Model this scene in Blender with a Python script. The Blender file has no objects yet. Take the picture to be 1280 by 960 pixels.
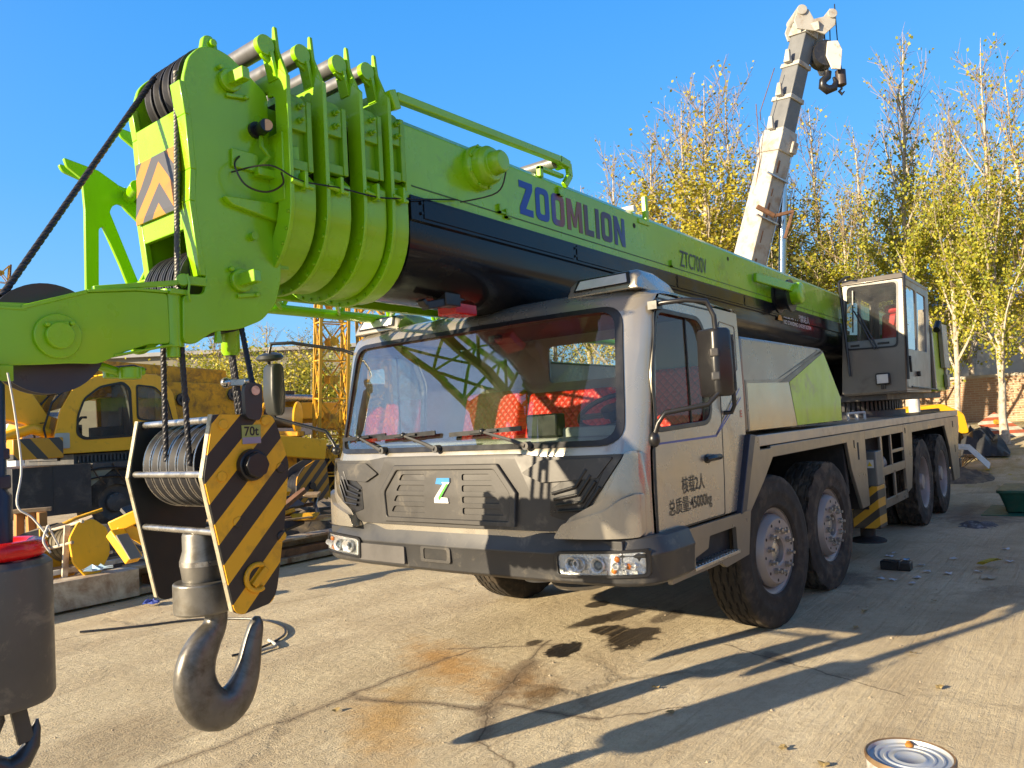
import bpy, bmesh, math, random
from mathutils import Vector, Matrix
V = Vector
PI = math.pi
rnd = random.Random(11)
SC = bpy.context.scene
COL = SC.collection

# ------------------------------------------------------------------ camera, sun, sky
CP = V((-3.78, -3.59, 1.705))
RX = V((0.61990, -0.78266, -0.05633)); RD = V((0.00571, 0.07629, -0.99707)); RF = V((0.78466, 0.61776, 0.05176))
cam_d = bpy.data.cameras.new('camera'); cam = bpy.data.objects.new('camera', cam_d); COL.objects.link(cam)
cam.matrix_world = Matrix(((RX.x, -RD.x, -RF.x, CP.x), (RX.y, -RD.y, -RF.y, CP.y), (RX.z, -RD.z, -RF.z, CP.z), (0, 0, 0, 1)))
cam_d.sensor_width = 36; cam_d.lens = 962 / 1280 * 36; cam_d.clip_start = 0.05; cam_d.clip_end = 2000
SC.camera = cam
def at(px, py, d):
    """a point of the yard seen at that place of the photograph, d metres deep"""
    return CP + (RX * ((px - 640) / 962) + RD * ((py - 480) / 962) + RF) * d
SUN = V((-3.1, 1.2, 1.0)).normalized()
sl = bpy.data.lights.new('sun', 'SUN'); so = bpy.data.objects.new('sun', sl); COL.objects.link(so)
sl.energy = 12.0; sl.angle = math.radians(0.55); sl.color = (1.0, 0.82, 0.56)
so.rotation_euler = (-SUN).to_track_quat('-Z', 'Y').to_euler()
W = bpy.data.worlds.new('World'); SC.world = W; W.use_nodes = True
nt = W.node_tree; nt.nodes.clear()
out = nt.nodes.new('ShaderNodeOutputWorld'); bg = nt.nodes.new('ShaderNodeBackground'); sky = nt.nodes.new('ShaderNodeTexSky')
sky.sky_type = 'NISHITA'; sky.sun_disc = False; sky.sun_elevation = math.asin(SUN.z); sky.sun_rotation = math.atan2(SUN.x, SUN.y)
sky.altitude = 0; sky.air_density = 1.3; sky.dust_density = 0.4; sky.ozone_density = 4.0
# clear autumn blue added over the physical sky: deep overhead, pale at the horizon, warm and bright around the low sun
tcw = nt.nodes.new('ShaderNodeTexCoord'); spw = nt.nodes.new('ShaderNodeSeparateXYZ'); nt.links.new(tcw.outputs['Generated'], spw.inputs[0])
rw = nt.nodes.new('ShaderNodeValToRGB'); nt.links.new(spw.outputs[2], rw.inputs[0]); el = rw.color_ramp.elements
while len(el) < 5: el.new(.5)
for k, (p, c) in enumerate(((0., (.30, .56, .80)), (.12, (.19, .52, .92)), (.30, (.08, .42, .98)), (.52, (.035, .33, .92)), (.75, (.03, .07, .16)))): el[k].position = p; el[k].color = c + (1,)
dt = nt.nodes.new('ShaderNodeVectorMath'); dt.operation = 'DOT_PRODUCT'; nt.links.new(tcw.outputs['Generated'], dt.inputs[0]); dt.inputs[1].default_value = SUN
gw = nt.nodes.new('ShaderNodeValToRGB'); nt.links.new(dt.outputs['Value'], gw.inputs[0]); el = gw.color_ramp.elements
while len(el) < 4: el.new(.5)
for k, (p, c) in enumerate(((0., (.0, .0, .0)), (.30, (.07, .015, .0)), (.7, (.22, .10, .0)), (1., (.55, .38, .15)))): el[k].position = p; el[k].color = c + (1,)
# the ramp input runs from 0 (square to the sun) to 1 (at the sun)
ad = nt.nodes.new('ShaderNodeMix'); ad.data_type = 'RGBA'; ad.blend_type = 'ADD'; ad.inputs['Factor'].default_value = 1.0
mk = nt.nodes.new('ShaderNodeMath'); mk.operation = 'GREATER_THAN'; nt.links.new(dt.outputs['Value'], mk.inputs[0]); mk.inputs[1].default_value = -2
sc0 = nt.nodes.new('ShaderNodeVectorMath'); sc0.operation = 'MULTIPLY'
ss = nt.nodes.new('ShaderNodeMapRange'); ss.interpolation_type = 'SMOOTHSTEP'; nt.links.new(dt.outputs['Value'], ss.inputs['Value']); ss.inputs['From Min'].default_value = -.25; ss.inputs['From Max'].default_value = .7
nt.links.new(gw.outputs[0], sc0.inputs[0]); nt.links.new(ss.outputs[0], sc0.inputs[1])
nt.links.new(rw.outputs[0], ad.inputs['A']); nt.links.new(sc0.outputs[0], ad.inputs['B'])
bg2 = nt.nodes.new('ShaderNodeBackground'); nt.links.new(ad.outputs['Result'], bg2.inputs['Color']); bg2.inputs['Strength'].default_value = .92
adds = nt.nodes.new('ShaderNodeAddShader'); nt.links.new(sky.outputs[0], bg.inputs['Color']); nt.links.new(bg.outputs[0], adds.inputs[0]); nt.links.new(bg2.outputs[0], adds.inputs[1]); nt.links.new(adds.outputs[0], out.inputs['Surface'])
bg.inputs['Strength'].default_value = 0.05
SC.view_settings.view_transform = 'Standard'; SC.view_settings.look = 'None'; SC.view_settings.exposure = 0; SC.view_settings.gamma = 1
SC.cycles.max_bounces = 8; SC.cycles.transparent_max_bounces = 16; SC.cycles.glossy_bounces = 4; SC.cycles.diffuse_bounces = 3
SC.cycles.caustics_reflective = False; SC.cycles.caustics_refractive = False

# ------------------------------------------------------------------ materials
MATS = {}
def _new(name):
    m = bpy.data.materials.new(name); m.use_nodes = True
    return m, m.node_tree, m.node_tree.nodes['Principled BSDF']
def _n(t, kind, **kw):
    n = t.nodes.new(kind)
    for k, v in kw.items(): setattr(n, k, v)
    return n
def noise(t, scale, detail=4, rough=.55, co=None, dist=0):
    n = _n(t, 'ShaderNodeTexNoise'); n.inputs['Scale'].default_value = scale; n.inputs['Detail'].default_value = detail
    n.inputs['Roughness'].default_value = rough; n.inputs['Distortion'].default_value = dist
    if co is not None: t.links.new(co, n.inputs['Vector'])
    return n.outputs['Fac']
def ramp(t, fac, stops):
    r = _n(t, 'ShaderNodeValToRGB'); e = r.color_ramp.elements
    while len(e) < len(stops): e.new(.5)
    for k, (p, c) in enumerate(stops):
        e[k].position = p; e[k].color = tuple(c) + (1,) if hasattr(c, '__len__') else (c, c, c, 1)
    t.links.new(fac, r.inputs['Fac']); return r.outputs['Color']
def mixc(t, fac, a, b):
    m = _n(t, 'ShaderNodeMix', data_type='RGBA')
    for s, v in ((m.inputs['Factor'], fac), (m.inputs['A'], a), (m.inputs['B'], b)):
        if hasattr(v, 'links') or hasattr(v, 'is_output'): t.links.new(v, s)
        elif hasattr(v, '__len__'): s.default_value = tuple(v) + (1,)
        else: s.default_value = v
    return m.outputs['Result']
def math_(t, op, a, b=None, c=None):
    m = _n(t, 'ShaderNodeMath', operation=op)
    for i, v in enumerate((a, b, c)):
        if v is None: continue
        if hasattr(v, 'is_output'): t.links.new(v, m.inputs[i])
        else: m.inputs[i].default_value = v
    return m.outputs[0]
def bumpn(t, b, h, strength=.2, dist=.01):
    n = _n(t, 'ShaderNodeBump'); n.inputs['Strength'].default_value = strength; n.inputs['Distance'].default_value = dist
    t.links.new(h, n.inputs['Height']); t.links.new(n.outputs['Normal'], b.inputs['Normal'])
def mat(name, col, rough=.5, metal=0., var=.12, scale=3., dirt=None, damt=.4, dscale=5., bump=0., bscale=40., coat=0., grain=0.):
    if name in MATS: return MATS[name]
    m, t, b = _new(name); MATS[name] = m
    tc = _n(t, 'ShaderNodeTexCoord'); co = tc.outputs['Object']
    f = noise(t, scale, 5, .6, co)
    lo = [c * (1 - var) for c in col]; hi = [min(1, c * (1 + var)) for c in col]
    c = ramp(t, f, [(.3, lo), (.7, hi)])
    if grain:
        g = noise(t, 140, 2, .5, co); c = mixc(t, math_(t, 'MULTIPLY', g, grain), c, [x * .35 for x in col])
    if dirt is not None:
        d = noise(t, dscale, 8, .68, co, .4); fac = ramp(t, d, [(.62 - damt * .35, 0.), (.80 - damt * .2, 1.)])
        c = mixc(t, fac, c, dirt)
    if coat or name.endswith('paint'):   # faint rain streaks and dust running down upright faces
        mpn = _n(t, 'ShaderNodeMapping'); mpn.inputs['Scale'].default_value = (9, 9, .8); t.links.new(co, mpn.inputs['Vector']); st = noise(t, 1.5, 6, .7, mpn.outputs[0]); c = mixc(t, ramp(t, st, [(.52, 0.), (.80, .26)]), c, [x * .62 + .015 for x in col])
    t.links.new(c, b.inputs['Base Color'])
    rr = ramp(t, noise(t, scale * 2.7, 4, .6, co), [(.3, max(.02, rough - .08)), (.75, min(1, rough + .1))])
    t.links.new(rr, b.inputs['Roughness']); b.inputs['Metallic'].default_value = metal
    if coat: b.inputs['Coat Weight'].default_value = coat; b.inputs['Coat Roughness'].default_value = .08
    if bump: bumpn(t, b, noise(t, bscale, 5, .6, co), bump)
    return m
GREEN = mat('lime_paint', (.245, .53, .002), .30, 0, .08, 1.6, (.12, .25, .02), .06, 3, .02, 9, .35)
GREEN_D = mat('lime_paint_worn', (.20, .45, .003), .4, 0, .12, 3, (.10, .17, .02), .2, 5, .03, 20, .15)
SILVER = mat('champagne_paint', (.395, .362, .305), .27, .6, .06, 1.3, (.22, .19, .15), .06, 2.5, .004, 5, .4)
SILVER2 = mat('grey_paint', (.215, .19, .155), .33, .5, .10, 1.6, (.16, .14, .11), .2, 3, .02, 9, .15)
DARKP = mat('dark_grey_plastic', (.050, .047, .045), .45, .1, .14, 2, (.17, .15, .12), .12, 4, .02, 60)
BLACKP = mat('black_plastic', (.014, .014, .016), .34, 0, .2, 4, (.04, .036, .03), .10, 6)
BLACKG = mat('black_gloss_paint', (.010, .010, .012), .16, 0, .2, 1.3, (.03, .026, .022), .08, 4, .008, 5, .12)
DARKIN = mat('dark_underside', (.012, .012, .013), .75, 0, .3, 3, (.04, .035, .03), .3, 4)
RUBBER = mat('tyre_rubber', (.021, .017, .013), .82, 0, .25, 5, (.085, .064, .042), .30, 6, .06, 60)
RUBBER_D = mat('dusty_rubber', (.028, .022, .017), .85, 0, .25, 5, (.13, .10, .065), .42, 5, .06, 60)
RIM = mat('silver_rim_paint', (.30, .265, .245), .48, .25, .05, 3, (.20, .17, .13), .10, 4, .02, 60)
STEEL = mat('bright_steel', (.52, .50, .47), .30, .9, .14, 8, (.22, .19, .15), .2, 12, .02, 50)
CASTS = mat('grey_cast_steel', (.205, .195, .175), .40, .6, .14, 4, (.10, .085, .06), .3, 7, .03, 60)
HOOKM = mat('hook_steel', (.155, .148, .138), .38, .6, .2, 5, (.07, .06, .045), .45, 9, .04, 40)
DRUMM = mat('weight_grey_paint', (.095, .092, .092), .42, .3, .14, 3, (.26, .23, .19), .24, 6, .02, 50)
SHEAVE = mat('sheave_black', (.028, .028, .032), .45, .2, .2, 6, (.09, .08, .07), .25, 9)
ROLLER = mat('roller_grey', (.20, .20, .205), .38, .4, .12, 6, (.1, .09, .08), .2, 9)
CHROME = mat('chrome', (.85, .85, .85), .14, .8, .04, 8)
REDP = mat('red_paint', (.62, .012, .012), .30, 0, .12, 6, None, 0, 5, 0, 9, .4)
REDSEAT = None
ORANGE = mat('amber_lens', (.85, .22, .02), .2, 0, .1, 8)
WHITEL = mat('white_lens', (.72, .72, .70), .18, .2, .08, 9)
WHITEP = mat('white_paint', (.62, .60, .56), .5, 0, .08, 2, (.30, .22, .14), .25, 5, .02, 30)
BEIGE = mat('cab_lining', (.46, .43, .36), .7, 0, .08, 3)
LINER = mat('headliner', (.20, .075, .05), .8, 0, .1, 3)
DASH = mat('dashboard_grey', (.46, .46, .44), .6, 0, .1, 4)
YEL = mat('crane_yellow', (.84, .44, .012), .40, 0, .08, 2, (.34, .17, .02), .12, 4, .02, 30, .1)
YEL_OLD = mat('worn_yellow', (.70, .37, .015), .6, 0, .16, 3, (.14, .075, .03), .45, 5, .05, 30)
GREYD = mat('dark_grey_steel', (.06, .06, .062), .55, .2, .2, 3, (.13, .11, .09), .3, 5, .03, 30)
RUST = mat('rusty_steel', (.17, .085, .045), .8, .1, .3, 5, (.06, .04, .03), .4, 8, .08, 40)
BLUEL = mat('blue_letter', (.02, .055, .30), .3, 0, .1, 4)
BLACKL = mat('black_letter', (.012, .012, .014), .4, 0, .1, 4)
WHITE_L = mat('white_letter', (.62, .62, .62), .4, 0, .05, 4)
REDL = mat('red_letter', (.5, .02, .02), .4, 0, .05, 4)
BLUESTR = mat('blue_stripe', (.05, .075, .32), .35, .2, .08, 4)
WOOD = mat('weathered_wood', (.34, .235, .13), .8, 0, .3, 6, (.14, .10, .07), .4, 8, .08, 30)
LIMEP = mat('lime_panel_paint', (.42, .60, .004), .50, 0, .12, 2, (.30, .25, .1), .22, 3, .012, 6, .35)

def stripes(name, a, b, direction, period, duty=.5, phase=0., rough=.42, metal=.0, dirt=(.10, .08, .05), damt=.15, chev=None, axis2=None):
    m, t, bs = _new(name); MATS[name] = m
    tc = _n(t, 'ShaderNodeTexCoord'); co = tc.outputs['Object']
    sep = _n(t, 'ShaderNodeSeparateXYZ'); t.links.new(co, sep.inputs[0])
    acc = None
    for k, w in enumerate(direction):
        if not w: continue
        o = sep.outputs[k]
        if chev is not None and chev[0] == k: o = math_(t, 'ABSOLUTE', math_(t, 'SUBTRACT', o, chev[1]))
        o = math_(t, 'MULTIPLY', o, w); acc = o if acc is None else math_(t, 'ADD', acc, o)
    fr = math_(t, 'FRACT', math_(t, 'ADD', math_(t, 'DIVIDE', acc, period), phase + 50))
    fac = math_(t, 'GREATER_THAN', fr, duty)
    c = mixc(t, fac, a, b)
    d = noise(t, 6, 8, .65, co, .3); c = mixc(t, ramp(t, d, [(.6 - damt * .3, 0.), (.8, .7)]), c, dirt)
    c = mixc(t, math_(t, 'MULTIPLY', noise(t, 2.5, 4, .6, co), .3), c, (.05, .045, .04))
    t.links.new(c, bs.inputs['Base Color']); bs.inputs['Roughness'].default_value = rough; bs.inputs['Metallic'].default_value = metal
    return m
def glass(name, tint, refl=1.0, rough=.0, smear=0.):
    m, t, b = _new(name); MATS[name] = m; t.nodes.remove(b)
    o = t.nodes['Material Output']; tr = _n(t, 'ShaderNodeBsdfTransparent'); gl = _n(t, 'ShaderNodeBsdfGlossy'); mx = _n(t, 'ShaderNodeMixShader')
    tr.inputs[0].default_value = tuple(tint) + (1,); gl.inputs[0].default_value = (refl, refl, refl, 1); gl.inputs['Roughness'].default_value = rough
    fr = _n(t, 'ShaderNodeFresnel'); fr.inputs[0].default_value = 1.52
    t.links.new(math_(t, 'MINIMUM', math_(t, 'MULTIPLY', fr.outputs[0], .65), 1.0), mx.inputs[0]); t.links.new(tr.outputs[0], mx.inputs[1]); t.links.new(gl.outputs[0], mx.inputs[2])
    last = mx.outputs[0]
    if smear:
        tc = _n(t, 'ShaderNodeTexCoord'); df = _n(t, 'ShaderNodeBsdfDiffuse'); df.inputs[0].default_value = (.45, .42, .36, 1)
        m2 = _n(t, 'ShaderNodeMixShader'); f = noise(t, 5, 6, .7, tc.outputs['Object'], .6)
        t.links.new(math_(t, 'MULTIPLY', ramp(t, f, [(.3, .15), (.75, 1.)]), smear), m2.inputs[0]); t.links.new(last, m2.inputs[1]); t.links.new(df.outputs[0], m2.inputs[2]); last = m2.outputs[0]
    t.links.new(last, o.inputs['Surface'])
    return m
GLASS = glass('window_glass', (.84, .87, .84), smear=.028)
GLASS_T = glass('tinted_glass', (.42, .46, .44), smear=.05)
BLACKG.node_tree.nodes['Principled BSDF'].inputs['Specular IOR Level'].default_value = .22
REFLECT = mat('reflector_silver', (.80, .80, .80), .18, .5, .05, 8, None, 0, 5, .9, 55)
LENS = glass('clear_lens', (.95, .96, .96))
def quilt():
    m, t, b = _new('red_quilted_vinyl'); tc = _n(t, 'ShaderNodeTexCoord'); sep = _n(t, 'ShaderNodeSeparateXYZ'); t.links.new(tc.outputs['Object'], sep.inputs[0])
    h = None
    for s in (1, -1):
        a = math_(t, 'ABSOLUTE', math_(t, 'SINE', math_(t, 'MULTIPLY', math_(t, 'ADD', sep.outputs[1], math_(t, 'MULTIPLY', sep.outputs[2], s)), 48)))
        h = a if h is None else math_(t, 'MINIMUM', h, a)
    t.links.new(ramp(t, h, [(.0, (.30, .01, .006)), (.3, (.72, .03, .012))]), b.inputs['Base Color']); b.inputs['Roughness'].default_value = .45
    bumpn(t, b, h, .5, .012); return m
REDSEAT = quilt()
def leafmat(name, a, b_, c):
    m, t, b = _new(name); g = _n(t, 'ShaderNodeNewGeometry')
    r = ramp(t, g.outputs['Random Per Island'], [(0., a), (.5, b_), (1., c)])
    t.links.new(r, b.inputs['Base Color']); b.inputs['Roughness'].default_value = .55
    tl = _n(t, 'ShaderNodeBsdfTranslucent'); t.links.new(r, tl.inputs[0]); mx = _n(t, 'ShaderNodeMixShader'); mx.inputs[0].default_value = .3
    t.links.new(b.outputs[0], mx.inputs[1]); t.links.new(tl.outputs[0], mx.inputs[2]); t.links.new(mx.outputs[0], t.nodes['Material Output'].inputs['Surface'])
    return m
LEAF_G = leafmat('yellow_green_leaves', (.46, .40, .03), (.34, .34, .03), (.18, .23, .03))
LEAF_Y = leafmat('golden_leaves', (.55, .43, .03), (.46, .40, .04), (.25, .27, .03))
LEAF_D = leafmat('dark_leaves', (.12, .13, .02), (.07, .10, .018), (.18, .15, .03))
BARK = mat('pale_bark', (.46, .40, .32), .8, 0, .25, 8, (.12, .09, .06), .4, 10, .06, 30)
TWIG = mat('twig_brown', (.26, .195, .13), .8, 0, .2, 8)

# ------------------------------------------------------------------ mesh helpers
WO = {}
def frame(ax):
    ax = V(ax).normalized(); u = ax.orthogonal().normalized() if abs(ax.z) > .9 else ax.cross(V((0, 0, 1))).normalized()
    return u, ax.cross(u).normalized(), ax
def rnd_poly(pts, r, seg=5):
    out = []; n = len(pts)
    for i in range(n):
        p0, p, p1 = V(pts[i - 1]), V(pts[i]), V(pts[(i + 1) % n]); ri = r[i] if hasattr(r, '__len__') else r
        if ri <= 0: out.append(tuple(p)); continue
        a = (p0 - p); b = (p1 - p); d = min(ri, a.length * .48, b.length * .48); a = p + a.normalized() * d; b = p + b.normalized() * d
        for k in range(seg + 1):
            s = k / seg; q = a * (1 - s) ** 2 + p * 2 * s * (1 - s) + b * s * s; out.append((q.x, q.y))
    return out
def circ(cx, cy, r, n=20, r2=None):
    return [(cx + r * math.cos(2 * PI * k / n), cy + (r2 or r) * math.sin(2 * PI * k / n)) for k in range(n)]
def fill2d(loops):
    b = bmesh.new(); es = []
    for lp in loops:
        vs = [b.verts.new((p[0], p[1], 0)) for p in lp]
        for i in range(len(vs)): es.append(b.edges.new((vs[i - 1], vs[i])))
    bmesh.ops.triangle_fill(b, use_beauty=True, use_dissolve=False, edges=es)
    b.verts.index_update()
    r = [(v.co.x, v.co.y) for v in b.verts], [[v.index for v in f.verts] for f in b.faces]
    b.free(); return r
def smooth_path(pts, n=6):
    pts = [V(p) for p in pts]; o = []
    for i in range(len(pts) - 1):
        a, b, c, d = pts[max(0, i - 1)], pts[i], pts[i + 1], pts[min(len(pts) - 1, i + 2)]
        for k in range(n): t_ = k / n; o.append((b * 2 + (c - a) * t_ + (a * 2 - b * 5 + c * 4 - d) * t_ ** 2 + (-a + b * 3 - c * 3 + d) * t_ ** 3) * .5)
    return o + [pts[-1]]
class MB:
    def __init__(s): s.bm = bmesh.new(); s.mi = 0
    def v(s, p): return s.bm.verts.new(p)
    def f(s, vs):
        try: fc = s.bm.faces.new(vs); fc.material_index = s.mi; return fc
        except ValueError: return None
    def poly(s, pts): return s.f([s.v(p) for p in pts])
    def hexa(s, c):
        v = [s.v(p) for p in c]
        for q in ((0, 3, 2, 1), (4, 5, 6, 7), (0, 1, 5, 4), (1, 2, 6, 5), (2, 3, 7, 6), (3, 0, 4, 7)): s.f([v[i] for i in q])
    def box(s, x0, x1, y0, y1, z0, z1):
        s.hexa([(x0, y0, z0), (x1, y0, z0), (x1, y1, z0), (x0, y1, z0), (x0, y0, z1), (x1, y0, z1), (x1, y1, z1), (x0, y1, z1)])
    def bar(s, p, q, w, h=None, up=(0, 0, 1)):
        p, q = V(p), V(q); h = h or w; d = (q - p).normalized(); u = V(up)
        if abs(d.dot(u)) > .98: u = V((1, 0, 0))
        a = d.cross(u).normalized() * w / 2; b = a.cross(d).normalized() * h / 2
        s.hexa([p - a - b, p + a - b, q + a - b, q - a - b, p - a + b, p + a + b, q + a + b, q - a + b])
    def ring(s, c, u, w, r, n): return [s.v(c + u * (r * math.cos(2 * PI * k / n)) + w * (r * math.sin(2 * PI * k / n))) for k in range(n)]
    def bridge(s, a, b):
        n = len(a)
        for k in range(n): s.f([a[k], a[(k + 1) % n], b[(k + 1) % n], b[k]])
    def cyl(s, p, q, r, r2=None, n=20, caps=True):
        p, q = V(p), V(q); u, w, _ = frame(q - p); a = s.ring(p, u, w, r, n); b = s.ring(q, u, w, r if r2 is None else r2, n); s.bridge(a, b)
        if caps: s.f(a); s.f(b)
    def tube(s, pts, r, n=8, closed=False, twist=None):
        pts = [V(p) for p in pts]; m = len(pts); rings = []; u = None
        for i, p in enumerate(pts):
            if closed: d = pts[(i + 1) % m] - pts[i - 1]
            else: d = pts[min(i + 1, m - 1)] - pts[max(i - 1, 0)]
            d.normalize()
            if u is None: u, w, _ = frame(d)
            else:
                u = u - d * u.dot(d)
                u = u.normalized() if u.length > 1e-6 else frame(d)[0]
                w = d.cross(u)
            rr = r[i] if hasattr(r, '__len__') else r
            rings.append(s.ring(p, u, w, rr, n))
        for i in range(m - 1): s.bridge(rings[i], rings[i + 1])
        if closed: s.bridge(rings[-1], rings[0])
        else: s.f(rings[0]); s.f(rings[-1])
    def rope(s, p, q, r, pitch=.12, strands=4, step=.010):
        p, q = V(p), V(q); L = (q - p).length; u, w, d = frame(q - p); m = max(2, int(L / step)); n = strands * 3; prev = None
        for i in range(m + 1):
            c = p.lerp(q, i / m); ph = 2 * PI * (L * i / m) / pitch; cur = []
            for k in range(n):
                a = 2 * PI * k / n + ph; rr = r * (1 if k % 3 else .84); cur.append(s.v(c + u * (rr * math.cos(a)) + w * (rr * math.sin(a))))
            if prev: s.bridge(prev, cur)
            prev = cur
    def lathe(s, prof, c, ax, n=32, a0=0, a1=None):
        c = V(c); u, w, ax = frame(ax); rings = []
        for r, h in prof:
            if r < 1e-5: rings.append([s.v(c + ax * h)])
            else: rings.append(s.ring(c + ax * h, u, w, r, n))
        for a, b in zip(rings, rings[1:]):
            if len(a) == 1 and len(b) == 1: continue
            if len(a) == 1:
                for k in range(n): s.f([a[0], b[k], b[(k + 1) % n]])
            elif len(b) == 1:
                for k in range(n): s.f([b[0], a[k], a[(k + 1) % n]])
            else: s.bridge(a, b)
    def prism(s, poly, axis, a, b, holes=()):
        def P(p, t): return {'X': (t, p[0], p[1]), 'Y': (p[0], t, p[1]), 'Z': (p[0], p[1], t)}[axis]
        loops = [list(poly)] + [list(h) for h in holes]
        if holes:
            pts, tris = fill2d(loops)
            A = [s.v(P(p, a)) for p in pts]; B = [s.v(P(p, b)) for p in pts]
            for tr in tris: s.f([A[i] for i in tr]); s.f([B[i] for i in tr])
            i = 0
            for lp in loops:
                n = len(lp)
                for k in range(n): s.f([A[i + k], A[i + (k + 1) % n], B[i + (k + 1) % n], B[i + k]])
                i += n
        else:
            A = [s.v(P(p, a)) for p in poly]; B = [s.v(P(p, b)) for p in poly]; s.f(A); s.f(B); s.bridge(A, B)
    def loft(s, rings, closed=True, cap=True):
        R = [[s.v(p) for p in r] for r in rings]
        for a, b in zip(R, R[1:]):
            n = len(a)
            for k in range(n if closed else n - 1): s.f([a[k], a[(k + 1) % n], b[(k + 1) % n], b[k]])
        if cap and closed: s.f(R[0]); s.f(R[-1])
    def sphere(s, c, r, sc=(1, 1, 1), seg=16, rings=10):
        c = V(c); rows = []
        for i in range(rings + 1):
            th = PI * i / rings
            if i in (0, rings): rows.append([s.v(c + V((0, 0, r * sc[2] * math.cos(th))))]); continue
            rows.append([s.v(c + V((r * sc[0] * math.sin(th) * math.cos(2 * PI * k / seg), r * sc[1] * math.sin(th) * math.sin(2 * PI * k / seg), r * sc[2] * math.cos(th)))) for k in range(seg)])
        for a, b in zip(rows, rows[1:]):
            for k in range(seg):
                if len(a) == 1: s.f([a[0], b[k], b[(k + 1) % seg]])
                elif len(b) == 1: s.f([a[k], a[(k + 1) % seg], b[0]])
                else: s.f([a[k], a[(k + 1) % seg], b[(k + 1) % seg], b[k]])
    def build_each(s, name, mats, parent=None, **kw):
        """every loose piece becomes an object of its own"""
        s.bm.verts.index_update(); seen = set(); out = []
        for v0 in s.bm.verts:
            if v0 in seen: continue
            st = [v0]; seen.add(v0); isl = []
            while st:
                v = st.pop(); isl.append(v)
                for e in v.link_edges:
                    w = e.other_vert(v)
                    if w not in seen: seen.add(w); st.append(w)
            n = MB(); mp = {v: n.v(v.co) for v in isl}
            for fc in {f for v in isl for f in v.link_faces}: n.f([mp[v] for v in fc.verts])
            out.append(n.build(name, mats, parent, **kw))
        s.bm.free(); return out
    def build(s, name, mats, parent=None, bevel=0., smooth=38, origin=None, seg=2, recalc=True, label=None, kind=None):
        if recalc: bmesh.ops.recalc_face_normals(s.bm, faces=s.bm.faces)
        po = WO.get(parent, V((0, 0, 0))) if parent else V((0, 0, 0)); og = V(origin) if origin is not None else po
        if og.length: bmesh.ops.translate(s.bm, vec=-og, verts=s.bm.verts)
        me = bpy.data.meshes.new(name); s.bm.to_mesh(me); s.bm.free()
        if smooth:
            me.polygons.foreach_set('use_smooth', [True] * len(me.polygons)); me.set_sharp_from_angle(angle=math.radians(smooth))
        for m in (mats if isinstance(mats, (list, tuple)) else [mats]): me.materials.append(m)
        o = bpy.data.objects.new(name, me); COL.objects.link(o); WO[o] = og
        if parent: o.parent = parent; o.location = og - po
        else: o.location = og
        if bevel:
            md = o.modifiers.new('bevel', 'BEVEL'); md.width = bevel; md.segments = seg; md.limit_method = 'ANGLE'; md.angle_limit = math.radians(40); md.harden_normals = False
        if label: o['label'] = label
        if kind: o['kind'] = kind
        return o
def tag(o, label, cat, group=None, kind=None):
    o['label'] = label; o['category'] = cat
    if group: o['group'] = group
    if kind: o['kind'] = kind
    return o
def thing(name, label, cat, loc=(0, 0, 0), group=None):
    o = bpy.data.objects.new(name, None); COL.objects.link(o); o.location = loc; o.empty_display_size = .3; WO[o] = V(loc)
    return tag(o, label, cat, group, 'thing')
def kids(o): return [c for c in bpy.data.objects if c.parent == o]
def copy_tree(o, parent=None, label=None):
    c = o.copy(); COL.objects.link(c); WO[c] = WO.get(o, V((0, 0, 0))).copy()
    if parent is not None: c.parent = parent
    if label: c['label'] = label
    for ch in kids(o): copy_tree(ch, c)
    return c
def lettering(name, txt, height, width, origin, xdir, ydir, material, parent, bold=0., thick=.002):
    """flat letters: lower left corner at origin, running along xdir, ydir up, fitted to width x height"""
    cu = bpy.data.curves.new(name, 'FONT'); cu.body = txt; cu.size = 1; cu.offset = bold; cu.resolution_u = 3
    to = bpy.data.objects.new(name, cu); COL.objects.link(to); bpy.context.view_layer.update()
    me = bpy.data.meshes.new_from_object(to.evaluated_get(bpy.context.evaluated_depsgraph_get())); bpy.data.objects.remove(to)
    xs = [v.co.x for v in me.vertices]; ys = [v.co.y for v in me.vertices]
    if not xs: return None
    x0, x1, y0, y1 = min(xs), max(xs), min(ys), max(ys); X = V(xdir).normalized(); Y = V(ydir).normalized(); N = X.cross(Y)
    po = WO.get(parent, V((0, 0, 0))); og = V(origin)
    for v in me.vertices: v.co = X * ((v.co.x - x0) / (x1 - x0) * width) + Y * ((v.co.y - y0) / (y1 - y0) * height) + N * thick
    me.materials.clear(); me.materials.append(material); me.name = name
    o = bpy.data.objects.new(name, me); COL.objects.link(o); o.parent = parent; o.location = og - po; WO[o] = og
    return o
def lerp_tab(tab, x):
    if x <= tab[0][0]: return tab[0][1]
    for (a, fa), (b, fb) in zip(tab, tab[1:]):
        if x <= b: return fa + (fb - fa) * (x - a) / (b - a)
    return tab[-1][1]
def sm(a, b, x):
    t = min(1, max(0, (x - a) / (b - a))); return t * t * (3 - 2 * t)
def ground_z(x, y): return .9 * sm(13, 23, x) * sm(30, 12, y)
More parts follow.
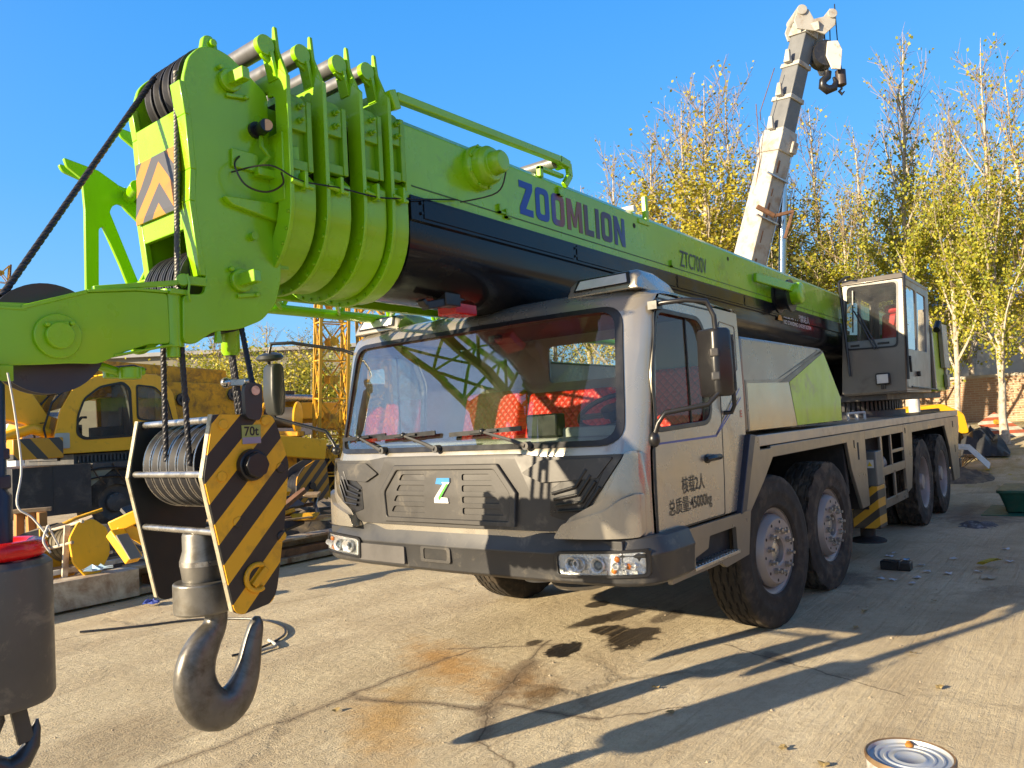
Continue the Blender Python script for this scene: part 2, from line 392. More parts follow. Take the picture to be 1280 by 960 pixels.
# ================================================================== the green truck crane: carrier
CR = thing('truck_crane', 'lime green and champagne grey truck crane with its boom lowered over the cab', 'crane truck')
C_T = [(0, 0), (.6, .012), (.9, .035), (1.1, .07), (1.2, .10), (1.28, .14), (1.34, .19), (1.38, .25), (1.39, .28)]
X_T = [(.7, 0), (1.26, 0), (1.5, .015), (1.58, .05), (2.36, .27), (2.44, .31), (2.5, .37), (2.56, .5)]
def FX(y, z): return lerp_tab(X_T, z) + lerp_tab(C_T, abs(y)) * (1 - .35 * sm(1.6, 2.4, z))
YS = [-1.38, -1.365, -1.34, -1.31, -1.28, -1.24, -1.2, -1.1, -.9, -.6, 0, .6, .9, 1.1, 1.2, 1.24, 1.28, 1.31, 1.34, 1.365, 1.38]
ZS = [1.26, 1.5, 1.58, 1.8, 2.1, 2.36, 2.44]
def skin(m, poly, off, thick, holes=(), fn=FX, ys=YS, zs=ZS):
    """a panel cut to (y, z) outlines that follows the curved cab front, off metres proud of it"""
    pts, tris = fill2d([poly] + list(holes)); b = bmesh.new(); vs = [b.verts.new((0, p[0], p[1])) for p in pts]
    for t_ in tris: b.faces.new([vs[i] for i in t_])
    for y in ys: bmesh.ops.bisect_plane(b, geom=b.verts[:] + b.edges[:] + b.faces[:], plane_co=(0, y, 0), plane_no=(0, 1, 0))
    for z in zs: bmesh.ops.bisect_plane(b, geom=b.verts[:] + b.edges[:] + b.faces[:], plane_co=(0, 0, z), plane_no=(0, 0, 1))
    b.verts.index_update(); A = {}; B = {}
    for q in b.verts:
        x = fn(q.co.y, q.co.z); A[q.index] = m.v((x - off, q.co.y, q.co.z)); B[q.index] = m.v((x - off + thick, q.co.y, q.co.z))
    for fc in b.faces: m.f([A[q.index] for q in fc.verts]); m.f([B[q.index] for q in fc.verts])
    for e in b.edges:
        if len(e.link_faces) == 1: i, j = e.verts[0].index, e.verts[1].index; m.f([A[i], A[j], B[j], B[i]])
    b.free()
def mirror(p): return [(-a, b) for a, b in p][::-1]
WIN = rnd_poly([(-1.275, 1.552), (1.275, 1.552), (1.225, 2.395), (-1.225, 2.395)], .13, 6)
WIN_IN = rnd_poly([(-1.245, 1.580), (1.245, 1.580), (1.195, 2.367), (-1.195, 2.367)], .115, 6)
m = MB(); skin(m, [(-1.39, 1.0), (1.39, 1.0), (1.39, 2.46), (-1.39, 2.46)], 0, .03, [WIN])
side = [(.25 + .03, 1.0), (.281, 1.26), (.295, 1.5), (.33, 1.58), (.452, 2.36), (.49, 2.44), (.51, 2.46), (1.76, 2.43), (1.79, 1.9), (1.78, 1.54), (1.66, 1.0)]
DW = rnd_poly([(.375, 1.615), (1.17, 1.64), (1.215, 2.10), (1.10, 2.345), (.475, 2.36), (.365, 1.95)], [.07, .12, .1, .1, .06, .05], 5)
QW = rnd_poly([(1.40, 1.72), (1.64, 1.72), (1.64, 2.25), (1.40, 2.25)], .06, 4)
for s in (-1, 1):
    m.prism(side, 'Y', s * 1.39, s * 1.355, [DW])
# roof: crowned sheet with rolled edges
rows = []
for k, (x, dz) in enumerate([(0, 0), (.05, .045), (.12, .07), (.25, .09), (.5, .105), (.9, .10), (1.24, .08), (1.26, .06)]):
    row = []
    for y in [-1.39, -1.385, -1.36, -1.31, -1.2, -.8, 0, .8, 1.2, 1.31, 1.36, 1.385, 1.39]:
        ed = sm(1.39, 1.24, abs(y)); xx = FX(y, 2.46) + x if k < 5 else .5 + x
        zz = 2.46 - .024 * x + dz * (.2 + .8 * ed) - (0 if abs(y) < 1.389 else .0)
        row.append((min(xx, 1.76), y, zz))
    rows.append(row)
m.loft(rows, closed=False)
m.prism([(-1.355, 1.0), (1.355, 1.0), (1.355, 2.47), (-1.355, 2.47)], 'X', 1.745, 1.775, [rnd_poly([(-.62, 2.02), (.34, 2.02), (.34, 2.38), (-.62, 2.38)], .05)])
SHELL = m.build('cab_shell', SILVER, CR, smooth=32)
m = MB()  # lining: floor, headliner, pillars
m.box(.33, 1.74, -1.35, 1.35, 1.02, 1.06); m.prism([(-1.3, 1.0), (1.3, 1.0), (1.3, 2.44), (-1.3, 2.44)], 'X', 1.715, 1.738, [rnd_poly([(-.6, 2.04), (.32, 2.04), (.32, 2.36), (-.6, 2.36)], .05)])
for s in (-1, 1): m.prism([(.42, 1.05), (1.70, 1.05), (1.70, 2.44), (.53, 2.44)], 'Y', s * 1.349, s * 1.33, [[(p[0] * .985 + .012, p[1] * .985 + .03) for p in rnd_poly([(.40, 1.60), (1.19, 1.62), (1.235, 2.10), (1.11, 2.36), (.50, 2.37), (.385, 1.95)], .06, 4)]])
m.build('cab_lining', BEIGE, SHELL)
m = MB(); m.box(.56, 1.70, -1.32, 1.32, 2.435, 2.455); m.build('headliner', LINER, SHELL, .006)
# windscreen: glass + black seal ring
m = MB(); skin(m, [(p[0] * .999, p[1]) for p in WIN], -.008, .001); WS = m.build('windshield', GLASS, CR)
m = MB(); skin(m, [(p[0] * 1.010, 1.985 + (p[1] - 1.985) * 1.012) for p in WIN], .012, .02, [WIN_IN]); m.build('windshield_seal', BLACKP, WS, .004)
m = MB(); m.box(.36, .40, -.24, -.14, 2.285, 2.33); m.box(.355, .37, -.225, -.155, 2.295, 2.315); m.build('camera_box', BLACKP, WS, .006)
# ---- doors (both sides), their windows, handle, lettering
seam = [(.33, 1.01), (.34, 1.3), (.355, 1.56), (.452, 2.3), (.47, 2.40), (.52, 2.425), (1.30, 2.41), (1.335, 2.36), (1.345, 1.8), (1.315, 1.25), (1.285, 1.01)]
DOORS = []
for s in (-1, 1):
    m = MB(); m.prism(rnd_poly(seam, [.01, 0, 0, 0, .04, .03, .04, .04, 0, 0, .02]), 'Y', s * 1.391, s * 1.397, [[(p[0], p[1]) for p in DW]])
    d = m.build('door', SILVER, CR, .003); DOORS.append(d)
    m = MB(); m.tube([(x, s * 1.3925, z) for x, z in rnd_poly([(x + (.009 if x > .8 else -.009), z + (.008 if z > 1.8 else -.006)) for x, z in seam], .02)], .007, 5, closed=True); m.build('door_seal', BLACKP, d)
    m = MB(); m.prism([((p[0] - .78) * 1.03 + .78, (p[1] - 2) * 1.035 + 2) for p in DW], 'Y', s * 1.394, s * 1.402, [[((p[0] - .78) * .955 + .78, (p[1] - 2) * .95 + 2) for p in DW]])
    m.box(.90, .915, s * 1.375 - .008, s * 1.375 + .008, 1.64, 2.35)
    wf = m.build('window', BLACKP, d, .003)
    m = MB(); m.poly([(p[0], s * 1.372, p[1]) for p in DW]); m.build('pane', GLASS, wf)
    m = MB(); m.sphere((1.07, s * 1.40, 1.40), .05, (1.1, .22, .62)); m.tube([(1.02, s * 1.415, 1.40), (1.08, s * 1.432, 1.405), (1.2, s * 1.43, 1.405), (1.25, s * 1.412, 1.40)], [.016, .022, .02, .014], 8)
    m.build('handle', BLACKP, d)
    m = MB(); m.tube([(1.43, s * 1.39, 2.28), (1.43, s * 1.45, 2.27), (1.44, s * 1.455, 2.18), (1.45, s * 1.455, 1.75), (1.45, s * 1.43, 1.70), (1.42, s * 1.39, 1.70)], .016, 8); m.build('grab_bar', BLACKP, SHELL)
    m = MB()
    for dx, dz in ((0, 0), (-.02, .075)):
        m.prism([(.36, 1.53 + dz * .2), (.36, 1.542 + dz * .2), (1.23, 1.552 + dz * .2), (1.7, 1.88 + dz), (1.7, 1.866 + dz), (1.235, 1.538 + dz * .2)], 'Y', s * 1.3985, s * 1.3995)
        if dz == 0: break
    m.prism([(1.245, 1.545), (1.72, 1.80), (1.72, 1.812), (1.245, 1.558)], 'Y', s * 1.3985, s * 1.3995)
    m.build('blue_stripe', BLUESTR, SHELL)
    m = MB(); m.tube([(x, s * 1.3915, z) for x, z in rnd_poly([(1.42, 2.02), (1.70, 2.0), (1.70, 2.33), (1.42, 2.35)], .03)], .004, 5, closed=True); m.build('quarter_panel_seam', SILVER2, SHELL)
D = DOORS[0]
lettering('seat_lettering', '核载2人', .108, .33, (.665, -1.398, 1.205), (1, 0, .01), (0, 0, 1), BLACKL, D, .004)
lettering('weight_lettering', '总质量:45000kg', .115, .62, (.47, -1.398, 1.075), (1, 0, .005), (0, 0, 1), BLACKL, D, .004)
lettering('red_lettering', 'E', .05, .03, (1.70, -1.3915, 1.66), (1, 0, 0), (0, 0, 1), REDL, SHELL, .02)
# roof lamp pods
for s in (-1, 1):
    m = MB(); rings = []
    for x, w, h in ((.40, .27, .02), (.43, .265, .10), (.50, .26, .135), (.70, .25, .14), (.95, .22, .11), (1.15, .18, .04)):
        zb = 2.50 - .02 * (x - .3); yc = s * 1.06
        rings.append([(x, yc - w, zb), (x, yc - w * .93, zb + h * .8), (x, yc - w * .82, zb + h), (x, yc + w * .82, zb + h), (x, yc + w * .93, zb + h * .8), (x, yc + w, zb)])
    m.loft(rings); pod = m.build('roof_lamp', SILVER, CR, .008)
    m = MB(); m.hexa([(.405, s * 1.06 - .21, 2.535), (.395, s * 1.06 - .21, 2.53), (.395, s * 1.06 + .21, 2.53), (.405, s * 1.06 + .21, 2.535), (.455, s * 1.06 - .19, 2.615), (.43, s * 1.06 - .19, 2.615), (.43, s * 1.06 + .19, 2.615), (.455, s * 1.06 + .19, 2.615)]); m.build('lamp_frame', BLACKP, pod, .004)
    m = MB(); m.hexa([(.402, s * 1.06 - .19, 2.545), (.390, s * 1.06 - .19, 2.54), (.390, s * 1.06 + .19, 2.54), (.402, s * 1.06 + .19, 2.545), (.448, s * 1.06 - .17, 2.605), (.424, s * 1.06 - .17, 2.605), (.424, s * 1.06 + .17, 2.605), (.448, s * 1.06 + .17, 2.605)]); m.build('lamp_lens', WHITEL, pod, .004)
# ---- grey plastic hood with its slots, badge and corner grilles
HOOD = [(-.86, 1.045), (.86, 1.045), (1.0, 1.09), (1.17, 1.29), (1.30, 1.495), (.80, 1.495), (.60, 1.518), (-.60, 1.518), (-.80, 1.495), (-1.30, 1.495), (-1.17, 1.29), (-1.0, 1.09)]
CEN = [(-.60, 1.07), (.60, 1.07), (.62, 1.28), (.47, 1.46), (-.47, 1.46), (-.62, 1.28)]
CEN_IN = rnd_poly([(-.555, 1.10), (.555, 1.10), (.57, 1.275), (.445, 1.425), (-.445, 1.425), (-.57, 1.275)], .02)
SLOT = []
for s in (-1, 1):
    for k in range(4):
        z = 1.135 + k * .073; y0 = .17; y1 = .515 - k * .028
        q = rnd_poly([(y0, z), (y1, z), (y1 - .03, z + .042), (y0, z + .042)], .014, 3); SLOT.append(q if s > 0 else mirror(q))
m = MB(); skin(m, rnd_poly(HOOD, .02, 3), .024, .02)
HD = m.build('hood_panel', DARKP, CR, .005, 30)
m = MB(); skin(m, [(p[0], p[1]) for p in CEN], .050, .026, [CEN_IN]); m.build('grille_surround', DARKP, HD, .006, 30)
m = MB(); skin(m, CEN_IN, .036, .012, SLOT); m.build('slotted_grille', DARKP, HD, .003, 30)
for s in (-1, 1):   # sculpted wings beside the centre
    w = rnd_poly([(.66, 1.40), (.80, 1.475), (1.25, 1.48), (1.16, 1.36), (.80, 1.34)], .015, 3); m = MB(); skin(m, w if s > 0 else mirror(w), .042, .02); m.build('hood_wing', DARKP, HD, .008, 30)
m = MB()
for q in SLOT: skin(m, q, .018, .008)
m.build('grille_backing', BLACKP, HD)
for s in (-1, 1):
    m = MB(); q = rnd_poly([(.845, 1.14), (1.0, 1.10), (1.14, 1.29), (1.215, 1.45), (1.06, 1.42), (.86, 1.30)], .015, 3); skin(m, q if s > 0 else mirror(q), .028, .01)
    for k in range(4):
        a, b, c = (.875 + .012 * k, 1.275 - .035 * k), (1.03 + .018 * k, 1.315 - .045 * k), (1.10 + .025 * k, 1.415 - .035 * k)
        pts = [(FX(y, z) - .038, s * y, z) for y, z in (a, b, c)]; m.tube(pts, .011, 6)
    m.build('corner_grille', BLACKP, HD, .003)
    # silver corner cheek, standing proud of the hood
    q = rnd_poly([(.89, 1.012), (1.385, 1.012), (1.385, 1.27), (1.365, 1.51), (1.315, 1.51), (1.245, 1.33), (1.19, 1.235), (.99, 1.135)], .02, 3)
    m = MB(); skin(m, q if s > 0 else mirror(q), .05, .05); cpn = m.build('corner_panel', SILVER, CR, .012, 40, seg=3); m = MB()
    q2 = rnd_poly([(.90, 1.015), (1.38, 1.015), (1.383, 1.27), (1.30, 1.235), (1.22, 1.175), (.96, 1.10)], .02, 3); skin(m, q2 if s > 0 else mirror(q2), .092, .06)
    m.build('corner_wedge', SILVER, cpn, .012, 40, seg=3)
bdg = [(.075, 1.215), (-.055, 1.215), (-.055, 1.24), (.0, 1.245), (-.075, 1.365), (-.06, 1.365), (.055, 1.365), (.055, 1.335), (.0, 1.33)]
bdg = [(.072, 1.205), (-.06, 1.205), (-.05, 1.24), (.008, 1.245), (-.072, 1.345), (-.072, 1.37), (.04, 1.37), (.055, 1.335), (-.01, 1.33), (.072, 1.235)]
m = MB(); skin(m, bdg, .046, .012); bd = m.build('emblem', WHITEP, HD, .002)
m = MB(); skin(m, [(-.072, 1.345), (-.072, 1.372), (.042, 1.372), (.055, 1.333), (-.01, 1.328), (.0, 1.345)], .049, .004); m.build('emblem_top', mat('badge_blue', (.05, .22, .5), .25), bd)
m = MB(); skin(m, [(.02, 1.225), (-.06, 1.33), (-.045, 1.335), (.03, 1.24)], .049, .004); m.build('emblem_slash', mat('badge_green', (.08, .4, .05), .3), bd)
# wipers
for yb, ya in ((.93, .63), (.42, .08), (-.32, -.68)):
    m = MB(); P = lambda y, z, o: V((FX(y, z) - o, y, z))
    m.cyl(P(ya, 1.565, .0), P(ya, 1.565, .055), .026, n=12); m.tube([P(ya, 1.565, .05), P(ya + .1, 1.60, .055), P(yb - .0, 1.665, .05)], [.016, .013, .008], 6)
    wp = m.build('wiper', GREYD, CR)
    m = MB(); m.bar(P(yb + .30, 1.655, .03), P(yb - .30, 1.675, .03), .012, .03); m.bar(P(yb + .12, 1.662, .045), P(yb - .12, 1.67, .045), .014, .014); m.sphere(P(yb, 1.668, .05), .02)
    m.build('wiper_blade', BLACKP, wp)
# ---- bumper
def BP(t):
    """bumper plan path, t from -1 (left) to 1 (right): point and outward normal"""
    pts = [(.62, -1.47), (.40, -1.47), (.22, -1.455), (.12, -1.40), (.05, -1.25), (.01, -1.0), (-.01, -.6), (-.015, 0)]; pts = pts + [(x, -y) for x, y in pts[-2::-1]]
    u = (t + 1) / 2 * (len(pts) - 1); i = min(int(u), len(pts) - 2); w = u - i; a, b = V(pts[i]), V(pts[i + 1]); return a.lerp(b, w), i
BPTS = [(.62, -1.47), (.48, -1.47), (.34, -1.468), (.24, -1.455), (.17, -1.425), (.115, -1.37), (.075, -1.29), (.05, -1.2), (.022, -1.0), (.014, -.92), (.008, -.85), (-.005, -.5), (-.015, 0)]
BPTS = BPTS + [(x, -y) for x, y in BPTS[-2::-1]]
def bx(y):
    tab = sorted((abs(b), a) for a, b in BPTS if a < .3); return lerp_tab(tab, abs(y))
def BFX(y, z): return bx(y)
m = MB(); rings = []
for i, p in enumerate(BPTS):
    a = V(BPTS[max(0, i - 1)]); b = V(BPTS[min(len(BPTS) - 1, i + 1)]); d = (b - a).normalized(); nrm = V((-d.y, d.x))
    if i == 0 or i == len(BPTS) - 1: nrm = V((0, -1)) if p[1] < 0 else V((0, 1))
    zt = 1.048 if abs(p[1]) < .9 else 1.018
    prof = [(-.16, .745), (-.03, .735), (.0, .755), (.012, .90), (.018, .915), (-.012, .985), (-.02, zt - .012), (-.04, zt), (-.16, zt)]
    rings.append([(p[0] + nrm.x * o, p[1] + nrm.y * o, z) for o, z in prof])
m.loft(rings); m.box(.06, .5, -1.3, 1.3, .80, 1.0)
BUM = m.build('bumper', mat('bumper_grey', (.040, .040, .042), .42, .15, .12, 2, (.17, .15, .12), .14, 4, .015, 60), CR, .006, 36)
m = MB(); skin(m, rnd_poly([(.40, .775), (.90, .775), (.89, .895), (.40, .895)], .01), .026, .016, fn=BFX, ys=[.5, .6, .7, .8, .85]); m.build('number_plate_recess', mat('plate_grey', (.085, .08, .078), .5, 0, .2, 4), BUM, .004)
m = MB(); skin(m, rnd_poly([(-.04, .805), (.24, .805), (.24, .91), (-.04, .91)], .02), .022, .014, [rnd_poly([(-.01, .825), (.21, .825), (.21, .895), (-.01, .895)], .015)], fn=BFX, ys=[0, .1]); m.build('tow_hole_frame', DARKP, BUM, .003)
m = MB(); skin(m, rnd_poly([(-.01, .825), (.21, .825), (.21, .895), (-.01, .895)], .015), .014, .002, fn=BFX, ys=[0, .1]); m.build('tow_hole', DARKIN, BUM)
# headlights
for s in (-1, 1):
    def mir(q): return q if s > 0 else mirror(q)
    ys_ = [s * (.95 + .04 * k) for k in range(13)]
    o_ = rnd_poly([(.875, .782), (1.425, .80), (1.43, .955), (.90, .935), (.87, .92)], .02, 4); i_ = rnd_poly([(.90, .80), (1.41, .815), (1.412, .94), (.915, .92), (.895, .905)], .018, 4)
    m = MB(); skin(m, mir(o_), .034, .03, [mir(i_)], fn=BFX, ys=ys_, zs=[]); h = m.build('headlight', BLACKP, CR, .004)
    m = MB(); skin(m, mir(i_), .018, .004, fn=BFX, ys=ys_, zs=[])
    for y, r in ((1.0, .045), (1.045, .04), (1.16, .045), (1.27, .022), (1.31, .018), (1.36, .02)):
        c = V((bx(y) - .03, s * y, .865)); m.lathe([(r, 0), (r * .97, .02), (r * .6, .004), (r * .45, -.004), (0, -.006)], c, (-1, 0, 0), 18)
    for k in range(9): y = .92 + k * .055; m.bar((bx(y) - .022, s * y, .815), (bx(y) - .024, s * y, .835), .03, .008)
    m.build('reflector', REFLECT, h, smooth=30)
    m = MB()
    for y, z in ((1.27, .90), (1.33, .86), (1.25, .835)): m.sphere((bx(y) - .028, s * y, z), .018, (.6, 1, 1), 10, 6)
    m.build_each('indicator_lamp', ORANGE, h)
    m = MB(); m.sphere((bx(1.16) - .034, s * 1.16, .865), .028, (.6, 1, 1), 12, 8); m.sphere((bx(1.0) - .03, s * 1.0, .87), .03, (.4, 1.4, .6), 12, 8); m.build_each('projector_lamp', glass('lamp_glass', (.5, .55, .6)), h)
    m = MB(); skin(m, mir(i_), .042, .001, fn=BFX, ys=ys_, zs=[]); m.build('lens', LENS, h)
# ---- lower skirt with the step, marker lamp, fender pieces
for s in (-1, 1):
    m = MB()
    sk = [(.46, .70), (1.16, .575), (1.20, .60), (1.665, .70), (1.70, .985), (.44, .992)]
    st = [(.72, .735), (1.40, .72), (1.40, .895), (.95, .90), (.90, .83), (.72, .80)]
    m.prism([(.40, .70), (1.12, .70), (1.20, .66), (1.60, .68), (1.69, .985), (.40, .992)], 'Y', s * 1.425, s * 1.395, [rnd_poly([(.73, .735), (1.40, .735), (1.40, .905), (.96, .905), (.93, .83), (.73, .80)], .015)])
    k_ = m.build('step_panel', SILVER2, CR, .006)
    m = MB(); m.box(.70, 1.42, s * 1.36, s * 1.13, .73, .91); m.build('step_recess', DARKIN, k_)
    m = MB(); m.box(.71, 1.42, s * 1.436, s * 1.19, .722, .745)
    for i in range(14): m.box(.73 + i * .048, .75 + i * .048, s * 1.425, s * 1.2, .745, .751)
    m.build('step', STEEL, k_, .004)
    m = MB(); m.box(.50, .535, s * 1.455, s * 1.425, .86, .90); m.box(.535, .56, s * 1.44, s * 1.425, .868, .892); m.build('marker_lamp', ORANGE, CR, .005)
    m = MB(); m.prism([(1.50, .975), (1.60, .99), (1.87, 1.52), (1.76, 1.53)], 'Y', s * 1.432, s * 1.34); m.build('mudguard_edge', mat('dark_blue_steel', (.03, .035, .055), .35, .3), CR, .006)
    m = MB(); m.prism([(1.605, .97), (1.70, .97), (2.0, 1.16), (2.23, 1.33), (2.23, 1.405), (1.97, 1.405), (1.97, 1.5), (1.88, 1.52)], 'Y', s * 1.42, s * 1.37); m.build('fender_panel', SILVER2, CR, .006)
# ---- mirrors
for s in (-1, 1):
    m = MB()
    if s < 0:
        m.tube([(.44, -1.39, 2.37), (.43, -1.46, 2.385), (.46, -1.60, 2.385), (.53, -1.70, 2.37), (.56, -1.73, 2.28), (.57, -1.74, 1.95), (.55, -1.73, 1.82), (.50, -1.68, 1.755), (.36, -1.47, 1.72), (.34, -1.43, 1.66), (.34, -1.395, 1.57)], .0155, 8)
        m.sphere((.34, -1.40, 1.565), .04, (1, .8, 1.2)); m.box(.40, .48, -1.44, -1.38, 2.35, 2.40)
        mi = m.build('side_mirror', BLACKP, CR, smooth=50)
        m = MB(); m.loft([[(x, y, z) for x, y in rnd_poly([(.60 - w2, -1.58), (.52 - w2, -1.74 - ww), (.66 + w2, -1.80 - ww), (.70 + w2, -1.62)], .04, 4)] for z, w2, ww, dx, w in ((1.80, -.02, -.01, 0, 0), (1.82, .0, .0, 0, 0), (1.98, .01, .0, 0, 0), (2.19, .0, 0, 0, 0), (2.21, -.02, -.01, 0, 0))])
        m.build('mirror_housing', BLACKP, mi, .01, 45)
        m = MB(); m.poly([(.722, -1.645, 1.83), (.688, -1.79, 1.83), (.688, -1.79, 2.17), (.722, -1.645, 2.17)]); m.build('mirror_glass', CHROME, mi)
        m = MB(); m.bar((.52, -1.735, 2.06), (.60, -1.69, 2.06), .05, .05); m.bar((.52, -1.735, 1.92), (.60, -1.69, 1.92), .05, .05); m.build_each('clamp', GREYD, mi, bevel=.008)
    else:
        a = [(.42, 1.38, 2.36), (.38, 1.46, 2.40), (.05, 1.70, 2.47), (-.06, 1.82, 2.47), (-.075, 1.84, 2.38), (-.07, 1.84, 1.95), (-.05, 1.82, 1.86), (.0, 1.74, 1.83), (.2, 1.50, 1.73), (.22, 1.44, 1.64), (.22, 1.39, 1.57)]
        m.tube(a, .014, 8); m.sphere((.22, 1.40, 1.57), .035); mi = m.build('side_mirror', BLACKP, CR, smooth=50)
        MG = mat('mirror_grey', (.028, .031, .029), .42)
        m = MB(); rings = [[(x, y, z) for x, y in rnd_poly([(-.125 - w, 1.73), (-.10 - w, 1.90 + w), (.0 + w, 1.87), (-.01 + w, 1.72)], .03, 3)] for z, w in ((1.88, -.03), (1.91, -.005), (2.05, .008), (2.27, .0), (2.30, -.02))]; m.loft(rings); m.build('mirror_housing', MG, mi, .01, 45)
        m = MB(); m.lathe([(0, .035), (.05, .04), (.095, .025), (.11, .0), (.095, -.02), (0, -.03)], (-.07, 1.83, 2.355), (-.15, -.1, 1), 24); m.build('spotter_mirror', MG, mi)
# ---- cab interior
m = MB()
dprof = [(.30, 1.05), (.33, 1.50), (.40, 1.595), (.62, 1.60), (.72, 1.55), (.74, 1.40), (.66, 1.05)]
m.prism(dprof, 'Y', -1.27, 1.27); m.box(.52, .80, -1.10, -.55, 1.58, 1.66); DS = m.build('dashboard', DASH, CR, .02, seg=3)
m = MB(); c = V((.86, -.80, 1.76)); ax = V((-.5, 0, .86)).normalized(); u, w, _ = frame(ax)
m.tube([c + u * (.23 * math.cos(2 * PI * k / 28)) + w * (.23 * math.sin(2 * PI * k / 28)) for k in range(28)], .019, 8, closed=True)
for a in (20, 160, 270): m.bar(c - ax * .03, c + (u * math.cos(math.radians(a)) + w * math.sin(math.radians(a))) * .22, .05, .02, ax)
m.cyl(c - ax * .03, c + ax * .02, .07); m.cyl(c, c - ax * .30, .035, n=12); m.build('steering_wheel', BLACKP, DS, .0, 50)
m = MB(); m.box(.45, .56, -.62, -.36, 1.60, 1.76); m.build('instrument_box', BLACKP, DS, .015)
for y0, y1, h in ((-1.2, -.5, 2.06), (-.42, .42, 1.96), (.5, 1.15, 2.0)):
    m = MB(); m.hexa([(1.40, y0, 1.50), (1.62, y0, 1.50), (1.62, y1, 1.50), (1.40, y1, 1.50), (1.54, y0, h), (1.66, y0, h), (1.66, y1, h), (1.54, y1, h)]); m.hexa([(1.0, y0, 1.38), (1.5, y0, 1.36), (1.5, y1, 1.36), (1.0, y1, 1.38), (.98, y0, 1.52), (1.5, y0, 1.49), (1.5, y1, 1.49), (.98, y1, 1.52)])
    m.build('seat', REDSEAT, CR, .035, seg=3)
# ---- deck and side frames
m = MB(); m.box(1.985, 11.16, -1.40, 1.40, 1.425, 1.512); DK = m.build('deck', mat('deck_edge_paint', (.42, .37, .30), .36, .5, .08, 2, (.16, .13, .1), .2, 3, .006, 9), CR, .006)
for s in (-1, 1):
    a, b = s * 1.405, s * 1.372
    m = MB(); m.prism([(2.235, 1.328), (4.36, 1.328), (4.47, 1.05), (4.78, .62), (5.06, .62), (5.06, 1.42), (2.235, 1.42)], 'Y', a, b); m.build('wheel_arch_frame', SILVER2, CR, .005)
    m = MB(); m.prism([(6.90, .56), (7.18, .60), (7.34, .94), (7.42, 1.30), (9.80, 1.30), (10.10, .95), (10.32, .40), (10.86, .40), (10.95, 1.0), (11.14, 1.22), (11.14, 1.42), (6.90, 1.42)], 'Y', a, b); m.build('wheel_arch_frame', SILVER2, CR, .005)
    m = MB(); m.prism([(5.06, 1.325), (6.90, 1.325), (6.90, 1.42), (5.06, 1.42)], 'Y', a, b)
    for z, h in ((.92, .05), (.55, .05)): m.box(5.62, 6.95, s * 1.372, s * 1.40, z - h, z + h)
    m.box(5.72, 5.80, s * 1.375, s * 1.402, .5, 1.33); m.box(6.22, 6.27, s * 1.375, s * 1.402, .96, 1.33); m.box(6.28, 6.90, s * 1.376, s * 1.40, 1.10, 1.14); m.box(6.3, 6.36, s * 1.376, s * 1.40, .55, .90)
    m.build('compartment_frame', SILVER2, CR, .004)
    m = MB(); m.box(5.3, 6.9, s * 1.05, s * 1.10, .55, 1.40); m.box(5.26, 5.30, s * 1.05, s * 1.34, .55, 1.40); m.build('compartment_back', DARKIN, CR)
    m = MB(); m.cyl((5.85, s * 1.22, .98), (6.20, s * 1.22, .98), .13, n=20); m.tube([(5.9, s * 1.3, .85), (6.0, s * 1.33, .75), (6.2, s * 1.3, .7), (6.3, s * 1.25, .8)], .02, 6); m.box(5.7, 6.1, s * 1.15, s * 1.3, .62, .76)
    m.build('air_tank', mat('tank_grey', (.22, .22, .25), .4, .4), CR, .01)
    # slots and recess marks of the frames
    m = MB()
    for x, z, w, h in ((2.08, 1.36, .05, .035), (4.62, 1.30, .03, .04), (4.76, 1.22, .05, .09), (7.02, 1.34, .04, .035), (10.55, 1.30, .06, .05), (10.6, .9, .04, .06)): m.box(x - w / 2, x + w / 2, s * 1.4055, s * 1.4075, z - h, z + h)
    m.build_each('frame_slot', DARKIN, CR)
m = MB()
for s in (-1, 1): m.box(2.0, 11.1, s * .42, s * .55, .72, 1.40)
m.box(2.2, 11.0, -.55, .55, 1.20, 1.41); m.box(.4, 2.2, -.9, .9, .78, 1.0); m.cyl((2.32, -1.1, .6), (2.32, 1.1, .6), .09); m.cyl((3.77, -1.1, .6), (3.77, 1.1, .6), .09); m.cyl((8.12, -1.1, .6), (8.12, 1.1, .6), .12); m.cyl((9.5, -1.1, .6), (9.5, 1.1, .6), .12)
m.sphere((2.32, .1, .58), .22); m.box(4.7, 5.2, -1.28, 1.28, .86, 1.18); m.box(10.3, 10.6, -1.28, 1.28, .86, 1.18); m.box(2.02, 2.1, -1.36, 1.36, .95, 1.41); m.box(4.4, 4.5, -1.36, 1.36, .8, 1.41); m.box(7.3, 7.36, -1.36, 1.36, .8, 1.41); m.box(10.2, 10.26, -1.3, 1.3, .6, 1.41)
m.build('chassis', DARKIN, CR, .01)
m = MB(); m.box(11.16, 11.22, -1.36, 1.36, .70, 1.47); m.box(11.16, 11.3, -1.38, -1.1, .55, .70); m.build('tail_board', BLACKP, CR, .01)
m = MB(); m.cyl((.55, -.35, .62), (.55, -.35, .80), .12); m.lathe([(0, -.02), (.17, 0), (.2, .03), (.14, .06), (0, .07)], (.72, -.55, .56), (0, 0, 1)); m.build('oil_pan', mat('pan_grey', (.30, .29, .27), .5, .4), CR)
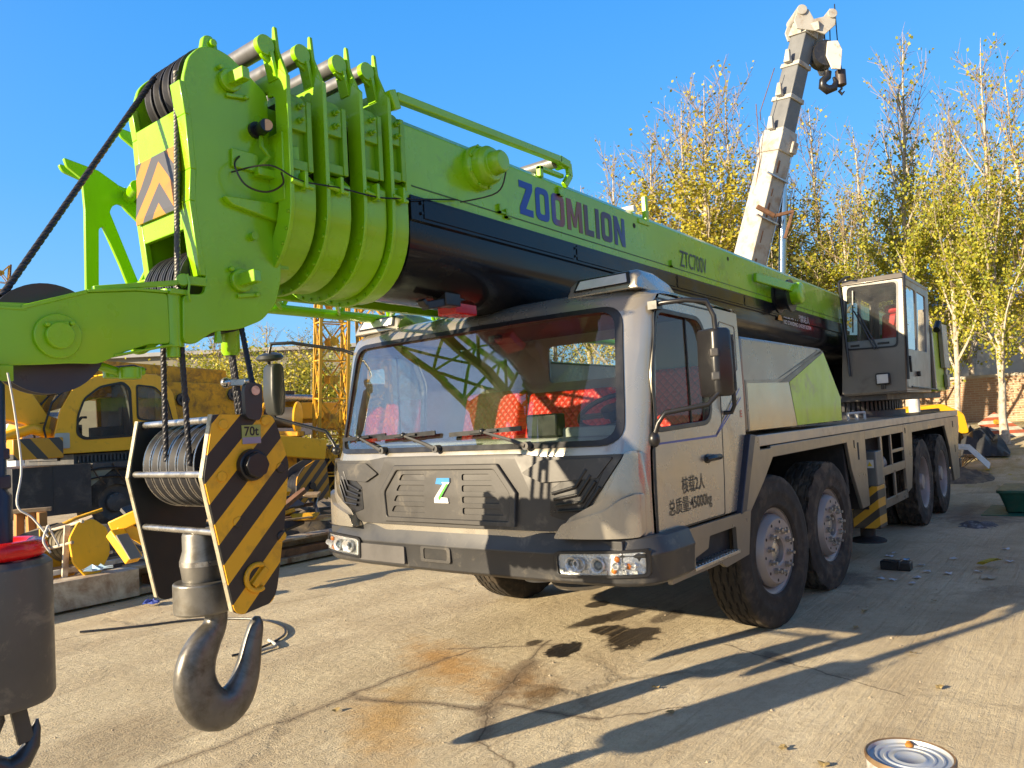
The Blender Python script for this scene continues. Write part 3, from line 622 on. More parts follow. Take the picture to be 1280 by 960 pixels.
# steel box behind the cab with lime corner
for s in (-1, 1):
    m = MB(); prof = [(1.86, 1.545), (4.40, 1.545), (4.42, 1.80), (3.95, 2.24), (3.86, 2.265), (1.86, 2.275)]
    m.prism(prof, 'Y', s * 1.365, s * .58); bxo = m.build('equipment_box', mat('box_grey_paint', (.27, .245, .205), .30, .5, .06, 1.5, (.15, .13, .1), .1, 3, .004, 5, .2), CR, .025, seg=3)
    y0, y1 = s * 1.3665, s * 1.3685
    m = MB(); m.prism([(3.03, 1.555), (4.385, 1.555), (4.40, 1.78), (3.93, 2.225), (2.90, 1.93)], 'Y', y0, y1); m.build('lime_panel', LIMEP, bxo)
    m = MB(); m.prism([(2.62, 1.955), (3.93, 2.24), (3.72, 2.245), (3.72, 2.23)], 'Y', y0, y1 + s * .001)
    m.prism([(2.65, 1.925), (2.90, 1.935), (3.90, 2.222), (3.83, 2.232)], 'Y', y0, y1 + s * .001); m.build('grey_chevron', mat('chevron_grey', (.10, .10, .09), .35, .3), bxo)
    m = MB(); m.prism([(1.935, 1.552), (3.02, 1.552), (2.885, 1.925), (1.935, 1.915)], 'Y', y0, y0 + s * .001); m.build('polished_panel', mat('polished_plate', (.45, .40, .29), .20, .85, .06, 1.5, (.35, .28, .18), .15, 3, .02, 5), bxo)
    m = MB(); m.prism([(1.90, 1.55), (1.90, 1.94), (2.88, 1.955), (2.88, 1.935), (1.93, 1.92), (1.93, 1.55)], 'Y', y0, y1); m.build('panel_edge', SILVER2, bxo)
# outriggers
HZ = stripes('hazard_stripes_left', (.62, .32, .01), (.018, .018, .018), (0, 1, 1.25), .235, .5, .1)
HZ2 = stripes('hazard_stripes_right', (.62, .32, .01), (.018, .018, .018), (0, -1, 1.25), .235, .5, .1)
for s in (-1, 1):
    for x in (5.30,):
        y0, y1 = (s * 1.44, s * 1.16)
        m = MB(); m.box(x, x + .28, min(y0, y1), max(y0, y1), .80, 1.18); og = m.build('outrigger', mat('outrigger_grey', (.12, .125, .12), .45, .2), CR, .01)
        m = MB(); m.prism([(y0 - s * .0, .34), (y1, .34), (y1, .80), (y0, .80)], 'X', x - .02, x + .30); m.build('striped_cover', HZ if s < 0 else HZ2, og, .008)
        m = MB(); m.box(x - .004, x, s * 1.415, s * 1.335, 1.0, 1.09); st = m.build('warning_sticker', WHITEP, og)
        m = MB(); m.prism([(s * 1.40, 1.02), (s * 1.35, 1.02), (s * 1.375, 1.07)], 'X', x - .006, x - .004); m.build('warning_triangle', mat('warning_yellow', (.7, .5, .02), .4), st)
        m = MB(); m.cyl((x + .16, s * 1.26, .22), (x + .16, s * 1.26, .36), .08); m.lathe([(0, .06), (.08, .06), (.17, .035), (.19, .02), (.19, 0.004), (0, 0.004)], (x + .16, s * 1.26, .17), (0, 0, 1), 24); m.build('outrigger_foot', DARKIN, og)
# ---- wheels
def tyre_mesh(m, r, w, rim, zig, lug, nseg=96):
    gr = [-.30, -.1, .1, .30] if zig else [-.34, -.12, .12, .34]
    prof = []
    ys = [-.5, -.485, -.44]
    base = [(-.40, rim), (-.46, rim + .02), (-.475, rim + .035), (-.47, rim + .042), (-.495, rim + (r - rim) * .42), (-.505, rim + (r - rim) * .47), (-.50, rim + (r - rim) * .52), (-.495, rim + (r - rim) * .66), (-.480, rim + (r - rim) * .70), (-.485, rim + (r - rim) * .78), (-.45, r - .018)]
    tread = []
    for i in range(41):
        y = -.43 + .86 * i / 40; tread.append(y)
    rings = []
    for k in range(nseg):
        a = 2 * PI * k / nseg; z = (.022 if (k // 2) % 2 else -.022) if zig else (.03 if (k // 3) % 2 else -.03)
        row = [(y, q) for y, q in base]
        for y in tread:
            q = r - .008 * (abs(y) / .43) ** 3
            for g in gr:
                if abs(y - g - z) < (.020 if zig else .026): q -= .016
            if lug and abs(y) > .16 and (k % 6) < 2: q -= .02
            if not lug and abs(y) > .37 and (k % 4) == 0: q -= .008
            row.append((y, q))
        row += [(-y, q) for y, q in base[::-1]]
        rings.append([(q * math.cos(a), y * w, q * math.sin(a)) for y, q in row])
    R = [[m.v(p) for p in row] for row in rings]
    for i in range(nseg):
        a, b = R[i], R[(i + 1) % nseg]
        for k in range(len(a) - 1): m.f([a[k], a[k + 1], b[k + 1], b[k]])
def make_wheel(kind):
    """built with its outer face to -Y, origin at its centre"""
    w = .315; m = MB()
    if kind == 'steer':
        o = -w / 2
        m.lathe([(.285, .10), (.285, .02), (.265, -.015), (.25, -.03), (.115, -.03), (.10, -.022), (.095, .03), (.0, .035)], (0, o + .03, 0), (0, 1, 0), 40)
        wh = m.build('wheel', RIM, CR, smooth=28)
        m = MB(); m.lathe([(.33, .24), (.335, .02), (.362, .0), (.362, .014), (.35, .022), (.325, .03), (.30, .05), (.285, .075)], (0, o + .018, 0), (0, 1, 0), 48); m.build('rim', RIM, wh, smooth=40)
        m = MB()
        for k in range(10):
            a = 2 * PI * k / 10; c = V((.165 * math.cos(a), o - .0, .165 * math.sin(a))); m.cyl(c, c - V((0, .03, 0)), .026, .024, 6); m.cyl(c - V((0, .03, 0)), c - V((0, .055, 0)), .013, n=8)
        m.lathe([(.085, 0), (.085, -.012), (.05, -.02), (0, -.02)], (0, o + .05, 0), (0, 1, 0), 20); m.build('wheel_nuts', STEEL, wh, smooth=30)
        m = MB()
        for k in range(10):
            a = 2 * PI * (k + .5) / 10; c = V((.225 * math.cos(a), o - .0005, .225 * math.sin(a))); m.cyl(c, c - V((0, .0015, 0)), .012, n=10)
        m.build('vent_hole', DARKIN, wh)
        m = MB(); tyre_mesh(m, .598, w, .335, True, False); m.build('tyre', RUBBER, wh, smooth=35)
    else:
        o = -w / 2
        m.lathe([(.305, .05), (.285, .12), (.27, .17), (.12, .19), (.11, .05), (.10, .03), (0, .03)], (0, o, 0), (0, 1, 0), 40)
        for k in range(10):
            a = 2 * PI * k / 10; c = V((.165 * math.cos(a), o + .185, .165 * math.sin(a))); m.cyl(c, c - V((0, .03, 0)), .024, n=6)
        wh = m.build('wheel', RIM, CR, smooth=28)
        m = MB(); m.lathe([(.31, .20), (.315, .06), (.33, .02), (.362, .0), (.362, .014), (.345, .02), (.335, .04), (.325, .2)], (0, o + .01, 0), (0, 1, 0), 48); m.build('rim', RIM, wh, smooth=40)
        m = MB(); tyre_mesh(m, .598, w, .335, False, True); tyre_mesh_in = None; m.build('tyre', RUBBER_D, wh, smooth=30)
    return wh
W1 = make_wheel('steer'); W1.location = (2.30, -1.235, .592); W1.rotation_euler = (0, .2, math.radians(-6))
def put(src, x, y, rz, ry): c = copy_tree(src, CR); c.location = (x, y, .592); c.rotation_euler = (0, ry, rz); return c
put(W1, 2.30, 1.235, PI - math.radians(6), .9); W2 = put(W1, 3.755, -1.235, math.radians(-3.5), .5); put(W1, 3.755, 1.235, PI - .06, 1.3)
W3 = make_wheel('drive'); W3.location = (8.07, -1.245, .592)
put(W3, 9.46, -1.245, 0, .6); put(W3, 8.07, 1.245, PI, .2); put(W3, 9.46, 1.245, PI, .7)
for x in (8.07, 9.46):
    for s in (-1, 1): put(W3, x, s * .90, 0 if s < 0 else PI, .3)
# the second axle wears lug tyres
W2.children  # copies share the steer tyre mesh; swap in lug tread for the second pair
for wh in [o for o in CR.children if o.name.startswith('wheel') and 'arch' not in o.name and abs(o.location.x - 3.755) < .01]:
    for ch in wh.children:
        if ch.name.startswith('tyre'): ch.data = [c for c in W3.children if c.name.startswith('tyre')][0].data
# ================================================================== turntable, operator cab, boom
YC = -.12
m = MB(); m.lathe([(0, 1.513), (1.0, 1.513), (1.0, 1.60), (.86, 1.60), (.86, 1.66), (.93, 1.66), (.93, 1.74), (0, 1.74)], (8.6, -.1, 0), (0, 0, 1), 64)
for k in range(90):
    a = 2 * PI * k / 90; c = V((8.6 + .95 * math.cos(a), -.1 + .95 * math.sin(a), 0)); m.bar(c + V((0, 0, 1.61)), c + V((0, 0, 1.735)), .035, .03, (math.cos(a), math.sin(a), 0))
m.build('slewing_ring', GREYD, CR)
m = MB(); m.box(7.62, 11.6, -1.10, 1.15, 1.742, 1.84); m.box(8.3, 11.4, -.60, -.52, 1.86, 3.0); m.box(8.3, 11.4, .28, .36, 1.86, 3.0); m.box(10.2, 11.6, -1.2, 1.1, 1.86, 2.6)
m.build('turntable', GREYD, CR, .01)
m = MB(); m.box(9.32, 10.35, -1.40, -.62, 1.84, 2.78); lk = m.build('side_locker', LIMEP, CR, .02)
m = MB(); m.box(9.30, 9.40, -1.42, -1.37, 1.86, 2.80); m.box(10.2, 10.37, -1.43, -1.30, 1.86, 2.9); m.box(9.9, 10.34, -1.47, -1.41, 2.2, 2.9); m.box(10.1, 10.33, -1.46, -1.41, 1.9, 2.1); m.build_each('locker_rail', SILVER2, lk, bevel=.006)
m = MB()
for y in (-1.0, -.6): m.tube([(6.2 + (y + 1) * .9, -.95, 1.513), (6.2 + (y + 1) * .9, -.95, 1.60), (6.5 + (y + 1) * .9, -.98, 1.60), (6.5 + (y + 1) * .9, -.98, 1.513)], .016, 8)
m.build_each('grab_rail', WHITEP, CR)
# operator cab: tapering box with a large windscreen facing forward
X0, X1 = 7.5, 9.2
def cabp(y, z, x=0): return (X0 + x + .03 * (z - 1.83), y, z)
yl, yr = -.55, -1.395; zt, zb = 3.41, 1.845
front = [(yl, zb), (yr + .02, zb), (yr - .035, zt - .03), (yl - .10, zt)]
wsc = rnd_poly([(-.645, 2.47), (-1.295, 2.455), (-1.355, 3.335), (-.705, 3.35)], .06, 4)
m = MB()
pts, tris = fill2d([front, wsc]); A = [m.v(cabp(*p)) for p in pts]; B = [m.v(cabp(p[0], p[1], .03)) for p in pts]
for t_ in tris: m.f([A[i] for i in t_]); m.f([B[i] for i in t_])
n0 = len(front)
for s0, n in ((0, n0), (n0, len(wsc))):
    for k in range(n): m.f([A[s0 + k], A[s0 + (k + 1) % n], B[s0 + (k + 1) % n], B[s0 + k]])
def shear(p, y): return (p[0] + .03 * (p[1] - 1.83), y - (.055 * (p[1] - zb) / 1.56 if y < -1 else .10 * (p[1] - zb) / 1.56), p[1])
sidep = [(X0, zb), (X1, zb), (X1, zt - .05), (X0, zt - .03)]
w1 = rnd_poly([(X0 + .12, 2.42), (X0 + .75, 2.42), (X0 + .75, 3.26), (X0 + .12, 3.28)], .05, 4); w2 = rnd_poly([(X0 + .85, 2.42), (X0 + 1.45, 2.42), (X0 + 1.45, 3.24), (X0 + .85, 3.26)], .05, 4)
for y in (-1.376, -.56):
    pts, tris = fill2d([sidep, w1, w2]); A = [m.v(shear(p, y)) for p in pts]; B = [m.v(shear(p, y + (.03 if y < -1 else -.03))) for p in pts]
    for t_ in tris: m.f([A[i] for i in t_]); m.f([B[i] for i in t_])
    i0 = 0
    for lp in (sidep, w1, w2):
        n = len(lp)
        for k in range(n): m.f([A[i0 + k], A[i0 + (k + 1) % n], B[i0 + (k + 1) % n], B[i0 + k]])
        i0 += n
rw = rnd_poly([(-.72, 2.35), (-1.28, 2.35), (-1.30, 3.28), (-.74, 3.28)], .06, 4)
m.prism([(-.575, zb), (-1.37, zb), (-1.42, zt - .06), (-.66, zt - .06)], 'X', X1 - .03, X1, [rw]); m.box(X0 + .02, X1, -1.37, -.57, zb - .02, zb + .03)
m.hexa([(X0 + .01, -.64, zt - .045), (X1 + .02, -.64, zt - .065), (X1 + .02, -1.44, zt - .065), (X0 + .01, -1.44, zt - .045), (X0 + .05, -.66, zt + .03), (X1, -.66, zt + .0), (X1, -1.42, zt + .0), (X0 + .05, -1.42, zt + .03)])
OC = m.build('operator_cab', mat('operator_cab_shade_grey', (.20, .18, .155), .36, .4, .08, 2, (.12, .1, .08), .15, 3, .006, 6, .2), CR, .012)  # grey kept darker to paint in the boom's shade over the cab
OCG = glass('operator_cab_glass', (.66, .70, .70), smear=.10)
m = MB(); m.poly([cabp(p[0], p[1], .012) for p in wsc]); m.build('windshield', OCG, OC)
m = MB(); m.poly([shear(p, -1.362) for p in w1]); m.build('side_window', OCG, OC); m = MB(); m.poly([shear(p, -1.362) for p in w2]); m.build('side_window', OCG, OC); m = MB(); m.poly([(X1 - .015, p[0], p[1]) for p in rw]); m.build('rear_window', OCG, OC); m = MB(); m.poly([shear(p, -.575) for p in w1]); m.build('side_window', OCG, OC)
m = MB(); o2 = [((p[0] + 1.0) * 1.045 - 1.0, (p[1] - 2.9) * 1.03 + 2.9) for p in wsc]; pts, tris = fill2d([o2, [((p[0] + 1.0) * .97 - 1.0, (p[1] - 2.9) * .975 + 2.9) for p in wsc]])
for t_ in tris: m.poly([cabp(pts[i][0], pts[i][1], -.006) for i in t_])
m.build('windshield_seal', BLACKP, OC)
m = MB(); m.tube([cabp(-.68, 2.1, -.03), cabp(-.62, 3.42, -.03)], .018, 8); m.tube([cabp(yr - .01, 2.0, -.02), cabp(yr - .05, 3.42, -.02)], .018, 8); m.tube([cabp(-.62, 3.42, -.03), cabp(-.74, 3.47, -.1), cabp(-.80, 3.46, -.16)], .018, 6)
m.build_each('frame_pillar', BLACKP, OC)
m = MB(); m.tube([cabp(-1.02, 2.44, -.03), cabp(-.80, 2.98, -.04), cabp(-.78, 3.0, -.03)], .010, 6); m.tube([cabp(-1.06, 2.44, -.03), cabp(-.84, 2.98, -.04)], .010, 6); m.bar(cabp(-.79, 3.28, -.02), cabp(-.755, 2.70, -.02), .014, .02); m.build('wiper', BLACKP, OC)
m = MB(); m.box(7.43, 7.49, -1.19, -1.01, 1.95, 2.11); wl = m.build('work_lamp', BLACKP, OC, .02)
m = MB(); m.box(7.424, 7.431, -1.17, -1.03, 1.97, 2.09); m.build('lens', WHITEL, wl, .003); m = MB(); m.box(7.44, 7.5, -1.12, -1.07, 1.89, 1.96); m.build('bracket', BLACKP, wl)
m = MB(); m.hexa([(8.3, -1.28, 2.45), (8.42, -1.28, 2.45), (8.42, -.92, 2.45), (8.3, -.92, 2.45), (8.42, -1.26, 3.0), (8.52, -1.26, 3.0), (8.52, -.94, 3.0), (8.42, -.94, 3.0)]); m.box(8.38, 8.5, -1.22, -.98, 3.0, 3.12); m.hexa([(7.9, -1.28, 2.35), (8.4, -1.28, 2.35), (8.4, -.92, 2.35), (7.9, -.92, 2.35), (7.9, -1.28, 2.47), (8.4, -1.28, 2.45), (8.4, -.92, 2.45), (7.9, -.92, 2.47)]); m.build('seat', mat('red_seat_cover', (.6, .02, .02), .6), OC, .04, seg=3)
m = MB(); m.box(7.54, 7.75, -1.34, -.64, 2.36, 2.58); m.box(7.75, 7.9, -1.30, -.98, 2.2, 2.5); m.build('console', mat('console_grey', (.5, .5, .5), .5), OC, .02); m = MB(); m.box(7.536, 7.539, -.82, -.70, 2.50, 2.53); m.box(7.536, 7.539, -1.20, -1.05, 2.50, 2.53); m.build('console_vent', BLACKP, OC)
m = MB(); m.prism([(X0 + .07, 1.90), (X0 + .80, 1.90), (X0 + .80, 2.40), (X0 + .07, 2.40)], 'Y', -1.383, -1.379); m.build('door_panel', SILVER2, OC, .002)
m = MB(); m.box(X0 + .68, X0 + .75, -1.43, -1.385, 2.05, 2.12); m.box(X0 + .16, X0 + .22, -1.425, -1.395, 2.1, 2.32); m.build_each('door_handle', BLACKP, OC, bevel=.008)
m = MB(); m.tube([(7.5, -1.44, 1.9), (9.3, -1.44, 1.86)], .012, 6); m.cyl((9.55, -1.45, 2.78), (9.75, -1.45, 2.9), .05, n=10); m.build('cab_rail', BLACKP, OC)
# ---------------------------------------------------------------- boom (main section)
SL = -.0185
def bz(z, x): return z + SL * (x + .75)
HW = .375
def usect(hw, ztop, zmid, zbot, n=14):
    """upright sides and a round belly; returns (y, z)"""
    pts = [(-hw + .05, ztop), (-hw, ztop - .05), (-hw, zmid)]
    pts += [(-hw * math.cos(PI * k / n) , zmid - (zmid - zbot) * math.sin(PI * k / n) ** .85) for k in range(1, n)]
    return pts + [(hw, zmid), (hw, ztop - .05), (hw - .05, ztop)]
m = MB(); up = [(-HW + .05, 3.50), (-HW, 3.45), (-HW, 3.03), (HW, 3.03), (HW, 3.45), (HW - .05, 3.50)]
m.loft([[(x, YC + y, bz(z, x)) for y, z in up] for x in (-.72, 10.8)]); BOOM = m.build('boom', GREEN, CR, .006)
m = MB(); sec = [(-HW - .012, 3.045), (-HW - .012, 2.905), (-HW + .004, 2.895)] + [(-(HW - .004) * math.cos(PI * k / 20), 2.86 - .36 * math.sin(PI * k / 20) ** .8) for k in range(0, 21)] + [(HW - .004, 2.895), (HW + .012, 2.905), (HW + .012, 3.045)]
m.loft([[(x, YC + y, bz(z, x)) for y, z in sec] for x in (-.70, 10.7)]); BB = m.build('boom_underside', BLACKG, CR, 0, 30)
m = MB()
for x0, x1 in ((-.6, .95), (1.0, 2.6), (2.65, 4.2), (4.25, 6.0)):
    m.loft([[(x, YC - HW - .0125 - o, bz(z, x)) for o, z in ((0, 3.035), (.006, 3.03), (.006, 2.925), (0, 2.92))] for x in (x0, x1)])
for x in (-.62, .98, 2.62, 4.22):
    for dz in (0, .06): m.cyl((x, YC - HW - .018, bz(2.95 + dz, x)), (x, YC - HW - .024, bz(2.95 + dz, x)), .010, n=8)
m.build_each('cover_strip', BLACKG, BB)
m = MB(); m.loft([[(x, YC - HW - o, bz(z, x)) for o, z in ((.001, 3.107), (.0025, 3.107), (.0025, 3.099), (.001, 3.099))] for x in (-.68, 8)]); m.build('seam_line', mat('dark_green_line', (.04, .09, .01), .5), BOOM)
# reflections of the surroundings painted into the letters, blue to brown to violet
ml, t_, b_ = _new('zoom_letter_reflection'); tc = _n(t_, 'ShaderNodeTexCoord'); sp = _n(t_, 'ShaderNodeSeparateXYZ'); t_.links.new(tc.outputs['Object'], sp.inputs[0])
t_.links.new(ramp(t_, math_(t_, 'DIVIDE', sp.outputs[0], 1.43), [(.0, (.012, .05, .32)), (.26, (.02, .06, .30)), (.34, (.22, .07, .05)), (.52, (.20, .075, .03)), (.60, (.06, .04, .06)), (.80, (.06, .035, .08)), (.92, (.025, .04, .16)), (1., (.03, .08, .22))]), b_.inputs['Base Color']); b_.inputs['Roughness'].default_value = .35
yS = YC - HW - .003
def rr4(x0, x1, z0, z1, r): return rnd_poly([(x0, z0), (x1, z0), (x1, z1), (x0, z1)], r, 5)
def let_o(w): return [rr4(0, w, 0, 1, .22)], [rr4(.21, w - .21, .19, .81, .09)]
GLY = {'Z': (.64, [[(0, 0), (.64, 0), (.64, .2), (.29, .2), (.64, .80), (.64, 1), (0, 1), (0, .8), (.34, .8), (0, .2)]], []), 'O': (.68,) + let_o(.68), 'L': (.54, [[(0, 0), (.54, 0), (.54, .2), (.22, .2), (.22, 1), (0, 1)]], []), 'I': (.22, [[(0, 0), (.22, 0), (.22, 1), (0, 1)]], []),
       'M': (.86, [[(0, 0), (.21, 0), (.21, .62), (.36, .12), (.50, .12), (.65, .62), (.65, 0), (.86, 0), (.86, 1), (.60, 1), (.43, .42), (.26, 1), (0, 1)]], []), 'N': (.72, [[(0, 0), (.21, 0), (.21, .58), (.49, 0), (.72, 0), (.72, 1), (.51, 1), (.51, .42), (.23, 1), (0, 1)]], [])}
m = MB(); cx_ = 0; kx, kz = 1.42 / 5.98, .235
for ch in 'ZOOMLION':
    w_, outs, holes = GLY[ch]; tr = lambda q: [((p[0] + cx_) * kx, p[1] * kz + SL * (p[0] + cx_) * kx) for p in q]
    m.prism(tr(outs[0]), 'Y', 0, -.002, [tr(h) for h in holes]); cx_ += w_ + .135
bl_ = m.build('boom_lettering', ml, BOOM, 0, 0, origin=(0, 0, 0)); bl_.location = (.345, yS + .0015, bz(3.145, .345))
lettering('model_lettering', 'ZTC700V', .155, .58, (2.76, yS, bz(3.135, 2.76)), (1, 0, SL), (0, 0, 1), mat('dark_navy_letter', (.015, .03, .035), .4), BOOM, .004)
lettering('warning_lettering', '起重臂下严禁站人', .095, .98, (5.44, YC - HW - .014, bz(2.90, 5.44)), (1, 0, SL), (0, 0, 1), WHITE_L, BB, .006)
lettering('small_lettering', 'NO STANDING UNDER BOOM', .05, 1.02, (5.44, YC - HW - .014, bz(2.83, 5.44)), (1, 0, SL), (0, 0, 1), WHITE_L, BB, .006)
m = MB(); m.prism([(5.24, bz(2.86, 5.3)), (5.40, bz(2.86, 5.3)), (5.32, bz(2.98, 5.3))], 'Y', YC - HW - .016, YC - HW - .013); m.build('warning_triangle', mat('warning_orange', (.65, .3, .02), .4), BB)
# fittings on the boom side: pin bulge, pivot, small clips, rail with roller
def flange(x, z, r, name):
    m = MB(); y = YC - HW
    m.lathe([(r, -.0), (r, .035), (r * .93, .05), (r * .86, .05), (r * .84, .11), (r * .72, .135), (r * .52, .14), (r * .50, .20), (r * .42, .215), (0, .22)], (x, y, z), (0, -1, 0), 40)
    for k in range(8): a = PI * 2 * (k + .5) / 8; m.cyl((x + r * .93 * math.cos(a), y - .05, z + r * .93 * math.sin(a)), (x + r * .93 * math.cos(a), y - .062, z + r * .93 * math.sin(a)), .012, n=8)
    return m.build(name, GREEN, CR, .004)
flange(-.08, 3.335, .142, 'locking_pin')
m = MB(); y = YC - HW; m.lathe([(.19, 0), (.19, .03), (.15, .035), (.15, .14), (.19, .145), (.19, .175), (0, .175)], (5.30, y, 3.02), (0, -1, 0), 36); pv = m.build('rope_pulley', BLACKP, CR); m = MB(); m.lathe([(.13, .175), (.13, .27), (.10, .29), (0, .29)], (5.35, y, 3.04), (0, -1, 0), 28); m.bar((5.35, y - .22, 3.09), (4.55, y - .03, 3.17), .05, .10); m.build('pulley_arm', GREEN, pv, .01)
m = MB()
for x, z in ((.10, 3.10), (.17, 3.08), (.80, 3.37), (2.55, 3.10)): m.box(x, x + .018, YC - HW - .02, YC - HW, bz(z, x), bz(z + .06, x)); m.box(x, x + .06, YC - HW - .02, YC - HW, bz(z, x), bz(z + .012, x))
m.build('clip', GREEN_D, BOOM)
m = MB()
for x, z in ((1.93, 3.36), (3.9, 3.38)): m.cyl((x, YC - HW - .001, bz(z, x)), (x, YC - HW - .0025, bz(z, x)), .022, n=12)
m.build_each('drain_hole', DARKIN, BOOM)
m = MB(); yr_ = YC - HW - .03
m.bar((-.80, yr_, 3.575), (.82, yr_, 3.60), .05, .05); m.bar((.80, yr_, 3.60), (.93, yr_, 3.585), .05, .06); m.bar((.93, yr_, 3.60), (.94, yr_, 3.50), .035, .05); m.bar((.94, yr_, 3.51), (.86, yr_, 3.42), .035, .05); m.bar((-.84, yr_, 3.60), (-.80, yr_, 3.50), .05, .05); m.cyl((.86, yr_ - .005, 3.585), (.86, yr_ + .06, 3.585), .04); m.box(.6, .9, yr_ + .02, yr_ + .06, 3.49, 3.52); m.box(.6, .64, yr_ + .02, yr_ + .06, 3.44, 3.52)
hr = m.build('rope_guard_rail', GREEN, CR, .006)
m = MB(); m.cyl((.80, YC - HW, 3.585), (.80, YC + HW, 3.585), .042); m.build('roller', ROLLER, hr)
m = MB(); m.box(2.14, 2.19, YC - HW - .01, YC - HW + .03, bz(3.4, 2.1), bz(3.66, 2.1)); m.box(2.0, 2.19, YC - HW - .012, YC - HW + .02, bz(3.40, 2.1), bz(3.44, 2.1)); m.build('end_stop', GREEN, CR, .006); m = MB(); m.cyl((2.02, YC - HW + .03, bz(3.535, 2)), (2.02, YC + .3, bz(3.535, 2)), .03); m.build('guide_roller', WHITEP, CR)
m = MB(); m.tube([(-.75, YC - .05, 3.53), (1.5, YC - .05, 3.50), (8, YC - .05, 3.36)], .014, 8); m.build('hoist_rope', BLACKP, CR)
# ---------------------------------------------------------------- telescopic sections and their collars
INNER = mat('inner_section', (.03, .045, .012), .5, .1, .2, 4)
m = MB(); sec = usect(.27, 3.40, 2.95, 2.62)
m.loft([[(x, YC + y, z) for y, z in sec] for x in (-1.46, -.6)]); m.build('telescopic_section', INNER, CR)
COLS = [(-1.50, .150, -.030), (-1.285, .155, -.018), (-1.045, .160, -.008), (-.845, .125, .0)]
HOLLOW = (.30, 3.43, 2.95, 2.58)
for i, (xc, wd, sh) in enumerate(COLS):
    hw = HW + .012 + sh * .5; zb_ = 2.465 - sh * 1.2; zt_ = 3.44
    inn = [(YC + y, z) for y, z in usect(*HOLLOW)]; dz = .028 * i
    m = MB()
    body = [(YC + y, z) for y, z in usect(hw, zt_ - .40 + dz, 2.93, zb_, 20)]
    # smooth belly band
    m.prism([(YC + y, z) for y, z in usect(hw, 3.02 + dz, 2.90, zb_, 24)], 'X', xc, xc + wd, [[(YC + y, z) for y, z in usect(.30, 2.99 + dz, 2.9, 2.58, 14)]])
    col = m.build('boom_collar', GREEN, CR, .006, 40)
    m = MB()   # flange at the front of the band, with bolts
    fo = [(YC + y, z) for y, z in usect(hw + .028, 3.52 + dz, 2.90, zb_ - .028, 24)]
    m.prism(fo, 'X', xc - .024, xc, [[(YC + y, z) for y, z in usect(.30, 3.43, 2.93, 2.58, 14)]])
    for k in range(11):
        a = PI * (k + .5) / 22; y = -(hw + .006) * math.cos(a); z = 2.90 - (2.90 - zb_ - .0) * math.sin(a) ** .85
    m.build('flange', GREEN, col, .004)
    m = MB()
    for k in range(1, 16):
        a = PI * k / 16; y = -(hw + .012) * math.cos(a); z = 2.90 - (2.90 - zb_ + .012) * math.sin(a) ** .85; m.cyl((xc - .024, YC + y, z), (xc - .034, YC + y, z), .010, n=6)
    m.build_each('flange_bolt', GREEN_D, col)
    for s in (-1, 1):   # bolted pad box on each side wall
        y1 = YC + s * hw; m = MB(); z0, z1 = 3.02 + dz, 3.41 + dz
        m.prism(rnd_poly([(xc, z0), (xc + wd - .02, z0), (xc + wd - .02, z1), (xc, z1)], [0, 0, .05, .05]), 'Y', y1 - s * .06, y1 - s * .03)
        m.bar((xc + wd - .03, y1 - s * .02, z0), (xc + wd - .03, y1 - s * .02, z1 - .03), .03, .055, (0, 1, 0)); m.box(xc, xc + wd - .02, min(y1, y1 - s * .04), max(y1, y1 - s * .04), z0 + .20, z1 - .045); m.box(xc, xc + wd - .02, min(y1, y1 - s * .05), max(y1, y1 - s * .05), z0, z0 + .05)
        for zz in (.25, .32): m.cyl((xc + wd * .42, y1, z0 + zz), (xc + wd * .42, y1 + s * .02, z0 + zz), .017, n=6); m.cyl((xc + wd * .42, y1 + s * .02, z0 + zz), (xc + wd * .42, y1 + s * .045, z0 + zz), .010, n=8)
        m.build('slide_pad_box', GREEN_D, col, .004)
        # lug with the thin signal line through it
        m = MB(); zl = 2.955 + dz * .6; m.box(xc + wd * .3, xc + wd * .3 + .018, min(y1, y1 + s * .055), max(y1, y1 + s * .055), zl - .04, zl + .045); m.cyl((xc - .02, y1 + s * .03, zl - .01), (xc + wd * .7, y1 + s * .03, zl - .025), .014, n=8); m.build('lug', GREEN, col, .003)
        # horn carrying the roller above
        yh = YC + s * .285; zt2 = 3.63 + dz
        m = MB(); m.prism(rnd_poly([(yh + s * .11, 3.40 + dz), (yh - s * .05, 3.40 + dz), (yh - s * .03, 3.56 + dz), (yh + s * .0, 3.60 + dz), (yh + s * .012, zt2 + .115), (yh + s * .03, zt2 + .115), (yh + s * .045, 3.62 + dz), (yh + s * .11, 3.48 + dz)][::s], .012, 2), 'X', xc - .022, xc - .004); m.prism(rnd_poly([(xc - .10, zt2 - .055), (xc - .02, zt2 - .09), (xc - .01, zt2 + .04), (xc - .04, zt2 + .055), (xc - .10, zt2 + .05)], .03, 4), 'Y', yh, yh + s * .022); m.cyl((xc - .075, yh, zt2), (xc - .075, yh + s * .035, zt2), .05); m.bar((xc - .02, yh + s * .01, 3.47 + dz), (xc - .05, yh + s * .01, zt2 - .03), .02, .07, (0, 1, 0)); m.build('roller_bracket', GREEN, col, .004)
    m = MB(); m.cyl((xc - .075, YC - .285, 3.63 + dz), (xc - .075, YC + .285, 3.63 + dz), .047, n=24); m.build('roller', ROLLER, col)
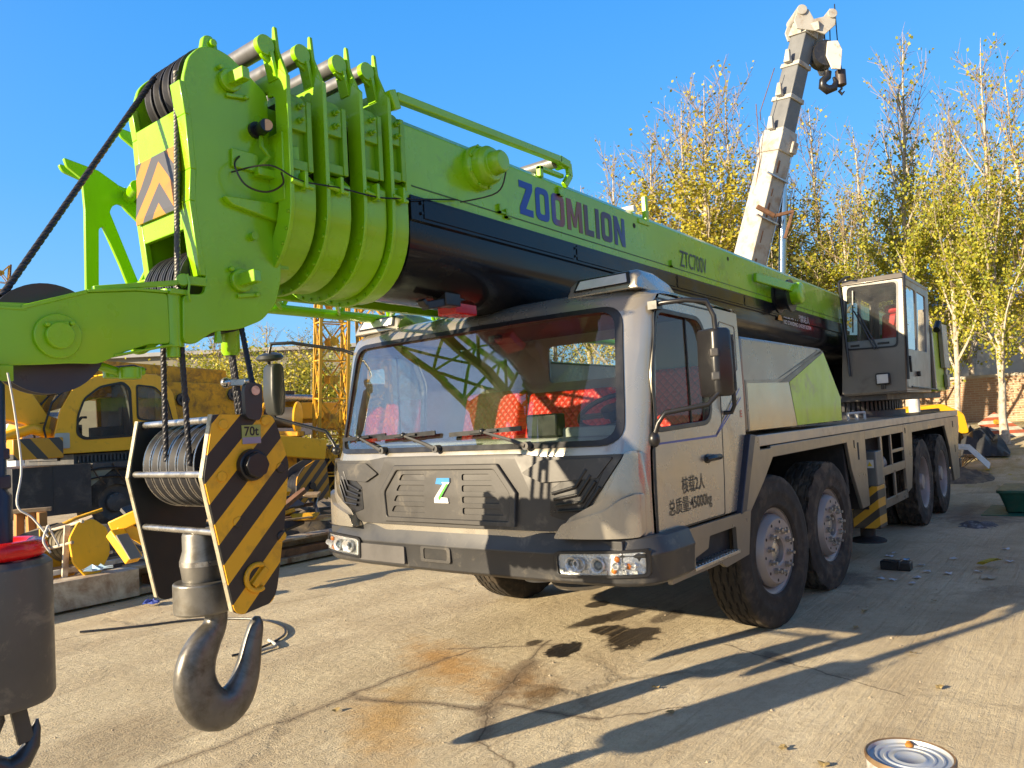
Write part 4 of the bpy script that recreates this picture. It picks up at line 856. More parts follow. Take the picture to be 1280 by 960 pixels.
m = MB(); m.tube(smooth_path([(-1.74, -.36, 2.975), (-1.64, -.52, 2.99), (-1.47, -.53, 2.95), (-1.24, -.54, 2.96), (-1.0, -.545, 2.96), (-.8, -.545, 2.99), (-.3, -.51, 3.09)]), .0045, 5); m.tube(smooth_path([(-1.70, -.37, 3.06), (-1.76, -.42, 2.99), (-1.72, -.44, 2.90), (-1.62, -.46, 2.88), (-1.54, -.48, 2.93), (-1.56, -.50, 2.98)]), .005, 5); m.tube(smooth_path([(-.05, -.70, 3.27), (-.10, -.66, 3.14), (-.3, -.53, 3.07)]), .005, 5); m.build('signal_wire', BLACKP, CR)
# ---------------------------------------------------------------- boom head
YO, YI = -.355, .145
HEAD = [(-1.965, 3.36), (-1.935, 3.475), (-1.875, 3.545), (-1.80, 3.565), (-1.72, 3.55), (-1.52, 3.42), (-1.515, 3.15), (-1.465, 2.90), (-1.47, 2.70), (-1.485, 2.48), (-1.52, 2.36), (-1.60, 2.275), (-1.72, 2.225), (-1.86, 2.205), (-1.955, 2.14), (-2.005, 2.15), (-2.0, 2.365), (-1.895, 2.375), (-1.885, 2.47), (-1.925, 2.66), (-1.935, 2.80), (-1.915, 2.95), (-1.945, 3.20)]
m = MB(); m.prism(rnd_poly(HEAD, .03, 3), 'Y', YO, YO + .028); HP = m.build('boom_head', GREEN, CR, .004)
m = MB(); m.prism(rnd_poly(HEAD, .03, 3), 'Y', YI - .028, YI); m.build('head_plate', GREEN, HP, .004)
# front face strips and plate between the cheeks; windows for the sheaves
m = MB()
for y0, y1 in ((YO - .001, YO + .085), (YI - .05, YI + .001)):
    for (xa, za), (xb, zb2) in zip([(-1.985, 3.35), (-1.962, 3.20), (-1.945, 2.95), (-1.955, 2.80)], [(-1.962, 3.20), (-1.945, 2.95), (-1.955, 2.80), (-1.915, 2.46)]):
        m.hexa([(xa, y0, za), (xa + .03, y0, za), (xa + .03, y1, za), (xa, y1, za), (xb, y0, zb2), (xb + .03, y0, zb2), (xb + .03, y1, zb2), (xb, y1, zb2)])
fa = [(-1.968, 3.235), (-1.944, 2.95), (-1.954, 2.80), (-1.940, 2.685)]
for (xa, za), (xb, zb2) in zip(fa, fa[1:]): m.hexa([(xa, YO + .085, za), (xa + .025, YO + .085, za), (xa + .025, YI - .05, za), (xa, YI - .05, za), (xb, YO + .085, zb2), (xb + .025, YO + .085, zb2), (xb + .025, YI - .05, zb2), (xb, YI - .05, zb2)])
m.build('front_plate', GREEN, HP, .004)
m = MB(); m.box(-1.60, -1.575, YO + .03, YI - .03, 2.5, 3.40); m.box(-1.575, -1.42, YO + .02, YI - .02, 2.55, 3.36); m.build('head_web', GREEN_D, HP)
CHV = stripes('chevron_board', (.50, .20, .002), (.06, .06, .07), (0, 1.05, 1.0), .20, .5, .30, chev=(1, -.105))
m = MB(); cv = [(-1.9525, 3.075), (-1.9495, 2.95), (-1.9585, 2.80), (-1.956, 2.775)]
for (xa, za), (xb, zb2) in zip(cv, cv[1:]): m.hexa([(xa - .012, -.285, za), (xa - .004, -.285, za), (xa - .004, .115, za - .0), (xa - .012, .115, za), (xb - .012, -.285, zb2), (xb - .004, -.285, zb2), (xb - .004, .115, zb2), (xb - .012, .115, zb2)])
chv = m.build('chevron_board', CHV, HP)
m = MB()   # ribs and pegs of the visible cheek
m.prism(rnd_poly([(-1.80, 2.845), (-1.44, 2.865), (-1.425, 2.79), (-1.50, 2.77), (-1.76, 2.81)], .01, 2), 'Y', YO - .035, YO); m.box(-1.62, -1.50, YO - .05, YO, 2.98, 3.02); m.box(-1.74, -1.60, YO - .02, YO, 3.0, 3.09); m.box(-1.53, -1.505, YO - .12, YO + .02, 2.86, 3.2); m.hexa([(-1.52, YO - .10, 2.86), (-1.44, YO - .14, 2.86), (-1.44, YO, 2.86), (-1.52, YO, 2.86), (-1.52, YO - .10, 3.14), (-1.44, YO - .13, 3.14), (-1.44, YO, 3.14), (-1.52, YO, 3.14)]); m.build('cheek_rib', GREEN, HP, .006)
def peg(x, z):
    m = MB(); m.cyl((x, YO, z), (x, YO - .03, z), .055, n=20); m.bar((x - .02, YO - .012, z - .075), (x + .10, YO - .012, z - .055), .012, .02); m.bar((x, YO - .0, z), (x + .02, YO - .12, z + .01), .045, .06); m.cyl((x - .05, YO, z + .05), (x - .05, YO - .03, z + .05), .012, n=8); m.cyl((x + .08, YO, z - .06), (x + .08, YO - .03, z - .06), .012, n=8); m.build('sheave_pin', GREEN, HP, .006)
peg(-1.735, 3.42); peg(-1.715, 2.455)
m = MB(); m.cyl((-1.585, YO - .005, 3.215), (-1.60, YO - .10, 3.215), .032, n=16); m.cyl((-1.60, YO, 3.215), (-1.60, YO - .02, 3.215), .04, n=16); lm = m.build('marker_lamp', BLACKP, HP); m = MB(); m.cyl((-1.60, YO - .10, 3.215), (-1.602, YO - .103, 3.215), .028, n=16); m.build('lens', mat('pale_amber', (.55, .33, .15), .3), lm)
m = MB(); m.tube([(-1.585, YO - .03, 3.18), (-1.60, YO - .05, 3.12), (-1.56, YO - .05, 3.08), (-1.60, YO - .03, 3.03)], .012, 6); m.cyl((-1.64, YO, 2.68), (-1.64, YO - .03, 2.68), .02, n=10); m.build_each('cable_plug', GREEN_D, HP)
m = MB(); m.prism(rnd_poly([(-1.85, 3.53), (-1.76, 3.53), (-1.76, 3.60), (-1.79, 3.64), (-1.83, 3.63)], .015, 2), 'Y', YO + .04, YO + .075); m.cyl((-1.79, YO + .02, 3.60), (-1.79, YO + .09, 3.60), .018, n=10); m.build('rope_keeper', GREEN, HP, .004)
# sheaves
def sheave(name, c, r, w, parent, material=SHEAVE):
    m = MB(); m.lathe([(.03, -w / 2), (r * .84, -w / 2 + .003), (r, -w / 2), (r, -w / 2 + .008), (r * .93, -.006), (r * .93, .006), (r, w / 2 - .008), (r, w / 2), (r * .84, w / 2 - .003), (.03, w / 2)], c, (0, 1, 0), 48)
    return m.build(name, material, parent, 0, 30, origin=c)
for k in range(4): sheave('upper_sheave', (-1.735, YO + .125 + k * .085, 3.405), .203, .062, HP)
for k in range(5): sheave('lower_sheave', (-1.765, YO + .105 + k * .072, 2.425), .210, .054, HP)
m = MB(); m.cyl((-1.735, YO + .03, 3.405), (-1.735, YI - .03, 3.405), .05); m.cyl((-1.765, YO + .03, 2.425), (-1.765, YI - .03, 2.425), .05); m.build('sheave_axle', STEEL, HP)
# rope strands lying in the sheaves show as pale rings
for k in range(5):
    m = MB(); c = V((-1.765, YO + .105 + k * .072, 2.425)); m.tube([c + V((-.202 * math.cos(a), 0, .202 * math.sin(a))) for a in [math.radians(q) for q in range(-60, 100, 8)]], .010, 6); m.build('sheave_rope', mat('greased_rope', (.055, .052, .05), .38, .5, .3, 30), HP)
ROPEM = mat('wire_rope', (.075, .07, .062), .45, .35, .35, 60)
ROPED = mat('dark_wire_rope', (.022, .022, .028), .42, .2, .35, 60)
m = MB(); m.rope((-1.945, -.262, 3.43), (-2.005, -.318, 2.40), .0135); m.build('hoist_rope', ROPEM, CR)
# rooster arm: two plates holding a single sheave in front
RP = [(-3.02, 2.255), (-2.56, 2.275), (-2.40, 2.335), (-2.20, 2.362), (-2.06, 2.365), (-2.055, 2.14), (-2.15, 2.135), (-2.26, 2.095), (-2.36, 2.045), (-2.46, 2.045), (-2.60, 2.035), (-3.02, 2.02)]
m = MB(); m.prism(rnd_poly(RP, .02, 3), 'Y', -.335, -.312); RA = m.build('rooster_arm', GREEN, CR, .004)
m = MB(); m.prism(rnd_poly(RP, .02, 3), 'Y', -.13, -.108); m.build('arm_plate', GREEN, RA, .004)
m = MB()
for a, b in zip(RP[2:5], RP[3:5]): m.hexa([(a[0], -.345, a[1]), (b[0], -.345, b[1]), (b[0], -.105, b[1]), (a[0], -.105, a[1]), (a[0], -.345, a[1] + .012), (b[0], -.345, b[1] + .012), (b[0], -.105, b[1] + .012), (a[0], -.105, a[1] + .012)])
m.hexa([(-2.30, -.345, 2.075), (-2.05, -.345, 2.132), (-2.05, -.105, 2.132), (-2.30, -.105, 2.075), (-2.30, -.345, 2.085), (-2.05, -.345, 2.142), (-2.05, -.105, 2.142), (-2.30, -.105, 2.085)]); m.box(-2.95, -2.62, -.34, -.335, 2.243, 2.255); m.hexa([(-2.64, -.342, 2.245), (-2.40, -.342, 2.33), (-2.40, -.335, 2.33), (-2.64, -.335, 2.245), (-2.64, -.342, 2.262), (-2.40, -.342, 2.347), (-2.40, -.335, 2.347), (-2.64, -.335, 2.262)])
m.build('arm_flange', GREEN, RA, .003)
m = MB(); m.cyl((-2.515, -.335, 2.15), (-2.515, -.352, 2.15), .088, n=32); m.cyl((-2.515, -.352, 2.15), (-2.515, -.375, 2.15), .052, n=24); m.bar((-2.55, -.36, 2.192), (-2.48, -.36, 2.20), .014, .018); m.cyl((-2.56, -.35, 2.19), (-2.56, -.375, 2.19), .010, n=8); m.cyl((-2.47, -.35, 2.20), (-2.47, -.375, 2.20), .010, n=8); m.build('arm_pin', GREEN, RA, .004)
sheave('arm_sheave', (-2.515, -.22, 2.15), .222, .075, RA, mat('nylon_sheave', (.035, .035, .045), .35, 0, .15, 5))
m = MB(); m.cyl((-2.025, -.30, 2.13), (-2.025, -.30, 2.39), .045, n=20); m.cyl((-2.025, -.30, 2.085), (-2.025, -.30, 2.14), .030, n=12); m.box(-2.06, -1.97, -.36, -.25, 2.362, 2.385); m.bar((-2.36, -.30, 2.36), (-2.02, -.34, 2.415), .03, .022); m.cyl((-2.0, -.36, 2.43), (-1.97, -.29, 2.43), .028, n=14); m.box(-1.985, -1.89, -.362, -.34, 2.41, 2.45); m.tube([(-1.985, -.37, 2.455), (-1.98, -.375, 2.41), (-1.985, -.375, 2.37), (-1.975, -.37, 2.33)], .006, 6); m.bar((-2.70, -.345, 2.03), (-2.70, -.345, 1.97), .05, .012, (0, 1, 0)); m.build('arm_hinge', GREEN, RA, .004)
m = MB(); m.tube([(-2.30, -.2, 2.05), (-2.22, -.22, 2.02), (-2.12, -.22, 2.03)], .02, 8); m.cyl((-2.2, -.26, 1.99), (-2.2, -.26, 2.04), .045, n=16); m.cyl((-2.24, -.18, 2.0), (-2.24, -.18, 2.04), .035, n=16); m.build('arm_lug', GREEN, RA, .004)
m = MB(); m.rope((-1.945, -.06, 3.465), (-2.665, -.215, 2.31), .0140, .14); m.build('hoist_rope', ROPED, CR)
# rope sockets under the head
m = MB(); m.lathe([(.045, .17), (.045, .0), (.034, -.02), (0, -.02)], (-1.655, -.16, 2.14), (0, 0, 1), 20); m.lathe([(.012, .06), (.02, 0), (0, 0)], (-1.83, -.34, 2.155), (0, 0, 1), 8); m.build('rope_socket', GREEN, HP)
# jib carried along the right side of the boom
m = MB(); y0 = .62
FT = [(-2.075, 3.235), (-2.06, 3.19), (-1.985, 3.14), (-1.975, 2.98), (-1.98, 2.50), (-1.915, 2.50), (-1.905, 2.88), (-1.885, 2.90), (-1.80, 2.70), (-1.725, 2.50), (-1.655, 2.50), (-1.765, 2.78), (-1.845, 2.985), (-1.83, 3.02), (-1.80, 3.04), (-1.775, 3.035), (-1.755, 3.01), (-1.50, 2.80), (-1.50, 2.86), (-1.72, 3.08), (-1.80, 3.15), (-1.90, 3.205)]
m.prism(rnd_poly(FT, .008, 2), 'Y', .66, .685); JIB = m.build('lattice_jib', GREEN, CR, .004)
m = MB()
m.prism(rnd_poly([(-2.07, 3.225), (-2.05, 3.185), (-1.85, 3.13), (-1.5, 3.04), (-1.5, 3.10), (-1.85, 3.20)], .015, 2), 'Y', .74, .765); m.prism(rnd_poly([(-1.79, 3.475), (-1.78, 3.43), (-1.62, 3.33), (-1.58, 3.20), (-1.50, 3.20), (-1.50, 3.46), (-1.60, 3.44), (-1.70, 3.465)], .02, 3), 'Y', .66, .685); m.cyl((-1.78, .48, 3.10), (-1.72, .75, 3.08), .035); m.cyl((-1.62, .55, 3.10), (-1.62, .75, 3.09), .075, n=24); m.bar((-1.60, .70, 3.08), (-1.45, .70, 2.92), .05, .04)
m.build('foot_plate', GREEN, JIB, .004)
m = MB()
yA, yB = .52, 1.12
def chord(y, z0, z1, x0=-1.6, x1=6.0): m.cyl((x0, y, z0), (x1, y, z1), .038, n=12)
chord(yA, 2.63, 2.60); chord(yB, 2.63, 2.60); chord(yA + .1, 3.22, 3.10); chord(yB - .1, 3.22, 3.10)
m.build_each('chord', GREEN, JIB)
m = MB(); n = 14
for i in range(n):
    xa, xb = -1.5 + 7.4 * i / n, -1.5 + 7.4 * (i + 1) / n; za = 2.63 - .03 * i / n; zu = 3.22 - .12 * i / n; xm = (xa + xb) / 2
    m.cyl((xa, yA, za), (xm, yA + .1, zu), .018, n=8); m.cyl((xm, yA + .1, zu), (xb, yA, za), .018, n=8); m.cyl((xa, yB, za), (xm, yB - .1, zu), .018, n=8); m.cyl((xm, yB - .1, zu), (xb, yB, za), .018, n=8)
    m.cyl((xa, yA, za), (xb, yB, za), .016, n=8); m.cyl((xm, yA + .1, zu), (xm, yB - .1, zu), .016, n=8)
m.build('lattice_brace', GREEN, JIB)
m = MB(); m.prism(rnd_poly([(-1.75, yA - .06), (-1.0, yA - .05), (-.75, yA + .06), (-1.0, yB), (-1.75, yB)], .05, 3), 'Z', 2.585, 2.60, [circ(-1.28, .63, .07, 18, .05)]); m.bar((-1.0, yA - .04, 2.60), (-.35, yA - .02, 2.66), .04, .045); m.bar((-1.75, yA - .06, 2.60), (1.35, yA - .03, 2.60), .05, .085)
m.build('base_plate', GREEN, JIB, .005)
# hook rest hanging from the boom
m = MB(); m.box(-.27, -.13, -.34, -.24, 2.47, 2.60); m.bar((-.20, -.30, 2.60), (-.21, -.30, 2.50), .06, .06); m.bar((-.21, -.30, 2.50), (-.42, -.30, 2.455), .06, .05); m.bar((-.42, -.30, 2.455), (-.45, -.30, 2.49), .06, .03); m.bar((-.21, -.30, 2.50), (.02, -.28, 2.56), .04, .04); m.cyl((.02, -.33, 2.58), (.02, -.23, 2.58), .035); m.build('hook_rest', BLACKP, CR, .006)
m = MB(); m.box(-.1, .12, -.26, -.10, 2.44, 2.53); m.build('red_bracket', REDP, CR, .01)

# ================================================================== main hook block
HK = thing('hook_block', 'large black and yellow striped hook block with a 70t plate under the green boom', 'hook block', (-1.80, -.19, .352))
PL = [(-1.930, 1.822), (-1.63, 1.812), (-1.60, 1.745), (-1.548, 1.578), (-1.585, 1.30), (-1.64, 1.0), (-1.668, .945), (-1.826, .922), (-1.862, .945), (-1.985, 1.545)]
HZB = stripes('block_stripes', (.92, .46, .008), (.013, .013, .014), (-1.0, 0, .98), .215, .5, .34, damt=.25, dirt=(.05, .042, .03))
m = MB(); m.prism(rnd_poly(PL, .025, 3), 'Y', -.448, -.440); P0 = m.build('striped_plate', HZB, HK, .001)
m = MB(); m.prism(rnd_poly(PL, .025, 3), 'Y', -.4395, -.412); m.build('side_plate', mat('black_chipped_plate', (.02, .02, .021), .45, .2, .2, 5, (.42, .38, .28), .12, 14), HK, .003)
EDGE = mat('worn_plate_edge', (.46, .42, .31), .5, .5, .2, 14, (.2, .17, .1), .3, 20)
m = MB()
for y0, y1 in ((-.440, -.411), (.235, .264)):
    q = [(-1.668, .945), (-1.826, .922), (-1.862, .945), (-1.985, 1.545), (-1.930, 1.822), (-1.66, 1.813)]
    for a, b in zip(q[2:], q[3:5]): m.bar((a[0] - .002, (y0 + y1) / 2, a[1]), (b[0] - .002, (y0 + y1) / 2, b[1]), .006, y1 - y0, (0, 1, 0))
    m.build('worn_edge', EDGE, HK); m = MB()
m = MB(); m.prism(rnd_poly(PL, .025, 3), 'Y', .235, .263); m.build('side_plate', mat('black_plate', (.018, .02, .022), .42, .2, .2, 5), HK, .003)
for k in range(6): sheave('sheave', (-1.755, -.290 + k * .080, 1.595), .205, .070, HK)
for k in range(6):
    for d_ in (-.030, .030):
        m = MB(); c = V((-1.755, -.290 + k * .080 + d_, 1.595)); m.tube([c + V((.204 * math.cos(a), 0, .204 * math.sin(a))) for a in [math.radians(q) for q in range(0, 360, 8)]], .0042, 5, closed=True); m.build('sheave_rim', STEEL, HK) if k < 6 else None
m = MB(); m.cyl((-1.755, -.412, 1.595), (-1.755, .235, 1.595), .05); m.build('axle', GREYD, HK)
m = MB(); m.cyl((-1.755, -.448, 1.585), (-1.755, -.480, 1.585), .075, .070, n=28); m.cyl((-1.755, -.480, 1.585), (-1.755, -.512, 1.585), .060, n=8); m.build('axle_nut', BLACKP, HK, .005)
m = MB()
for x, z in ((-1.93, 1.80), (-1.985, 1.56), (-1.945, 1.30)): m.cyl((x + .03, -.412, z), (x + .03, .235, z), .016, n=14)
m.build_each('tie_rod', STEEL, HK)
m = MB()
for x, z in ((-1.885, 1.775), (-1.67, 1.785), (-1.90, 1.545), (-1.595, 1.56), (-1.83, 1.335), (-1.605, 1.24)): m.cyl((x, -.4475, z), (x, -.455, z), .027, .024, n=8)
m.build_each('bolt_head', HZB, HK, bevel=.003)
m = MB(); m.tube([V((-1.745 + .058 * math.cos(math.radians(a)), -.455, 1.075 + .058 * math.sin(math.radians(a)))) for a in range(60, 310, 15)], .013, 8); m.bar((-1.77, -.458, 1.04), (-1.70, -.458, 1.11), .02, .03); m.build('lock_washer', mat('block_yellow', (.74, .37, .010), .42), HK, .004)
m = MB(); m.prism([(-1.795, 1.682), (-1.698, 1.682), (-1.698, 1.768), (-1.795, 1.768)], 'Y', -.4525, -.4485); pl = m.build('rating_plate', mat('plate_olive', (.33, .34, .09), .5), HK)
m = MB(); m.prism([(-1.794, 1.683), (-1.699, 1.683), (-1.699, 1.712), (-1.794, 1.712)], 'Y', -.4535, -.4526); m.build('plate_band', mat('plate_violet', (.32, .25, .34), .5), pl)
lettering('plate_lettering', '70t', .044, .075, (-1.784, -.4527, 1.718), (1, 0, 0), (0, 0, 1), BLACKL, pl, .02, .0008)
m = MB(); m.prism(rnd_poly([(-1.785, 1.80), (-1.715, 1.785), (-1.70, 1.82), (-1.695, 1.955), (-1.775, 1.965), (-1.79, 1.93)], .02, 3), 'Y', -.475, -.4485); m.cyl((-1.735, -.476, 1.925), (-1.735, -.4765, 1.925), .03); m.build('becket', mat('becket_grey', (.045, .045, .047), .4, .3), HK, .006)
m = MB(); m.cyl((-1.735, -.4767, 1.925), (-1.735, -.482, 1.925), .022); m.build('becket_pin', STEEL, HK)
m = MB(); hx, hy = -1.855, -.18
m.lathe([(0, 1.285), (.082, 1.285), (.085, 1.27), (.085, 1.205), (.098, 1.16), (.098, 1.135), (.088, 1.06), (0, 1.06)], (hx, hy, 0), (0, 0, 1), 40); m.lathe([(0, 1.062), (.125, 1.062), (.132, 1.055), (.132, .925), (.125, .918), (.0, .918)], (hx, hy, 0), (0, 0, 1), 48); m.box(hx + .03, hx + .08, hy - .02, hy + .02, 1.286, 1.30); m.build('hook_nut', CASTS, HK, .004)
m = MB(); m.lathe([(.0975, 1.158), (.0995, 1.158), (.0995, 1.135), (.0965, 1.135)], (hx, hy, 0), (0, 0, 1), 40); m.build('nut_band', STEEL, HK)
# forged hook: section swept along its throat curve
cl = [(-1.80, .93, .052, .052), (-1.795, .88, .05, .05), (-1.81, .83, .055, .052), (-1.855, .775, .075, .056), (-1.895, .71, .088, .060), (-1.912, .63, .095, .062), (-1.895, .545, .10, .064), (-1.845, .475, .10, .064), (-1.775, .452, .096, .062), (-1.71, .478, .085, .058), (-1.665, .54, .072, .052), (-1.635, .62, .060, .046), (-1.615, .70, .050, .040), (-1.592, .775, .040, .034), (-1.582, .81, .030, .027), (-1.578, .832, .014, .014)]
cl2 = []
for i in range(len(cl) - 1):
    p0, p1, p2, p3 = cl[max(0, i - 1)], cl[i], cl[i + 1], cl[min(len(cl) - 1, i + 2)]
    for k in range(3):
        t_ = k / 3; cl2.append(tuple(.5 * (2 * b + (c - a) * t_ + (2 * a - 5 * b + 4 * c - d) * t_ ** 2 + (-a + 3 * b - 3 * c + d) * t_ ** 3) for a, b, c, d in zip(p0, p1, p2, p3)))
cl2.append(cl[-1]); rings = []
for i, (x, z, a, b) in enumerate(cl2):
    p, q = cl2[max(0, i - 1)], cl2[min(len(cl2) - 1, i + 1)]; d = V((q[0] - p[0], q[1] - p[1])).normalized(); nrm = V((-d.y, d.x))
    rings.append([(x + nrm.x * a * math.cos(t_) * (1 if math.cos(t_) > 0 else 1), hy + b * math.copysign(abs(math.sin(t_)) ** .8, math.sin(t_)), z + nrm.y * a * math.cos(t_)) for t_ in [2 * PI * k / 20 for k in range(20)]])
m = MB(); m.loft(rings); m.build('hook', HOOKM, HK, 0, 60)
# the ropes between head and block
for a, b in (((-1.965, -.10, 2.36), (-1.955, -.07, 1.62)), ((-2.005, -.318, 2.40), (-1.955, -.28, 1.60)), ((-1.655, -.175, 2.13), (-1.58, -.16, 1.60)), ((-1.63, -.12, 2.13), (-1.57, -.10, 1.6)), ((-1.70, -.33, 2.24), (-1.735, -.46, 1.95))):
    m = MB(); m.rope(a, b, .0135); m.build('hoist_rope', ROPED, CR)
m = MB(); m.bar((-1.69, -.16, 1.985), (-1.60, -.20, 1.985), .03, .035); m.sphere((-1.69, -.165, 1.985), .026); m.sphere((-1.60, -.20, 1.99), .02); m.build('rope_clamp', STEEL, CR, .004)

# ================================================================== auxiliary hook weight on the single line
AX = thing('hook_weight', 'dark grey cylindrical hook weight with a red ring on top hanging at the left edge', 'hook weight', (-2.745, -.42, .55))
ax_, ay_ = -2.765, -.42
m = MB(); m.lathe([(0, 1.325), (.150, 1.325), (.170, 1.305), (.171, .845), (.160, .825), (0, .825)], (ax_, ay_, 0), (0, 0, 1), 64); m.build('weight', DRUMM, AX, .003)
m = MB(); m.tube([(ax_ + .125 * math.cos(2 * PI * k / 36), ay_ + .125 * math.sin(2 * PI * k / 36), 1.36) for k in range(36)], .033, 12, closed=True); m.build('red_ring', mat('red_hose', (.62, .008, .008), .25), AX)
m = MB(); m.lathe([(0, 1.33), (.05, 1.33), (.05, 1.55), (.035, 1.57), (.035, 1.95), (.02, 1.97), (0, 1.97)], (ax_, ay_, 0), (0, 0, 1), 24); m.bar((ax_ - .03, ay_, 1.60), (ax_ + .04, ay_, 1.60), .07, .05); m.bar((ax_ - .03, ay_, 1.70), (ax_ + .04, ay_, 1.70), .06, .04); m.build('rope_socket', mat('blue_black_steel', (.02, .024, .045), .35, .3), AX, .006)
m = MB(); m.lathe([(.03, .80), (.03, .74), (.02, .72), (0, .72)], (ax_ - .03, ay_, 0), (0, 0, 1), 16)
cl = [(-2.785, .80, .03), (-2.78, .77, .03), (-2.80, .73, .032), (-2.815, .68, .036), (-2.80, .625, .04), (-2.75, .59, .042), (-2.70, .605, .036), (-2.668, .65, .028), (-2.655, .705, .018), (-2.65, .735, .006)]
m.tube([(a, ay_, b) for a, b, c in cl], [c for a, b, c in cl], 14); m.bar((-2.715, ay_ - .01, .80), (-2.69, ay_ - .01, .67), .018, .05); m.build('hook', mat('dark_hook_steel', (.06, .06, .062), .38, .5, .2, 6), AX, 0, 60)
m = MB(); m.tube(smooth_path([(-2.735, -.47, 1.99), (-2.72, -.48, 1.86), (-2.705, -.49, 1.65), (-2.735, -.53, 1.52), (-2.695, -.55, 1.47), (-2.66, -.59, 1.40)]), .0036, 6); m.tube(smooth_path([(-2.66, -.59, 1.44), (-2.68, -.60, 1.39), (-2.66, -.605, 1.345)]), .004, 6); m.tube(smooth_path([(-2.66, -.59, 1.44), (-2.64, -.58, 1.40), (-2.62, -.575, 1.36)]), .0036, 6)
tag(m.build('white_string', mat('cord_white', (.55, .53, .48), .6), None, 0, 40), 'thin white string tied from the arm lug down to the red ring', 'string')
m = MB(); m.rope((-2.735, -.25, 2.15), (ax_, ay_, 1.96), .0165, .1); m.build('hoist_rope', ROPED, CR)
# ================================================================== the yard
def P2(p): return V((p.x, p.y, ground_z(p.x, p.y)))
def gpt(px, py):
    """where the sight line through that pixel meets level ground"""
    d = RX * ((px - 640) / 962) + RD * ((py - 480) / 962) + RF; t = -CP.z / d.z; return CP + d * t
xs = [-300, -120, -60, -30, -15, -8] + [-6 + k * .75 for k in range(60)] + [40, 45, 52, 60, 75, 100, 150, 300, 700]
ys_ = [-500, -200, -90, -45, -25, -14, -9] + [-7 + k * .75 for k in range(56)] + [36, 40, 46, 55, 70, 100, 160, 320, 700]
m = MB(); gr = [[m.v((x, y, ground_z(x, y))) for y in ys_] for x in xs]
for i in range(len(xs) - 1):
    for j in range(len(ys_) - 1): m.f([gr[i][j], gr[i + 1][j], gr[i + 1][j + 1], gr[i][j + 1]])
G, t, b = _new('yard_concrete'); co = _n(t, 'ShaderNodeTexCoord').outputs['Object']
sep = _n(t, 'ShaderNodeSeparateXYZ'); t.links.new(co, sep.inputs[0])
big = noise(t, .35, 6, .6, co, .3); mid = noise(t, 1.7, 8, .65, co, .5); fine = noise(t, 14, 8, .72, co); grit = noise(t, 85, 3, .6, co)
c = ramp(t, big, [(.3, (.50, .42, .275)), (.55, (.63, .54, .37)), (.75, (.68, .595, .43))])
c = mixc(t, ramp(t, mid, [(.44, 0.), (.70, .7)]), c, (.43, .345, .225)); c = mixc(t, ramp(t, noise(t, .8, 9, .72, co, 1.2), [(.52, 0.), (.68, .32)]), c, (.32, .25, .16))
c = mixc(t, ramp(t, fine, [(.46, 0.), (.70, .5)]), c, (.40, .31, .19))
c = mixc(t, ramp(t, grit, [(.55, 0.), (.70, .5)]), c, (.27, .215, .15))
# wheel tracks running beside the truck
wv = _n(t, 'ShaderNodeTexWave'); wv.inputs['Scale'].default_value = .32; wv.inputs['Distortion'].default_value = 6; wv.inputs['Detail'].default_value = 5; wv.bands_direction = 'Y'; t.links.new(co, wv.inputs['Vector'])
c = mixc(t, ramp(t, wv.outputs['Fac'], [(.62, 0.), (.9, .28)]), c, (.36, .28, .18))
# cracks
vo = _n(t, 'ShaderNodeTexVoronoi', feature='DISTANCE_TO_EDGE'); vo.inputs['Scale'].default_value = .42
mp = _n(t, 'ShaderNodeVectorMath', operation='ADD'); nz = _n(t, 'ShaderNodeTexNoise'); nz.inputs['Scale'].default_value = 1.4; nz.inputs['Detail'].default_value = 8; nz.inputs['Roughness'].default_value = .7; t.links.new(co, nz.inputs['Vector'])
sc_ = _n(t, 'ShaderNodeVectorMath', operation='SCALE'); sc_.inputs['Scale'].default_value = .55; t.links.new(nz.outputs['Color'], sc_.inputs[0]); t.links.new(co, mp.inputs[0]); t.links.new(sc_.outputs[0], mp.inputs[1]); t.links.new(mp.outputs[0], vo.inputs['Vector'])
crk = ramp(t, vo.outputs['Distance'], [(.0, 1.), (.008, .8), (.02, 0.)]); crm = math_(t, 'MULTIPLY', crk, ramp(t, big, [(.48, 0.), (.62, .45)]))
c = mixc(t, crm, c, (.12, .09, .06))
# stains: (x, y, radius along, radius across, angle, softness, colour, strength)
def spot(c, x, y, rx, ry, ang, soft, col, amt, nsc=6, nam=.75):
    ca, sa = math.cos(ang), math.sin(ang)
    dx = math_(t, 'SUBTRACT', sep.outputs[0], x); dy = math_(t, 'SUBTRACT', sep.outputs[1], y)
    u = math_(t, 'DIVIDE', math_(t, 'ADD', math_(t, 'MULTIPLY', dx, ca), math_(t, 'MULTIPLY', dy, sa)), rx); w = math_(t, 'DIVIDE', math_(t, 'SUBTRACT', math_(t, 'MULTIPLY', dy, ca), math_(t, 'MULTIPLY', dx, sa)), ry)
    d = math_(t, 'SQRT', math_(t, 'ADD', math_(t, 'MULTIPLY', u, u), math_(t, 'MULTIPLY', w, w)))
    d = math_(t, 'ADD', d, math_(t, 'MULTIPLY', math_(t, 'SUBTRACT', noise(t, nsc, 6, .65, co), .5), nam * 2))
    f = ramp(t, d, [(max(0, 1 - soft), amt), (1, 0.)]); return mixc(t, f, c, col), f
wet = None
def near(px, py): p = gpt(px, py); return p.x, p.y
